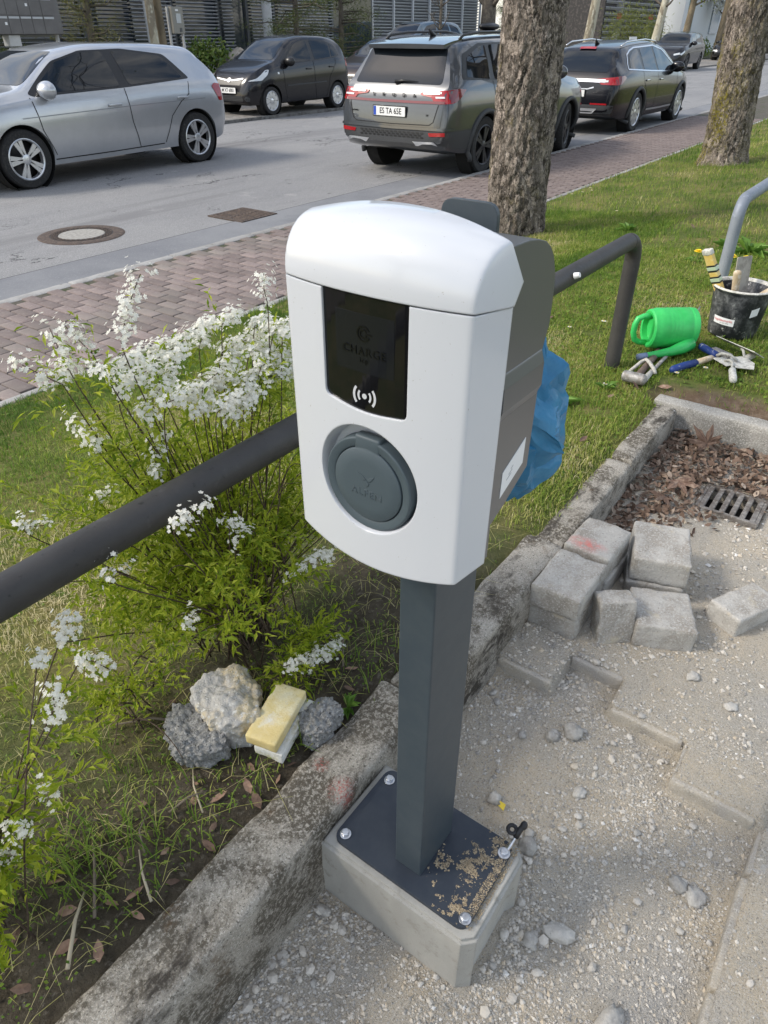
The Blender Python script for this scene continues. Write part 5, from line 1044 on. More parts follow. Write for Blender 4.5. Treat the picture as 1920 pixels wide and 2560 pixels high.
# ------------------------------------------------------------------ street trees
def barkmat(name, lich):
    m, nt, p = newmat(name); g = G(nt); V = g.pos((1, 1, .5))
    dist = g.n('ShaderNodeVectorMath', operation='ADD'); w = g.n('ShaderNodeTexNoise'); w.inputs['Scale'].default_value = 11; w.inputs['Detail'].default_value = 6; w.inputs['Roughness'].default_value = .7; sc = g.n('ShaderNodeVectorMath', operation='SCALE'); sc.inputs['Scale'].default_value = .22
    g.l(V, w.inputs['Vector']); g.l(w.outputs['Color'], sc.inputs[0]); g.l(V, dist.inputs[0]); g.l(sc.outputs[0], dist.inputs[1]); W_ = dist.outputs[0]
    e = g.vor(16, W_, 'DISTANCE_TO_EDGE'); c = g.vor(16, W_, 'F1', 'Color'); sep = g.n('ShaderNodeSeparateColor'); g.l(c, sep.inputs[0])
    e2 = g.vor(34, W_, 'DISTANCE_TO_EDGE')
    col = g.cramp(sep.outputs[0], [(0, (.19, .16, .135)), (.35, (.27, .235, .20)), (.7, (.38, .325, .275)), (1, (.50, .42, .36))])
    col = g.mix(g.ramp(g.noise(75, 6, .75), .42, .66), col, (.16, .135, .112)); col = g.mix(g.ramp(g.noise(20, 6, .75, W_), .54, .62), col, (.52, .45, .395)); col = g.mix(g.ramp(g.noise(13, 5, .7, V), .55, .60), col, (.10, .085, .07))
    fn = g.ramp(g.noise(9, 4, .6, V), .38, .60); fis = g.math('MAXIMUM', g.ramp(e, .0, .085), g.math('MULTIPLY', fn, .8)); col = g.mix(fis, (.022, .018, .014), col)
    f2 = g.math('MAXIMUM', g.ramp(e2, .0, .06), g.ramp(g.noise(14, 4, .6), .42, .55)); col = g.mix(f2, (.05, .04, .032), col)
    lf = g.math('MULTIPLY', g.ramp(g.noise(3.0, 4, .6, g.pos((1, 1, .6))), lich, lich+.14), g.ramp(g.noise(38, 5, .75), .44, .56)); xyz = g.n('ShaderNodeSeparateXYZ'); nr = g.n('ShaderNodeNewGeometry'); g.l(nr.outputs['Normal'], xyz.inputs[0])
    lf = g.math('MULTIPLY', lf, g.ramp(g.math('SUBTRACT', xyz.outputs['Y'], g.math('MULTIPLY', xyz.outputs['X'], .4)), -.3, .6, .22, 1.0)); col = g.mix(lf, col, (.22, .19, .025))
    g.l(col, p.inputs['Base Color']); p.inputs['Roughness'].default_value = .92; p.inputs['Specular IOR Level'].default_value = .2
    b = g.bump(fis, .9, .02); b = g.bump(f2, .5, .008, b); b = g.bump(g.noise(60, 5, .75), .9, .014, b); g.l(g.bump(g.noise(18, 5, .7), .8, .035, b), p.inputs['Normal']); return m
MT['bark'] = barkmat('flaky_bark', .54); MT['bark2'] = barkmat('mossy_bark', .42); MT['branch'] = surf('branch_bark', (.10, .085, .07), (((.16, .14, .11), 8, .45, .6),), .9)
MT['youngleaf'] = leafmat('young_leaves', [(0, (.14, .22, .02)), (1, (.30, .36, .05))], .5, .4)
def street_tree(x, y, r0, lean, label, seed, mat, flare=.12, hgt=4.2, leaves=0):
    z0 = lawnz(x, y)-.05 if y < 3.6 else -.1; t = empty('street_tree', (x, y, z0), 0, label, 'tree'); n = 140; rows = list(np.linspace(0, 2.6, 210))+list(np.linspace(2.65, hgt, 24)); V = []
    for z in rows:
        f = r0*(1+flare*math.exp(-z/.14)-.035*z)
        for j in range(n):
            a = 2*PI*j/n; c, s = math.cos(a), math.sin(a); q = Vector((c*r0*3, s*r0*3, z*1.2+seed)); k = 1+.05*noise.noise(q*1.1)
            pl = Vector((c*r0*15, s*r0*15, z*5.5+seed)); e = noise.noise(pl)+.5*noise.noise(pl*2.3); rid = (abs(e)**.6-.45)*.030+noise.noise(pl*5)*.005+noise.noise(pl*9)*.003
            V.append(((f*k+rid)*c+lean[0]*z, (f*k+rid)*s+lean[1]*z, z))
    F = [(i*n+j, i*n+(j+1) % n, (i+1)*n+(j+1) % n, (i+1)*n+j) for i in range(len(rows)-1) for j in range(n)]; link('trunk', bulk('trunk', V, F, [MT[mat]], True), None, t)
    r_ = random.Random(seed); mb = MB(); tips = []
    def grow(p, d, L, r, lv):
        pts = [p]; q = p.copy(); dd = d.copy()
        for _ in range(4): dd = (dd+Vector((r_.gauss(0, .16), r_.gauss(0, .16), r_.gauss(.05, .1)))).normalized(); q = q+dd*L/4; pts.append(q.copy())
        mb.tube(pts, [r, r*.9, r*.8, r*.7, r*.55], 6 if lv < 2 else 4, False)
        if lv < 4:
            for _ in range(3 if lv < 3 else 2): i = r_.randint(2, 4); nd = (dd+Vector((r_.gauss(0, .75), r_.gauss(0, .75), r_.gauss(.15, .4)))).normalized(); grow(pts[i], nd, L*r_.uniform(.55, .8), r*.52, lv+1)
        else: tips.append(q)
    top = Vector((lean[0]*hgt, lean[1]*hgt, hgt-.1))
    for i in range(6): a = 2*PI*i/6+r_.uniform(-.3, .3); grow(top-Vector((0, 0, r_.uniform(0, .6))), Vector((math.cos(a), math.sin(a), r_.uniform(.5, 1.1))).normalized(), r_.uniform(2.0, 2.8), r0*.42, 0)
    cr = mb.build('crown', MT['branch'], t, True)
    P = np.array([tuple(q) for q in tips]); P = np.repeat(P, 6, 0)+nrg.normal(0, .12, (len(P)*6, 3)); D = unit(len(P)); v, f = leaf_arr(P, D, unit(len(P), 1), nrg.uniform(.04, .08, len(P)), nrg.uniform(.03, .05, len(P))); link('young_leaves', bulk('young_leaves', v, f, [MT['youngleaf']]), None, cr)
    return t
street_tree(6.325, 3.085, .272, (.0, .0), 'thick flaky-barked street tree directly behind the charging station', 3, 'bark', .05)
street_tree(11.50, 2.51, .285, (-.01, .065), 'mossy leaning street tree at the upper right corner', 8, 'bark2', .30)
street_tree(-5.2, 3.0, .27, (.0, .0), 'street tree farther left along the verge', 15, 'bark', .05)
street_tree(17.0, 2.3, .26, (.0, .02), 'street tree farther right along the verge', 21, 'bark2', .2)
# ------------------------------------------------------------------ cars
def pchip(tab):
    X = np.array([t[0] for t in tab], float); Y = np.array([t[1] for t in tab], float); h = np.diff(X); d = np.diff(Y)/h; m = np.zeros(len(X)); m[0], m[-1] = d[0], d[-1]
    for i in range(1, len(X)-1):
        if d[i-1]*d[i] > 0: w1, w2 = 2*h[i]+h[i-1], h[i]+2*h[i-1]; m[i] = (w1+w2)/(w1/d[i-1]+w2/d[i])
    def f(x):
        i = int(min(max(np.searchsorted(X, x)-1, 0), len(h)-1)); t = (x-X[i])/h[i]
        return (2*t**3-3*t*t+1)*Y[i]+(t**3-2*t*t+t)*h[i]*m[i]+(-2*t**3+3*t*t)*Y[i+1]+(t**3-t*t)*h[i]*m[i+1]
    return f
def paint(name, c, metal=.55, rough=.32): return surf(name, c, (((c[0]*.93, c[1]*.93, c[2]*.93), 2.5, .4, .6),), rough, metal=metal, coat=(1.0 if max(c) > .05 else .4), rcoat=.03, spec=.5, bevel=0)
MT['carglass'] = plain('car_glass', (.010, .013, .017), .025, spec=.45)
MT['tyre'] = surf('tyre_rubber', (.022, .022, .023), (((.045, .043, .04), 40, .5, .65),), .85, bump=((120, .3, .004),)); MT['alloy'] = plain('alloy_silver', (.62, .63, .65), .3, metal=.75); MT['darkalloy'] = plain('alloy_dark', (.05, .05, .055), .35, metal=.5)
MT['blacktrim'] = plain('black_trim', (.012, .012, .013), .35); MT['greytrim'] = surf('grey_cladding', (.045, .047, .050), (), .6); MT['chrome'] = plain('chrome', (.62, .62, .64), .22, metal=1); MT['seam'] = plain('panel_gap', (.01, .01, .011), .8)
MT['redlamp'] = plain('red_lamp', (.33, .010, .014), .15, coat=.5); MT['darkred'] = plain('dark_red_lamp', (.16, .008, .012), .12, coat=1); MT['clearlamp'] = plain('clear_lamp', (.62, .65, .67), .12, coat=1); MT['plate'] = plain('plate_white', (.78, .78, .76), .4); MT['plateblue'] = plain('plate_blue', (.02, .07, .42), .4); MT['ink'] = plain('plate_ink', (.012, .012, .014), .5); MT['well'] = plain('wheel_well', (.008, .008, .008), .95)
RINGN = 46
def car_body(S):
    ft, fb, fo, fw, fr_ = (pchip(S[k]) for k in ('top', 'belt', 'bot', 'hw', 'hwr')); L = S['L']
    xs = sorted(set(np.round(np.concatenate([np.array([0, .012, .03, .05]), np.linspace(.07, L-.07, 84), L-np.array([.05, .03, .012, 0])]), 4))); V = []; half = RINGN//2
    for x in xs:
        top, belt, bot, hw, hr = ft(x), fb(x), fo(x), fw(x), fr_(x); belt = min(belt, top-.012); d = top-belt; m = belt-bot; c6 = hw*.955; bulge = S.get('crease', .0)
        pts = [(0, bot), (hw*.80, bot), (hw*.94, bot+.02), (hw*.975, bot+.10*m), (hw*.992, bot+.30*m), (hw*1.0, bot+.55*m), (hw*(1.0), bot+.76*m), (hw*.988, bot+.84*m), (c6, belt), (c6+(hr-c6)*.10, belt+.06*d), (c6+(hr-c6)*.55, belt+.52*d), (hr+.012, belt+.86*d), (hr*.93, belt+.945*d), (hr*.70, belt+.985*d), (hr*.35, top-.002*0), (0, top)]
        P = np.array(pts); s = np.concatenate([[0], np.cumsum(np.linalg.norm(np.diff(P, axis=0), axis=1))]); u = np.concatenate([np.linspace(0, s[4], 6)[:-1], np.linspace(s[4], s[8], 7)[:-1], np.linspace(s[8], s[11], 6)[:-1], np.linspace(s[11], s[15], 8)])
        Q = np.stack([np.interp(u, s, P[:, 0]), np.interp(u, s, P[:, 1])], 1)
        ring = [(x, y, z) for y, z in Q]+[(x, -y, z) for y, z in Q[-2:0:-1]]; V.append(ring)
    n = len(V[0]); VV = [v for r in V for v in r]; F = [(i*n+j, (i+1)*n+j, (i+1)*n+(j+1) % n, i*n+(j+1) % n) for i in range(len(xs)-1) for j in range(n)]
    b = bmesh.new(); bv = [b.verts.new(v) for v in VV]
    for f in F: b.faces.new([bv[i] for i in f])
    b.faces.new(bv[:n]); b.faces.new(bv[-n:][::-1]); bmesh.ops.recalc_face_normals(b, faces=b.faces); return b
class Car:
    def __init__(s, name, label, S, pm, loc, rz, scale=1.0, detail=True):
        s.S = S; s.t = empty(name, loc, rz, label, 'car'); s.t.scale = (scale,)*3; b = car_body(S); s.bvh = BVHTree.FromBMesh(b); me = bpy.data.meshes.new('body'); b.to_mesh(me); b.free(); shade(me, True, 50); me.materials.append(pm); s.body = link('body', me, None, s.t); s.pm = pm
        cut = []; Rw = S['R']; self_w = S['W']/2
        for xa in S['ax']:
            for sy in (-1, 1):
                c = MB().cyl((xa, sy*(self_w-.26), Rw+.0), (xa, sy*(self_w+.2), Rw+.0), Rw+.045, None, 40).build('cut', None); cut.append(c)
        s.body.parent = None; bool_cut(s.body, cut); s.body.parent = s.t; shade(s.body.data, True, 40)
    def wells(s, lip=None):
        S = s.S
        for xa in S['ax']:
            for sy in (-1, 1):
                y0, y1 = sy*(S['W']/2-.255), sy*(S['W']/2-.045); MB().cyl((xa, y0, S['R']), (xa, y1, S['R']), S['R']+.0425, None, 40, False).cyl((xa, y0, S['R']), (xa, y0*1.005, S['R']), S['R']+.0425, None, 40).build('wheel_well', MT['well'], s.t, True, 40)
                if lip:
                    pts = []
                    for a in np.linspace(R(-22), R(202), 30):
                        x, z = xa+(S['R']+.062)*math.cos(a), S['R']+(S['R']+.062)*math.sin(a); h = s.hit((x, sy*3, z), (0, -sy, 0)); pts.append((x, (h[0].y if h else sy*(S['W']/2-.02)), z))
                    MB().tube(pts, .034, 8, True).build('wheel_arch', lip, s.t, True)
    def hit(s, o, d):
        p, n, i, dd = s.bvh.ray_cast(Vector(o), Vector(d)); return (p, n) if p is not None else None
    def patch(s, name, poly, axis, mat, off=.004, rnd=.0, parent=None, grid=.07, th=0):
        """polygon drawn in side (x,z), end (y,z) or plan (x,y) view, laid onto the body surface"""
        if rnd: poly = roundpoly(poly, rnd, 4)
        D = {'L': (0,-1,0), 'R': (0,1,0), 'F': (-1,0,0), 'B': (1,0,0), 'T': (0,0,-1)}[axis]
        def to3(u, v): return {'L': (u, 3, v), 'R': (u, -3, v), 'F': (9, u, v), 'B': (-4, u, v), 'T': (u, v, 5)}[axis]
        b = bmesh.new(); f = b.faces.new([b.verts.new((u, v, 0)) for u, v in poly])
        for k in (0, 1):
            lo, hi = min(p[k] for p in poly), max(p[k] for p in poly)
            for q in np.arange(lo+grid, hi-.01, grid):
                co = [0, 0, 0]; no = [0, 0, 0]; co[k] = q; no[k] = 1; bmesh.ops.bisect_plane(b, geom=list(b.verts)+list(b.edges)+list(b.faces), plane_co=co, plane_no=no)
        bad = []
        for v in b.verts:
            h = s.hit(to3(v.co.x, v.co.y), D)
            if h is None: bad.append(v); continue
            v.co = h[0]+h[1]*off
        if bad: bmesh.ops.delete(b, geom=bad, context='VERTS')
        if th and b.faces:
            r = bmesh.ops.extrude_face_region(b, geom=list(b.faces))
            for v in [g for g in r['geom'] if isinstance(g, bmesh.types.BMVert)]: v.co += Vector(D)*-th
        me = bpy.data.meshes.new(name); bmesh.ops.triangulate(b, faces=[f for f in b.faces if len(f.verts) > 4]); b.normal_update(); b.to_mesh(me); b.free(); shade(me, True, 45); return link(name, me, mat, parent or s.t)
    def line(s, name, pts, axis, mat, w=.009, off=.004, parent=None):
        L_, R_ = [], []
        for i, p in enumerate(pts):
            a, c = Vector(pts[max(0, i-1)]), Vector(pts[min(len(pts)-1, i+1)]); d = (c-a).normalized(); n = Vector((-d.y, d.x))*w/2; L_.append(tuple(Vector(p)+n)); R_.append(tuple(Vector(p)-n))
        return s.patch(name, L_+R_[::-1], axis, mat, off, 0, parent, .035)
    def wheels(s, spokes=5, mat='alloy', twin=True, steer=0, cover=False):
        S = s.S; Rw = S['R']; rr = Rw*.70; tw = .215; proto = None
        for xa in S['ax']:
            for sy in (-1, 1):
                w = MB(); w.lathe([(rr*.93, -.02), (rr*1.0, .0), (rr*1.02, .012), (rr*.97, .018), (rr*.92, .008), (rr*.90, -.05)], 44)
                for k in range(spokes):
                    for q in ((-1, 1) if twin else (0,)):
                        a = 2*PI*k/spokes+q*.16; wd_ = .030 if twin else .05; Mx = Matrix.Rotation(a, 4, 'Z') @ frame_M((0,0,0), (1,0,0), (0,1,0), (0,0,1)); a2 = -q*.0
                        w.prism([(.045, -wd_*.55), (rr*.94, -wd_*(.85 if not cover else 1.1)), (rr*.94, wd_*(.85 if not cover else 1.1)), (.045, wd_*.55)], .016, Mx @ Matrix.Translation((0, 0, -.012)))
                w.lathe([(.0, .012), (.035, .011), (.055, .004), (.06, -.015), (.0, -.015)], 24); wo = w.build('wheel', MT[mat], s.t, True, 35)
                t = MB(); t.lathe([(rr*.96, -tw*.48), (rr*1.02, -tw*.5), (Rw*.93, -tw*.5), (Rw*.985, -tw*.40), (Rw, -tw*.2), (Rw, tw*.2), (Rw*.985, tw*.40), (Rw*.93, tw*.49), (rr*1.04, tw*.48), (rr*.98, tw*.42)], 56); t.build('tyre', MT['tyre'], wo, True, 40)
                d = MB(); d.lathe([(0, -.06), (rr*.95, -.06), (rr*.95, -.065), (0, -.065)], 32); d.build('brake_disc', MT['darkalloy'] if mat != 'x' else MT['well'], wo)
                st = steer if xa == max(S['ax']) else 0
                wo.matrix_local = Matrix.Translation((xa, sy*(S['W']/2-.125), Rw)) @ Matrix.Rotation(st, 4, 'Z') @ Matrix.Rotation(R(-90)*sy, 4, 'X')
                # outward side gets the rim face
                for ch in wo.children: pass
                for me in {wo.data}:
                    me.transform(Matrix.Translation((0, 0, tw*.40)))
    def side_glass(s, dlo, panes, sides='LR', frame='blacktrim', chrome=None):
        for a in sides:
            f = s.patch('window_frame', dlo, a, MT[frame], .003, .05)
            if chrome:
                for c in chrome: s.line('chrome_strip', c, a, MT['chrome'], .022, .0065, f)
            for p in panes: s.patch('side_window', p, a, MT['carglass'], .0055, .035)
    def mirror(s, x, z, y, mat, low='blacktrim'):
        for sy in (-1, 1):
            b = bmesh.new(); bmesh.ops.create_uvsphere(b, u_segments=20, v_segments=12, radius=1)
            for v in b.verts: q = v.co; v.co = Vector((q.x*.115*(1 if q.x > 0 else .5), q.y*.145, q.z*.098))
            o = bm_obj(b, 'door_mirror', mat, s.t, True); o.location = (x, sy*(y+.10), z); MB().box((x-.01, sy*(y+.0), z-.055), (.05, .14, .04), None, .012).build('mirror_arm', MT[low], o).matrix_parent_inverse = Matrix.Translation((-x, -sy*(y+.10), -z))
    def plate_at(s, end, z, txt, y=0, tilt=0, w=.52, frame=True):
        h = s.hit((-4, y, z), (1, 0, 0)) if end == 'B' else s.hit((9, y, z), (-1, 0, 0)); x = h[0].x; sg = -1 if end == 'B' else 1
        ex = (0, -1, 0) if end == 'B' else (0, 1, 0); M = frame_M((x+sg*.018, y, z), ex, (0, 0, 1), (sg, 0, 0)) @ Matrix.Rotation(tilt, 4, 'X')
        p = MB(); p.prism(rrect(-w/2-.012, w/2+.012, -.066, .066, .008, 3), .012, M @ Matrix.Translation((0, 0, -.008))); pf = p.build('licence_plate', MT['blacktrim'], s.t); q = MB(); q.prism(rrect(-w/2, w/2, -.055, .055, .006, 3), .004, M @ Matrix.Translation((0, 0, .003))); q.build('plate_face', MT['plate'], pf); q = MB(); q.prism(rrect(-w/2+.003, -w/2+.044, -.052, .052, .004, 3), .0025, M @ Matrix.Translation((0, 0, .006))); q.build('country_band', MT['plateblue'], pf)
        text_part('plate_text', txt, .098, M @ Matrix.Translation((.022, 0, .0085)) @ Matrix.Scale(.86, 4, (1,0,0)), MT['ink'], pf, .0008, 1.0, .001)
        return M
    def handle(s, x, z, sides='LR', mat=None):
        for a in sides:
            h = s.hit((x, 3 if a == 'L' else -3, z), (0, -1 if a == 'L' else 1, 0)); sg = 1 if a == 'L' else -1
            MB().box((x, h[0].y+sg*.016, z), (.19, .022, .030), None, .009, 3).build('door_handle', mat or s.pm, s.t, True, 40)
GOLF = dict(L=4.255, W=1.79, R=.318, ax=(.62, 3.257), top=[(0,.60),(.02,.90),(.05,1.01),(.10,1.08),(.26,1.30),(.34,1.395),(.50,1.418),(1.2,1.45),(1.8,1.452),(2.3,1.405),(2.45,1.37),(3.12,1.01),(3.3,.985),(3.8,.90),(4.08,.78),(4.2,.66),(4.255,.50)],
    belt=[(0,.56),(.02,.82),(.06,.94),(.6,.985),(2.9,.915),(3.3,.88),(3.9,.77),(4.15,.64),(4.255,.47)], bot=[(0,.38),(.1,.29),(.6,.22),(3.6,.20),(4.1,.22),(4.255,.30)], hw=[(0,.78),(.03,.835),(.08,.862),(.3,.885),(.8,.895),(3.2,.895),(3.8,.86),(4.08,.77),(4.2,.66),(4.255,.52)], hwr=[(0,.74),(.1,.74),(.36,.575),(.7,.575),(2.2,.58),(2.6,.60),(3.15,.74),(3.8,.74),(4.1,.62),(4.255,.42)])
KODI = dict(L=4.76, W=1.875, R=.362, ax=(.98, 3.77), top=[(0,.56),(.02,.78),(.06,.99),(.10,1.08),(.16,1.15),(.34,1.43),(.42,1.545),(.6,1.60),(1.2,1.645),(2.0,1.66),(2.7,1.625),(2.95,1.57),(3.62,1.14),(3.75,1.115),(4.3,1.04),(4.6,.93),(4.72,.75),(4.76,.58)],
    belt=[(0,.52),(.03,.74),(.08,.96),(.14,1.06),(.6,1.10),(3.2,1.04),(3.7,1.0),(4.3,.93),(4.65,.78),(4.76,.54)], bot=[(0,.44),(.1,.36),(.6,.27),(3.9,.25),(4.5,.27),(4.76,.36)], hw=[(0,.80),(.04,.86),(.12,.895),(.35,.925),(.9,.937),(3.6,.937),(4.2,.90),(4.55,.80),(4.72,.64),(4.76,.55)], hwr=[(0,.75),(.1,.80),(.40,.655),(.8,.66),(2.6,.645),(3.0,.67),(3.6,.80),(4.2,.78),(4.6,.62),(4.76,.45)])
INSI = dict(L=4.92, W=1.86, R=.345, ax=(1.16, 3.897), top=[(0,.50),(.02,.72),(.06,.92),(.12,1.02),(.45,1.33),(.55,1.40),(.7,1.435),(1.5,1.505),(2.2,1.526),(2.8,1.475),(3.0,1.43),(3.8,1.02),(3.95,.99),(4.5,.90),(4.75,.78),(4.88,.62),(4.92,.5)],
    belt=[(0,.46),(.03,.70),(.1,.92),(.2,.98),(.8,1.01),(3.3,.94),(3.9,.90),(4.5,.80),(4.8,.66),(4.92,.46)], bot=[(0,.40),(.1,.32),(.6,.24),(3.9,.22),(4.6,.23),(4.92,.32)], hw=[(0,.74),(.04,.82),(.12,.86),(.4,.90),(1.0,.925),(3.7,.925),(4.3,.88),(4.7,.78),(4.88,.62),(4.92,.52)], hwr=[(0,.69),(.1,.74),(.5,.57),(.9,.60),(2.6,.60),(3.0,.63),(3.8,.76),(4.4,.74),(4.75,.60),(4.92,.42)])
ITEN = dict(L=3.565, W=1.60, R=.285, ax=(.56, 2.94), top=[(0,.50),(.02,.78),(.06,1.0),(.12,1.12),(.28,1.40),(.40,1.47),(.9,1.53),(1.5,1.54),(1.95,1.49),(2.1,1.44),(2.76,1.05),(2.9,1.015),(3.22,.91),(3.40,.79),(3.52,.62),(3.565,.48)],
    belt=[(0,.46),(.03,.72),(.1,.98),(.5,1.03),(2.4,.95),(2.8,.93),(3.2,.80),(3.45,.66),(3.565,.44)], bot=[(0,.36),(.1,.28),(.5,.21),(3.0,.20),(3.4,.20),(3.565,.26)], hw=[(0,.62),(.05,.71),(.2,.765),(.6,.795),(2.8,.795),(3.2,.75),(3.42,.66),(3.53,.55),(3.565,.46)], hwr=[(0,.58),(.1,.64),(.4,.54),(.8,.555),(1.9,.55),(2.2,.57),(2.8,.67),(3.2,.64),(3.45,.52),(3.565,.38)])
def base_car(name, label, S, pm, loc, rz, scale=1.0):
    return Car(name, label, S, pm, loc, rz, scale)
MT['creaseg'] = plain('crease_grey', (.28, .29, .31), .5, metal=.4)
# silver hatchback passing on the road, facing left
c = Car('silver_hatchback', 'silver hatchback standing on the road, far left, facing out of the picture', GOLF, paint('silver_paint', (.47, .485, .51), .55, .28), (8.67, 10.22, -.08), PI, 1.06)
c.wells(); c.wheels(5, 'alloy')
c.side_glass([(.60, 1.03), (.86, 1.315), (1.5, 1.385), (2.1, 1.372), (2.52, 1.275), (3.02, .965), (2.95, .935), (1.7, .965)], [(.72, 1.045), (.80, 1.17), (.84, 1.245), (1.0, 1.315), (1.5, 1.36), (1.66, 1.360), (1.62, .995), (1.2, 1.01)], ) if False else None
c.side_glass([(.60, 1.035), (.86, 1.315), (1.5, 1.385), (2.1, 1.372), (2.52, 1.275), (3.02, .965), (2.95, .935), (1.7, .975)], [[(.72, 1.05), (.93, 1.295), (1.5, 1.362), (1.66, 1.362), (1.62, .998)], [(1.76, .992), (1.80, 1.362), (2.1, 1.35), (2.48, 1.262), (2.80, 1.06), (2.84, .965)]])
c.patch('windscreen', [(-.64, 1.045), (.64, 1.045), (.52, 1.365), (-.52, 1.365)], 'F', MT['carglass'], .004, .05); c.patch('rear_window', [(-.56, 1.08), (.56, 1.08), (.47, 1.33), (-.47, 1.33)], 'B', MT['carglass'], .004, .05)
for a in 'LR':
    c.line('door_seam', [(3.02, .93), (2.98, .60), (2.86, .33)], a, MT['seam']); c.line('door_seam', [(1.72, .97), (1.70, .60), (1.62, .30)], a, MT['seam']); c.line('door_seam', [(.66, 1.0), (.70, .86), (.86, .78), (1.05, .62), (1.13, .45), (1.20, .31)], a, MT['seam']); c.line('body_crease', [(.42, .795), (1.7, .775), (3.2, .735)], a, MT['creaseg'], .010); c.line('sill_seam', [(1.22, .30), (2.0, .285), (2.88, .28)], a, MT['seam'], .012)
    c.patch('tail_lamp', [(.012, .80), (.02, .94), (.20, .965), (.25, .93), (.18, .80)], a, MT['redlamp'], .008, .015)
    c.patch('tail_lamp_trim', [(.012, .80), (.012, .745), (.16, .755), (.18, .80)], a, MT['redlamp'], .006, .01); c.patch('head_lamp', [(3.86, .66), (3.72, .74), (3.95, .76), (4.12, .68), (4.10, .60)], a, MT['clearlamp'], .006, .02)
c.handle(1.93, .80); c.handle(.83, .825); c.mirror(2.82, 1.0, .82, c.pm); c.plate_at('B', .62, 'M VW 712')
MB().tube([(1.05, 0, 1.44), (.99, 0, 1.50), (.95, 0, 1.515)], [.012, .008, .003], 8).build('roof_antenna', MT['blacktrim'], c.t, True)
c.patch('grille', [(-.45, .58), (.45, .58), (.45, .66), (-.45, .66)], 'F', MT['blacktrim'], .004, .01); c.patch('lower_bumper', [(-.62, .30), (.62, .30), (.64, .42), (-.64, .42)], 'B', MT['blacktrim'], .004, .02)
# small black hatchback parked in the bay, facing left
c = Car('black_city_car', 'small black hatchback with round silver wheel covers parked across the street', ITEN, paint('black_paint', (.006, .006, .009), .2, .25), (16.50, 13.80, -.02), PI, 1.0)
c.wells(); c.wheels(9, 'alloy', False, 0, True)
c.side_glass([(.38, 1.12), (.50, 1.34), (.9, 1.44), (1.6, 1.445), (1.95, 1.38), (2.55, 1.01), (2.45, .985), (1.6, 1.02), (.62, 1.08)], [[(.42, 1.13), (.50, 1.28), (.66, 1.37), (.70, 1.10)], [(.75, 1.095), (.72, 1.385), (.95, 1.425), (1.38, 1.43), (1.36, 1.05)], [(1.48, 1.045), (1.50, 1.43), (1.68, 1.42), (1.94, 1.355), (2.36, 1.06), (2.38, 1.0)]])
c.patch('windscreen', [(-.60, 1.07), (.60, 1.07), (.50, 1.42), (-.50, 1.42)], 'F', MT['carglass'], .004, .05); c.patch('rear_window', [(-.54, 1.12), (.54, 1.12), (.46, 1.40), (-.46, 1.40)], 'B', MT['carglass'], .004, .05)
for a in 'LR':
    c.line('door_seam', [(2.52, .98), (2.50, .6), (2.42, .30)], a, MT['seam']); c.line('door_seam', [(1.43, 1.03), (1.42, .6), (1.38, .28)], a, MT['seam']); c.line('door_seam', [(.60, 1.06), (.62, .95), (.85, .70), (.92, .45), (.98, .29)], a, MT['seam']); c.line('side_moulding', [(1.0, .60), (1.7, .585), (2.42, .57)], a, MT['greytrim'], .03, .008)
    c.patch('head_lamp', [(3.47, .68), (3.30, .74), (3.05, .885), (2.96, .895), (3.02, .80), (3.20, .69)], a, MT['clearlamp'], .006, .03); c.patch('tail_lamp', [(.04, .88), (.05, 1.06), (.16, 1.08), (.20, .9)], a, MT['redlamp'], .006, .02); c.patch('side_repeater', [(2.72, .80), (2.66, .80), (2.66, .84), (2.72, .84)], a, MT['clearlamp'], .006, .01)
c.handle(1.62, .88); c.handle(.78, .90); c.mirror(2.32, 1.04, .73, MT['blacktrim'])
c.patch('grille', [(-.40, .70), (.40, .70), (.36, .60), (-.36, .60)], 'F', MT['blacktrim'], .004, .02); c.line('grille_bar', [(-.42, .725), (-.16, .695), (0, .68), (.16, .695), (.42, .725)], 'F', MT['chrome'], .026, .010); c.patch('grille_emblem', [(.06*math.cos(t), .690+.04*math.sin(t)) for t in np.linspace(0, 2*PI, 17)[:-1]], 'F', MT['chrome'], .016); c.patch('lower_grille', [(-.46, .30), (.46, .30), (.44, .40), (-.44, .40)], 'F', MT['greytrim'], .005, .02)
for z in (.32, .35, .38): c.line('grille_slat', [(-.44, z), (0, z), (.44, z)], 'F', MT['blacktrim'], .012, .009)
for y in (-.55, .55): c.patch('fog_lamp', [(y+.055*math.cos(t), .34+.05*math.sin(t)) for t in np.linspace(0, 2*PI, 13)[:-1]], 'F', MT['greytrim'], .006)
c.plate_at('F', .50, 'M XT 6001'); MB().tube([(1.86, 0, 1.49), (1.80, 0, 1.62), (1.76, 0, 1.70)], [.006, .004, .003], 6).build('roof_antenna', MT['blacktrim'], c.t, True)
# grey SUV parked at the kerb, seen from behind
c = Car('grey_suv', 'metallic grey SUV with red light bar parked at the kerb behind the charger', KODI, paint('graphite_paint', (.075, .08, .088), .6, .28), (8.66, 6.17, -.08), 0, .985)
c.wells(MT['greytrim']); c.wheels(5, 'darkalloy', True, R(14))
c.side_glass([(.40, 1.17), (.56, 1.44), (1.0, 1.555), (2.2, 1.57), (2.75, 1.50), (3.42, 1.10), (3.3, 1.075), (1.6, 1.12)], [[(.52, 1.19), (.63, 1.40), (1.0, 1.52), (1.18, 1.53), (1.10, 1.15)], [(1.22, 1.145), (1.28, 1.535), (2.05, 1.55), (2.02, 1.115)], [(2.12, 1.11), (2.14, 1.55), (2.3, 1.54), (2.72, 1.47), (3.2, 1.15), (3.22, 1.09)]])
c.patch('windscreen', [(-.70, 1.17), (.70, 1.17), (.58, 1.55), (-.58, 1.55)], 'F', MT['carglass'], .004, .05)
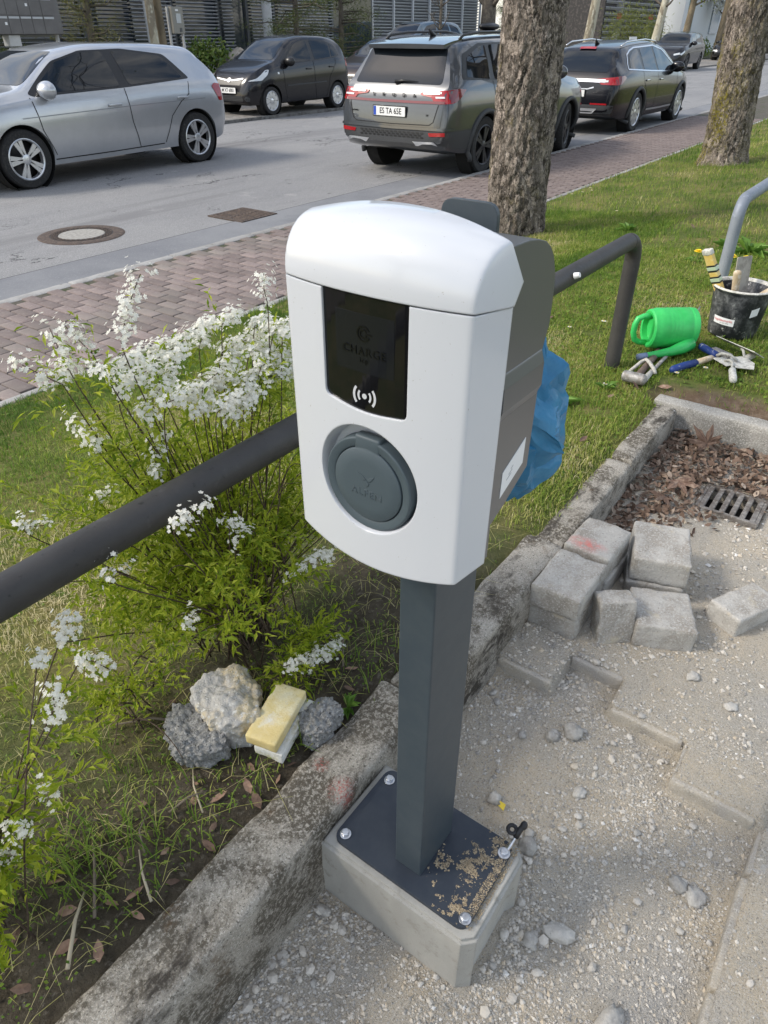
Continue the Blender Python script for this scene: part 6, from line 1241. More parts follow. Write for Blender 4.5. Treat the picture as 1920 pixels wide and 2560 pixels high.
c.patch('rear_window', [(-.70, 1.115), (.70, 1.115), (.60, 1.515), (-.60, 1.515)], 'B', MT['carglass'], .004, .05)
b = bmesh.new(); sp_ = []
for y in np.linspace(-.60, .60, 15):
    k = 1-(y/.60)**2*.55; sp_.append([b.verts.new((.80, y, 1.600+.022*k)), b.verts.new((.50, y*1.0, 1.566+.026*k)), b.verts.new((.33-.06*k, y*1.0, 1.536+.018*k)), b.verts.new((.335-.06*k, y*.99, 1.500)), b.verts.new((.50, y*.98, 1.50))])
for A, B in zip(sp_, sp_[1:]):
    for i in range(4): b.faces.new((A[i], B[i], B[i+1], A[i+1]))
b.faces.new(sp_[0]); b.faces.new(sp_[-1][::-1]); bm_obj(b, 'roof_spoiler', c.pm, c.t, True, 30)
c.line('light_bar', [(-.80, .925), (-.4, .918), (0, .916), (.4, .918), (.80, .925)], 'B', MT['darkred'], .030, .012)
for sy in (-1, 1):
    c.patch('tail_lamp', [(sy*y, z) for y, z in ((.40, 1.035), (.86, 1.06), (.89, 1.04), (.89, .915), (.72, .905), (.64, .935), (.60, .975), (.44, .995))], 'B', MT['redlamp'], .010, .015); c.patch('tail_lamp_lens', [(sy*y, z) for y, z in ((.46, 1.022), (.74, 1.035), (.74, 1.015), (.48, 1.003))], 'B', MT['clearlamp'], .016, .004); c.patch('tail_lamp_lens', [(sy*y, z) for y, z in ((.66, .985), (.80, .99), (.80, .97), (.67, .965))], 'B', MT['clearlamp'], .016, .004)
    c.patch('rear_reflector', [(sy*y, z) for y, z in ((.60, .575), (.84, .59), (.84, .545), (.62, .535))], 'B', MT['redlamp'], .012, .008); c.patch('diffuser_trim', [(sy*y, z) for y, z in ((.36, .465), (.70, .475), (.74, .452), (.42, .436))], 'B', MT['alloy'], .030, .008)
    c.patch('tail_lamp_side', [(.03, .915), (.03, 1.05), (.26, 1.075), (.42, 1.06), (.30, .985), (.16, .92)], 'L' if sy > 0 else 'R', MT['darkred'], .010, .015)
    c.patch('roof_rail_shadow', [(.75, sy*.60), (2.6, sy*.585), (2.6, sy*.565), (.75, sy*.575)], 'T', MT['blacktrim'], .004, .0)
    MB().tube([(.70, sy*.585, 1.60), (.80, sy*.585, 1.645), (1.2, sy*.582, 1.675), (2.2, sy*.575, 1.685), (2.55, sy*.575, 1.655), (2.65, sy*.575, 1.63)], .017, 8).build('roof_rail', MT['blacktrim'], c.t, True)
c.patch('bumper_cladding', [(-.84, .44), (.84, .44), (.90, .60), (-.90, .60)], 'B', MT['greytrim'], .006, .03); c.line('bumper_edge', [(-.90, .625), (0, .612), (.90, .625)], 'B', c.pm, .03, .02); 
for j in range(3):
    for i in range(14 if j % 2 else 15):
        y = -.50+i*.0715+(.036 if j % 2 else 0); z = .515+j*.026; c.patch('honeycomb_cell', [(y-.028, z), (y-.016, z+.010), (y+.016, z+.010), (y+.028, z), (y+.016, z-.010), (y-.016, z-.010)], 'B', MT['blacktrim'], .010)
c.line('tailgate_seam', [(-.72, .90), (-.66, .70), (-.60, .665), (0, .655), (.60, .665), (.66, .70), (.72, .90)], 'B', MT['seam'], .010, .004)
M = c.plate_at('B', .80, 'ES TA 65E', .04); h = c.hit((-4, 0, .99), (1, 0, 0))
for i, ch in enumerate('SKODA'): text_part('badge_letter', ch, .062, frame_M((h[0].x-.016, .325-i*.165, .988), (0,-1,0), (0,0,1), (-1,0,0)), MT['blacktrim'], c.t, .004)
h = c.hit((-4, .6, .78), (1, 0, 0)); text_part('badge_letter', 'KODIAQ', .026, frame_M((h[0].x-.012, .63, .79), (0,-1,0), (0,0,1), (-1,0,0)), MT['blacktrim'], c.t, .003); h = c.hit((-4, -.58, .78), (1, 0, 0)); text_part('badge_letter', 'iV', .036, frame_M((h[0].x-.012, -.56, .775), (0,-1,0), (0,0,1), (-1,0,0)), MT['blacktrim'], c.t, .003)
MB().tube([(.115, .02, 1.135), (.13, -.10, 1.150), (.145, -.33, 1.135)], [.026, .014, .008], 8).build('rear_wiper', MT['blacktrim'], c.t, True)
MB().tube([(.98, 0, 1.635), (.92, 0, 1.675), (.86, 0, 1.715)], [.045, .026, .006], 8).build('roof_antenna', MT['blacktrim'], c.t, True)
for a in 'LR':
    c.line('door_seam', [(1.15, 1.13), (1.20, .9), (1.42, .66), (1.50, .40)], a, MT['seam']); c.line('door_seam', [(2.08, 1.11), (2.06, .7), (2.02, .40)], a, MT['seam']); c.line('door_seam', [(3.3, 1.07), (3.28, .7), (3.18, .40)], a, MT['seam']); c.patch('sill_cladding', [(1.42, .27), (1.42, .40), (3.30, .40), (3.30, .27)], a, MT['greytrim'], .006, .01); c.patch('bumper_corner', [(.02, .44), (.02, .60), (.56, .60), (.60, .36), (.2, .38)], a, MT['greytrim'], .006, .02)
c.handle(1.40, .97); c.handle(2.25, .95); c.mirror(3.10, 1.17, .86, c.pm)
# black estate car parked ahead of it
c = Car('black_estate_car', 'black estate car with chrome window line parked at the kerb behind the tree', INSI, paint('deep_black_paint', (.005, .005, .008), .3, .22), (14.64, 6.22, -.08), 0, 1.0)
c.wells(MT['greytrim']); c.wheels(10, 'alloy', False)
DL = [(.62, 1.075), (.78, 1.30), (1.2, 1.405), (2.3, 1.43), (2.8, 1.36), (3.55, .99), (3.45, .965), (1.8, 1.02)]
c.side_glass(DL, [[(.72, 1.085), (.84, 1.27), (1.2, 1.375), (1.36, 1.385), (1.30, 1.045)], [(1.42, 1.04), (1.48, 1.39), (2.15, 1.41), (2.15, 1.01)], [(2.25, 1.005), (2.26, 1.408), (2.4, 1.40), (2.78, 1.335), (3.30, 1.05), (3.36, .985)]], chrome=[[(.62, 1.075), (.66, 1.16), (.78, 1.30), (.95, 1.36), (1.2, 1.405), (2.3, 1.432), (2.8, 1.362), (3.3, 1.12)], [(.62, 1.072), (1.8, 1.018), (3.45, .962)]])
c.patch('windscreen', [(-.68, 1.06), (.68, 1.06), (.54, 1.41), (-.54, 1.41)], 'F', MT['carglass'], .004, .05); c.patch('rear_window', [(-.62, 1.035), (.62, 1.035), (.52, 1.345), (-.52, 1.345)], 'B', MT['carglass'], .004, .05)
c.line('brake_lamp', [(-.16, 1.392), (0, 1.396), (.16, 1.392)], 'B', MT['redlamp'], .03, .02); c.line('tailgate_chrome', [(-.62, .90), (-.3, .905), (0, .906), (.3, .905), (.62, .90)], 'B', MT['chrome'], .05, .014); c.line('tailgate_chrome', [(-.42, .80), (-.30, .77), (0, .765), (.30, .77), (.42, .80)], 'B', MT['chrome'], .02, .012)
for sy in (-1, 1):
    c.patch('tail_lamp', [(sy*y, z) for y, z in ((.44, .93), (.82, .965), (.86, .84), (.55, .845))], 'B', MT['redlamp'], .012, .02); c.patch('tail_lamp_lens', [(sy*y, z) for y, z in ((.50, .905), (.68, .912), (.68, .882), (.52, .878))], 'B', MT['clearlamp'], .018, .006); c.patch('tail_lamp_side', [(.03, .84), (.03, .96), (.34, .985), (.42, .95), (.22, .85)], 'L' if sy > 0 else 'R', MT['darkred'], .011, .02)
    MB().tube([(.75, sy*.55, 1.44), (1.0, sy*.555, 1.50), (2.0, sy*.56, 1.535), (2.6, sy*.56, 1.505), (2.75, sy*.56, 1.47)], .014, 8).build('roof_rail', MT['chrome'], c.t, True)
c.patch('lower_bumper', [(-.80, .38), (.80, .38), (.84, .52), (-.84, .52)], 'B', MT['greytrim'], .006, .03); c.line('rear_reflector', [(-.72, .535), (-.40, .535)], 'B', MT['redlamp'], .025, .016); c.line('rear_reflector', [(.72, .535), (.40, .535)], 'B', MT['redlamp'], .025, .016); c.patch('skid_plate', [(-.45, .38), (.45, .38), (.55, .46), (-.55, .46)], 'B', MT['alloy'], .012, .02)
for a in 'LR':
    c.line('door_seam', [(1.32, 1.03), (1.36, .85), (1.62, .62), (1.72, .38)], a, MT['seam']); c.line('door_seam', [(2.2, 1.0), (2.18, .7), (2.12, .34)], a, MT['seam']); c.line('door_seam', [(3.5, .96), (3.46, .7), (3.36, .34)], a, MT['seam']); c.line('sill_strip', [(1.75, .36), (2.5, .35), (3.35, .35)], a, MT['alloy'], .035, .012)
c.handle(1.55, .87, 'LR', MT['chrome']); c.handle(2.40, .86, 'LR', MT['chrome']); c.mirror(3.22, 1.05, .84, c.pm); MB().tube([(.95, 0, 1.46), (.90, 0, 1.50), (.85, 0, 1.54)], [.05, .03, .008], 8).build('roof_antenna', MT['blacktrim'], c.t, True); c.plate_at('B', .70, 'M EC 118')
# cars farther off
def far_car(name, label, S, col, loc, rz, scale, kind):
    c = Car(name, label, S, col, loc, rz, scale); c.wells(); c.wheels(5, 'alloy' if kind != 'dark' else 'darkalloy'); t = {id(KODI): ([[(.52, 1.19), (.63, 1.40), (1.0, 1.52), (1.18, 1.53), (1.10, 1.15)], [(1.22, 1.145), (1.28, 1.535), (2.05, 1.55), (2.02, 1.115)], [(2.12, 1.11), (2.14, 1.55), (2.3, 1.54), (2.72, 1.47), (3.2, 1.15), (3.22, 1.09)]], 1.17, 1.55, .70, .58, .93), id(INSI): ([[(.72, 1.085), (.84, 1.27), (1.36, 1.385), (1.30, 1.045)], [(1.42, 1.04), (1.48, 1.39), (2.15, 1.41), (2.15, 1.01)], [(2.25, 1.005), (2.26, 1.408), (2.78, 1.335), (3.30, 1.05), (3.36, .985)]], 1.06, 1.41, .68, .54, .80)}[id(S)]
    for a in 'LR':
        for p in t[0]: c.patch('side_window', p, a, MT['carglass'], .005, .03)
        L = S['L']; zz = t[5]; c.patch('head_lamp_side', [(L-.10, zz-.20), (L-.42, zz-.05), (L-.40, zz-.12), (L-.16, zz-.26)], a, MT['clearlamp'], .006, .01); c.line('door_seam', [(2.15, 1.02), (2.12, .4)], a, MT['seam']); c.line('door_seam', [(3.35, .95), (3.25, .4)], a, MT['seam'])
    c.patch('windscreen', [(-t[3], t[1]), (t[3], t[1]), (t[4], t[2]), (-t[4], t[2])], 'F', MT['carglass'], .004, .05); c.patch('rear_window', [(-.62, t[1]), (.62, t[1]), (.52, t[2]-.06), (-.52, t[2]-.06)], 'B', MT['carglass'], .004, .05)
    for sy in (-1, 1):
        c.patch('head_lamp', [(sy*y, z) for y, z in ((.42, zz-.20), (.70, zz-.14), (.72, zz-.22), (.44, zz-.27))], 'F', MT['clearlamp'], .008, .01); c.patch('grille', [(sy*y, z) for y, z in ((.03, zz-.18), (.30, zz-.19), (.27, zz-.36), (.05, zz-.36))], 'F', MT['blacktrim'], .006, .03)
        c.patch('tail_lamp', [(sy*y, z) for y, z in ((.45, .90), (.82, .93), (.84, .82), (.5, .82))], 'B', MT['redlamp'], .01, .02)
    c.patch('lower_grille', [(-.6, .36), (.6, .36), (.56, .48), (-.56, .48)], 'F', MT['blacktrim'], .006, .02); c.mirror(3.12, t[1]+.0, .86, c.pm); return c
c = far_car('dark_brown_saloon', 'dark brown car mostly hidden between black hatchback and grey SUV', INSI, paint('brown_paint', (.035, .024, .022), .4, .3), (22.35, 13.95, -.02), PI, 1.0, 'x'); c.plate_at('F', .50, 'M BL 03')
far_car('blue_grey_suv', 'blue grey SUV standing far back in front of white louvres', KODI, paint('blue_grey_paint', (.09, .14, .18), .6, .3), (33.1, 20.2, .32), PI+R(-6), 1.0, 'x')
c = far_car('dark_grey_car', 'dark car with glossy roof box far back beside the near tree', KODI, paint('dark_grey_paint', (.03, .028, .03), .4, .25), (38.5, 20.4, .05), PI, .95, 'x'); b = boulder(1, (.9, .38, .18), .0, 1, 3, 0); bm_obj(b, 'roof_box', MT['blacktrim'], c.t, True).location = (1.7, 0, 1.84)
far_car('black_suv', 'black SUV with angry headlamps far down the street facing the viewer', KODI, paint('black_suv_paint', (.012, .013, .017), .3, .25), (47.2, 13.55, -.06), PI+R(3), 1.0, 'dark').plate_at('F', .58, 'M AX 21')
far_car('distant_black_car', 'small distant black car beyond the leaning tree', INSI, paint('distant_black_paint', (.012, .012, .015), .3, .25), (64.0, 14.6, -.06), PI, 1.0, 'dark')
# covers in the road
MT['rustiron'] = surf('rusty_iron', (.115, .085, .068), (((.07, .055, .048), 20, .4, .6), ((.19, .15, .12), 50, .55, .7)), .8, metal=.3, bump=((150, .5, .004),))
mh = empty('manhole_cover', (4.10, 6.67, -.078), 0, 'round iron manhole cover with concrete centre in the road', 'manhole cover')
MB().lathe([(.30, 0), (.30, .006), (.39, .006), (.40, .004), (.41, 0)], 64).build('frame', MT['rustiron'], mh, True, 30); MB().lathe([(0, .007), (.215, .007), (.22, .0), (0, .0)], 56).build('concrete_centre', surf('cover_concrete', (.34, .325, .295), (((.25, .24, .22), 30, .4, .6),), .9, bump=((120, .5, .004),)), mh, True, 30)
MB().lathe([(.222, 0), (.222, .0045), (.30, .0045)], 64).build('ring_bed', plain('ring_dark', (.035, .03, .027), .85), mh)
rg = MB()
for ring, n_ in ((.236, 30), (.257, 34), (.278, 36)):
    for i in range(n_): a = 2*PI*(i+.5*(ring > .25))/n_; rg.box((ring*math.cos(a), ring*math.sin(a), .006), (.014, .026, .006), a)
tag(rg.build('studs', MT['rustiron'], mh), kind='stuff')
dg = empty('street_drain', (5.66, 6.02, -.076), R(0), 'rectangular rusty iron street drain grate beside the gutter', 'drain grate')
MB().box((0, 0, .001), (.50, .50, .004)).build('sump', plain('drain_dark', (.012, .01, .009), .9), dg)
for i in range(9): MB().box((-.20+i*.05, 0, .006), (.026, .44, .010), None, .002).build('bar', MT['rustiron'], dg)
fr = MB()
for s in (-1, 1): fr.box((s*.245, 0, .005), (.04, .53, .011)); fr.box((0, s*.245, .0045), (.45, .04, .010))
fr.box((0, 0, .007), (.42, .02, .009)); fr.build('frame', MT['rustiron'], dg)
# ------------------------------------------------------------------ buildings and planting across the street
MT['louver'] = plain('louvre_grey', (.50, .51, .54), .45, metal=.3); MT['darkglass'] = plain('facade_glass', (.03, .04, .052), .05, spec=.9); MT['darkframe'] = plain('dark_frame', (.075, .078, .085), .5); MT['whitelouver'] = plain('white_louvre', (.55, .57, .60), .5); MT['steelcol'] = surf('column_grey', (.50, .505, .50), (((.43, .435, .43), 3, .4, .6),), .5)
def louvres(t, x0, x1, y, z0, z1, pitch, mat, name='louvre_slats', dep=.07, gaps=()):
    V, F = [], []
    for z in np.arange(z0, z1, pitch):
        n = len(V)
        for (a, b2) in ((x0, x1),):
            V += [(a, y, z), (b2, y, z), (b2, y-dep, z+pitch*.30), (a, y-dep, z+pitch*.30), (a, y, z+pitch*.50), (b2, y, z+pitch*.50), (b2, y-dep, z+pitch*.40), (a, y-dep, z+pitch*.40)]
        F += [(n, n+1, n+2, n+3), (n+3, n+2, n+6, n+7), (n+7, n+6, n+5, n+4)]
    o = link(name, bulk(name, V, F, [mat]), None, t); return tag(o, kind='stuff')
bA = empty('office_building', (0, 22, 0), 0, 'dark glazed office building with grey louvre blinds behind the parked cars', 'building')
def inb(o, t=bA): o.parent = t; return o
MB().box((16.4, 1.2, 3.4), (26.6, 2, 7)).build('wall', MT['darkframe'], bA)
xs_ = [5.0, 8.4, 11.8, 15.2, 18.6, 20.6, 22.0, 23.4, 26.8, 29.6]
for i, (a, b2) in enumerate(zip(xs_, xs_[1:])):
    w = MB().box(((a+b2)/2, .17, 2.6), (b2-a-.18, .06, 4.6)).build('window', MT['darkglass'], bA)
    MB().box((a, .12, 2.6), (.12, .14, 4.8)).build('mullion', MT['darkframe'], bA)
    MB().box(((a+b2)/2, .125, .45), (b2-a-.12, .10, .5)).build('sill_panel', MT['steelcol'] if i > 3 else MT['darkframe'], bA)
for (a, b2) in ((16.9, 18.5), (18.7, 20.5), (20.7, 21.2), (22.1, 23.3), (23.5, 26.7)): louvres(bA, a, b2, .0, .75, 4.6, .10, MT['louver'])
for (a, b2) in ((11.9, 15.1), (15.3, 16.8)): louvres(bA, a, b2, .0, .9, 4.6, .10, plain('louvre_dark', (.24, .245, .26), .5))
for x in (16.6, 21.6): MB().lathe([(.17, 0), (.17, 5), (0, 5)], 24).build('column', MT['steelcol'], bA, True).location = (x, -1.3, 0); MB().box((x+.24, -1.36, .7), (.10, .12, 1.25), None, .01).build('column_guard', MT['darkframe'], bA)
bB = empty('louvred_pavilion', (0, 25, 0), 0, 'pale building wing clad in white horizontal louvres', 'building')
MB().box((38.5, 1.2, 3.4), (11, 2, 7)).build('wall', plain('pavilion_wall', (.20, .21, .23), .6), bB); louvres(bB, 33.2, 43.8, .05, 1.2, 5, .13, MT['whitelouver'], 'louvre_slats', .10)
for x in (33.2, 35.1, 36.8, 38.4, 40.0, 41.8, 43.8): MB().box((x, -.10, 3.1), (.09, .10, 4)).build('louvre_rail', MT['whitelouver'], bB)
MB().box((33.1, -.14, 3.2), (.22, .2, 4.6)).build('corner_post', plain('post_white', (.6, .6, .62), .5), bB)
rl = empty('ramp_railing', (31.8, 22.6, 0), 0, 'thin grey steel railing on a ramp before the white louvres', 'railing')
for i in range(6): MB().cyl((i*1.0, 0, 0), (i*1.0, 0, 1.35+.12*min(i, 4)), .03, None, 8).build('post', MT['steelcol'], rl, True)
for k in (.25, .9): MB().tube([(0, 0, .45+k), (4, 0, .93+k), (5.2, 0, .93+k)], .03, 8).build('rail', MT['steelcol'], rl, True)
# mailbox bank with street sign
mbx = empty('mailbox_bank', (10.3, 17.0, 0), 0, 'grey steel mailbox bank with address strip at the upper left corner', 'mailboxes')
MT['mailgrey'] = surf('mailbox_grey', (.155, .15, .15), (((.13, .125, .125), 3, .4, .6),), .5, metal=.3); MT['mailflap'] = plain('mail_flap', (.40, .42, .45), .35, metal=.4)
MB().box((0, 0, 1.98), (1.52, .32, .90), None, .01).build('housing', MT['mailgrey'], mbx)
for i in range(5):
    for j in range(2):
        x, z = -.62+i*.27, 1.70+j*.33; d = MB().box((x, -.165, z), (.262, .012, .32), None, .003).build('mailbox_door', MT['mailgrey'], mbx); MB().box((x, -.175, z+.125), (.235, .01, .038), None, .003).build('flap', MT['mailflap'], d)
        if (i, j) in ((2, 1), (0, 0)): MB().box((x+.07, -.174, z+.02), (.05, .004, .05)).build('name_card', MT['sticker'], d)
MB().box((0, -.162, 2.33), (1.50, .012, .19), None, .003).build('sign_strip', MT['mailgrey'], mbx); text_part('lettering', 'OSKAR-MESSTER-STRASSE 33', .088, frame_M((-.02, -.170, 2.20+.045), (1,0,0), (0,0,1), (0,-1,0)), MT['ink'], mbx, .001)
for x in (-.78, .70): MB().cyl((x, .05, -.1), (x, .05, 2.4), .045, None, 12).build('post', MT['steelcol'], mbx, True)
MB().cyl((-.40, .05, 0), (-.40, .05, 1.30), .09, None, 16).build('pedestal', MT['steelcol'], mbx, True); MB().box((-.40, .02, 1.42), (.26, .26, .20), None, .01).build('pedestal_head', MT['steelcol'], mbx)
mt_ = empty('meter_cabinet', (14.42, 17.0, 0), 0, 'grey beige meter cabinet on two steel posts behind the silver car', 'cabinet')
MB().box((0, 0, 1.82), (.36, .18, .56), None, .01).build('cabinet', surf('cabinet_beige', (.26, .25, .22), (), .6), mt_); MB().box((.01, -.094, 1.86), (.15, .008, .20)).build('panel', MT['mailflap'], mt_); MB().box((-.02, -.094, 2.03), (.09, .008, .04)).build('badge', MT['sticker'], mt_); MB().box((.05, -.094, 1.62), (.07, .008, .08)).build('lock_plate', MT['darkframe'], mt_)
for x in (-.205, .205): MB().box((x, .05, 1.0), (.05, .05, 2.2)).build('post', MT['steelcol'], mt_)
# far end buildings on the right
bC = empty('brick_building', (0, 0, 0), 0, 'dark building with horizontal metal bars beyond the trees on the right', 'building')
MB().box((62, 24.5, 5), (13, 5, 10)).build('wall', surf('dark_brick', (.045, .042, .042), (((.09, .08, .075), 6, .5, .6),), .8), bC); tag(louvres(bC, 55.5, 68.4, 21.95, .8, 8, .34, plain('bar_grey', (.22, .22, .23), .5), 'bars', .03), kind='stuff')
for x in (58.2, 64.8): w = MB().box((x, 21.98, 2.2), (1.5, .05, 2.6)).build('window', MT['darkglass'], bC); MB().box((x, 21.94, 1.35), (1.3, .03, .5)).build('window_band', plain('band_white', (.6, .6, .6), .6), bC); MB().box((x+.1, 21.935, 2.5), (.9, .03, .35)).build('window_sign', plain('sign_red', (.45, .04, .04), .6), bC)
MB().box((62, 21.9, .45), (13.2, .1, .9)).build('plinth', plain('plinth_grey', (.32, .31, .34), .7), bC)
bD = empty('white_building', (0, 0, 0), 0, 'white and teal panelled building at the far right end of the street', 'building')
MB().box((84, 25, 6), (22, 6, 12)).build('wall', plain('wall_white', (.62, .65, .68), .6), bD); MB().box((74.6, 21.96, 6), (2.4, .1, 12)).build('teal_strip', plain('panel_teal', (.12, .22, .23), .4), bD); MB().box((73.2, 21.9, 1.8), (.9, .16, 4.2), None, .07).build('white_pylon', plain('pylon_white', (.66, .68, .70), .5), bD)
for x in (83, 87.5, 92): MB().box((x, 21.95, 4.2), (2.6, .1, 5.5)).build('window', plain('pale_glass', (.30, .36, .42), .08, spec=.8), bD)
bE = empty('grey_building', (0, 0, 0), 0, 'pale grey building closing the street in the far distance', 'building'); MB().box((130, 8, 7), (6, 70, 16)).build('wall', plain('wall_grey', (.42, .43, .45), .7), bE)
for i in range(9): MB().box((126.9, -18+i*6, 4.5), (.1, 3.4, 3.2)).build('window', MT['darkglass'], bE)
# plants of the front gardens
def crown_leaves(name, pts, size, mat, parent, ar=.5, up=0.):
    P = np.array(pts); D = unit(len(P), up); N = unit(len(P), .8); L = nrg.uniform(size*.6, size*1.3, len(P)); V, F = leaf_arr(P, D, N, L, L*ar, .2, .1); return link(name, bulk(name, V, F, [mat]), None, parent)
def clump_pts(centers, n, sp): 
    out = []
    for c in centers:
        for _ in range(n): out.append((c[0]+rng.gauss(0, sp[0]), c[1]+rng.gauss(0, sp[1]), max(.02, c[2]+rng.gauss(0, sp[2]))))
    return out
MT['pine'] = leafmat('pine_needles', [(0, (.035, .055, .014)), (.5, (.085, .115, .028)), (1, (.17, .19, .05))], .6, .15); MT['pine2'] = leafmat('olive_needles', [(0, (.08, .10, .026)), (.6, (.18, .18, .06)), (1, (.30, .27, .11))], .6, .2); MT['laurel'] = leafmat('laurel_leaf', [(0, (.05, .10, .015)), (.6, (.13, .20, .035)), (1, (.26, .30, .08))], .4, .2); MT['budding'] = leafmat('budding_leaf', [(0, (.16, .20, .03)), (1, (.36, .38, .07))], .5, .4); MT['willow'] = leafmat('willow_leaf', [(0, (.10, .13, .03)), (1, (.23, .25, .07))], .5, .3)
def pine(x, y, label, h, rad, mat, seed, zlo=.5, n=34, dense=150):
    t = empty('pine_tree', (x, y, 0), 0, label, 'tree'); r_ = random.Random(seed); mb = MB(); mb.tube([(0, 0, 0), (.05, 0, h*.5), (0, .05, h)], [.11, .08, .02], 8); pts = []
    for i in range(n):
        z = zlo+(h-zlo)*(i/n); a = r_.uniform(0, 6.28); l = rad*(1-.55*(i/n))*r_.uniform(.55, 1.1); e = (math.cos(a)*l, math.sin(a)*l, z+r_.uniform(-.25, .3)); mb.tube([(0, 0, z), (e[0]*.55, e[1]*.55, z+.04), e], [.03, .018, .006], 5)
        for q in (.35, .55, .75, .9, 1.0): pts += clump_pts([(e[0]*q, e[1]*q, z+(e[2]-z)*q)], dense//5, (.14, .14, .10))
    mb.build('trunk', MT['branch'], t, True); crown_leaves('crown', pts, .13, MT[mat], t, .10); return t
pine(12.25, 17.6, 'olive green pine with tangled branches between mailboxes and meter cabinet', 4.2, 1.15, 'pine2', 3, .5, 40, 130); pine(20.7, 18.6, 'large dark pine behind the small black hatchback', 5.0, 2.1, 'pine', 4, .2, 60, 220); pine(23.4, 18.9, 'dark conifer between black hatchback and white louvres', 4.6, 1.9, 'pine', 5, .2, 54, 220)
pine(10.9, 19.6, 'shadowy conifer behind the mailbox bank', 4.5, 1.2, 'pine', 6, .3, 34, 140); pine(43.5, 23.2, 'yellow-green conifer behind the blue grey SUV', 5.5, 1.7, 'laurel', 7, .8, 44, 170); pine(47.5, 22.5, 'green conifer beside the pale leaning trunk', 5.5, 1.8, 'laurel', 9, .6, 44, 170)
def bush(x, y, z, label, rad, n, mat, size, seed, ar=.45, clumps=26):
    t = empty('garden_shrub', (x, y, z), 0, label, 'shrub'); r_ = random.Random(seed); cs = []; mb = MB()
    for _ in range(clumps):
        u = Vector((r_.gauss(0, 1), r_.gauss(0, 1), abs(r_.gauss(0, 1)))).normalized()*r_.uniform(.55, 1); c = (u.x*rad[0], u.y*rad[1], u.z*rad[2]); cs.append(c); mb.tube([(0, 0, 0), (c[0]*.5, c[1]*.5, c[2]*.6), c], [.02, .012, .004], 4)
    mb.build('stems', MT['twig'], t, True); crown_leaves('foliage', clump_pts(cs, n//clumps, (rad[0]*.16, rad[1]*.16, rad[2]*.14)), size, MT[mat], t, ar); return t
bush(17.0, 18.6, 0, 'round green laurel bush beside boulders, left of the black hatchback', (1.15, .9, 1.30), 4600, 'laurel', .14, 1); bush(27.6, 17.8, 0, 'pale flowering low bush between parked cars', (.8, .7, .75), 1500, 'willow', .08, 2); bush(53.0, 18.6, 0, 'feathery olive willow shrub behind the black estate car', (2.6, 2.0, 3.0), 5200, 'willow', .30, 3, .10, 60); bush(66.5, 18.8, 0, 'low green shrub by the white pylon', (2.2, 1.2, 1.2), 1400, 'laurel', .2, 4); bush(60.5, 19, 0, 'low hedge-like shrub before the barred building', (3.0, 1.0, .9), 1500, 'laurel', .2, 5); bush(14.9, 17.6, 0, 'low brownish green ground cover behind the silver car', (1.6, .7, .5), 1800, 'pine2', .10, 6); bush(77, 18.5, .0, 'green shrub at the foot of the blossom tree', (2.5, 1.5, 1.6), 1400, 'laurel', .25, 7)
MT['boulder'] = surf('pale_boulder', (.30, .275, .24), (((.20, .18, .155), 3, .4, .6), ((.40, .38, .34), 9, .5, .65)), .92, bump=((14, .8, .05),))
for i, (x, y, r, l) in enumerate(((17.9, 18.15, .85, 'tall pale boulder beside the laurel bush'), (17.2, 17.6, .62, 'grey rounded boulder right of the laurel bush'), (16.2, 17.5, .5, 'low grey boulder behind the silver car'), (18.7, 18.0, .75, 'pale boulder partly hidden by the black hatchback'), (24.9, 17.8, .7, 'pale boulder between black hatchback and brown car'))):
    stone((x, y, r*.35), r, (1.1, .9, 1.0), l, 11+i, 'boulder', 'boulder', .35, 3, name='boulder', fr=2.6)
def thin_tree(x, y, label, r, lean, h, mat, seed, leaves=None, nb=9, z0=0, blen=1.3):
    t = empty('young_tree', (x, y, z0), 0, label, 'tree'); r_ = random.Random(seed); mb = MB(); pts = [(lean[0]*z, lean[1]*z, z) for z in np.linspace(-.1, h, 12)]; mb.tube(pts, list(np.linspace(r, r*.6, 12)), 14); mb.build('trunk', MT[mat], t, True); mb = MB(); tips = []
    for _ in range(nb):
        z = r_.uniform(h*.34, h); a = r_.uniform(0, 6.28); p = Vector((lean[0]*z, lean[1]*z, z)); d = Vector((math.cos(a), math.sin(a), r_.uniform(.5, 1.2))).normalized(); q = p+d*blen*r_.uniform(.6, 1.2); mb.tube([p, (p+q)/2+Vector((0, 0, -.08)), q], [r*.35, r*.22, r*.08], 6); tips += [tuple(q), tuple((p+q)/2)]
        for _ in range(3): u = p+(q-p)*r_.uniform(.4, .95); v = u+Vector((r_.gauss(0, .35), r_.gauss(0, .35), r_.uniform(.1, .5)))*blen*.6; mb.tube([u, v], [r*.12, r*.03], 4); tips.append(tuple(v))
    cr = mb.build('crown', MT[mat] if mat == 'branch' else MT['branch'], t, True)
    if leaves: crown_leaves('leaves', clump_pts(tips, leaves[1], (.22, .22, .2)), leaves[2], MT[leaves[0]], cr, .6)
    return t
MT['plane'] = surf('mottled_trunk', (.40, .37, .28), (((.22, .19, .14), 3.2, .5, .58, (1,1,.5)), ((.50, .48, .39), 5, .55, .62, (1,1,.5))), .85, bump=((20, .4, .02),)); MT['plane2'] = surf('brown_smooth_trunk', (.20, .16, .105), (((.13, .105, .07), 5, .45, .6, (1,1,.4)),), .85, bump=((20, .4, .02),))
thin_tree(13.45, 16.75, 'pale mottled plane trunk behind the silver car roof', .12, (.0, .0), 6, 'plane', 1); thin_tree(13.80, 16.9, 'darker mottled trunk close right of the pale one', .13, (0, 0), 6, 'plane2', 2)
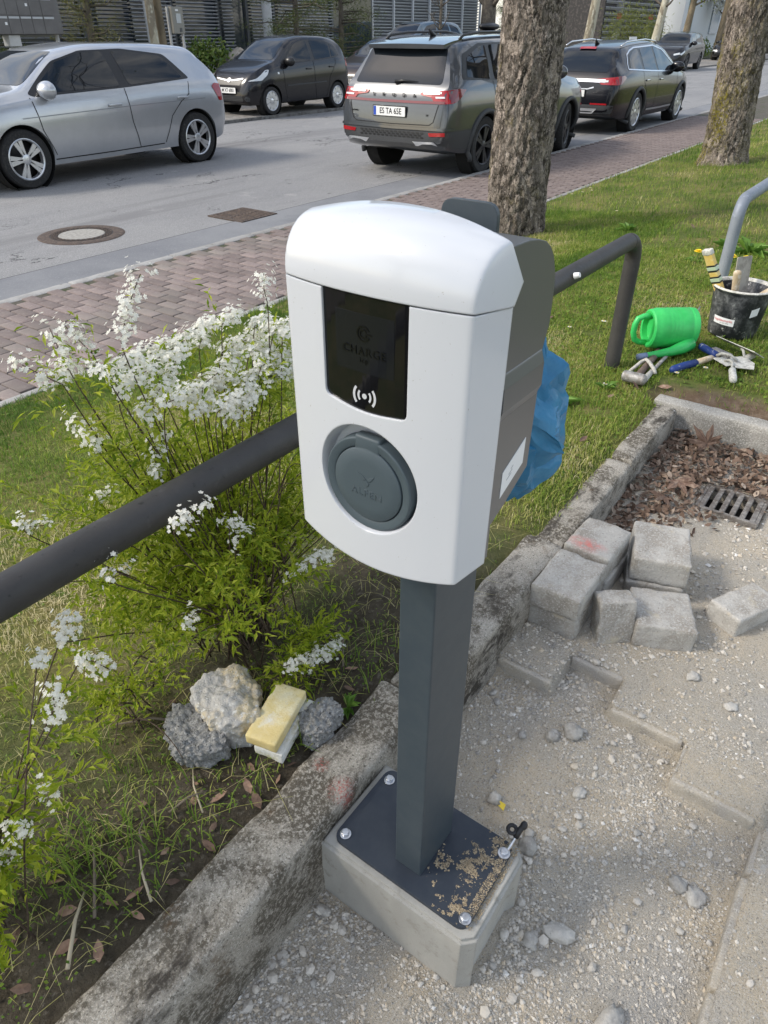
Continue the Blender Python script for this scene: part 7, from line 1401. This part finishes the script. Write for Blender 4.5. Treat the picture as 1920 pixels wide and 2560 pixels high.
thin_tree(40.5, 16.8, 'pale leaning trunk between the blue grey SUV and the near tree', .26, (.10, -.05), 7, 'plane', 3); thin_tree(37.2, 17.2, 'dark slim tree with fresh leaves behind the grey SUV roof', .20, (0, 0), 7, 'branch', 4, ('budding', 14, .14)); thin_tree(50.2, 16.6, 'pale slanting trunk before the barred building', .25, (.12, -.07), 8, 'plane', 5); thin_tree(53.8, 15.9, 'brown young tree with budding leaves, second from the barred building', .22, (.07, -.04), 8, 'plane2', 6, ('budding', 16, .16), 12)
thin_tree(62.0, 15.9, 'brown young tree in front of the white pylon', .25, (.05, -.03), 8, 'plane2', 7, ('budding', 10, .16), 12); thin_tree(65.0, 14.6, 'slanting brown tree right of the black SUV', .26, (.10, -.06), 8, 'plane2', 8); thin_tree(60.5, 13.35, 'slim brown tree at the kerb right of the black SUV', .26, (.06, -.04), 8, 'plane2', 9, ('budding', 8, .18), 12); thin_tree(82, 16.5, 'sparse budding tree at the far end of the street', .16, (0, 0), 8, 'branch', 10, ('budding', 20, .25), 16, 0, 2.2)
t = thin_tree(80.0, 20.0, 'tree full of white blossom at the far right', .22, (0, 0), 7, 'branch', 12, ('petal', 90, .22), 22, 0, 2.6)
thin_tree(26.8, 16.9, 'dark forked sapling beside the ramp railing', .07, (.02, 0), 3.2, 'branch', 13, None, 10, 0, .8); thin_tree(38.9, 21.6, 'thick dark trunk behind the blue grey SUV', .45, (0, 0), 6, 'branch', 14)
sg = empty('small_sign', (47.5, 16.9, 0), 0, 'small white sign on a thin post behind the black estate car', 'sign'); MB().cyl((0, 0, 0), (0, 0, 1.1), .03, None, 8).build('post', MT['steelcol'], sg); MB().box((0, -.04, 1.22), (1.15, .03, .28)).build('panel', MT['sticker'], sg)
cb = empty('utility_cabinet', (72.5, 15.4, 0), 0, 'pale grey street utility cabinet at the far right', 'cabinet'); MB().box((0, 0, .85), (2.2, .7, 1.7), None, .03).build('body', plain('cabinet_grey', (.42, .43, .41), .6), cb); MB().box((0, 0, 1.74), (2.3, .8, .08), None, .02).build('lid', plain('cabinet_lid', (.36, .37, .36), .6), cb)
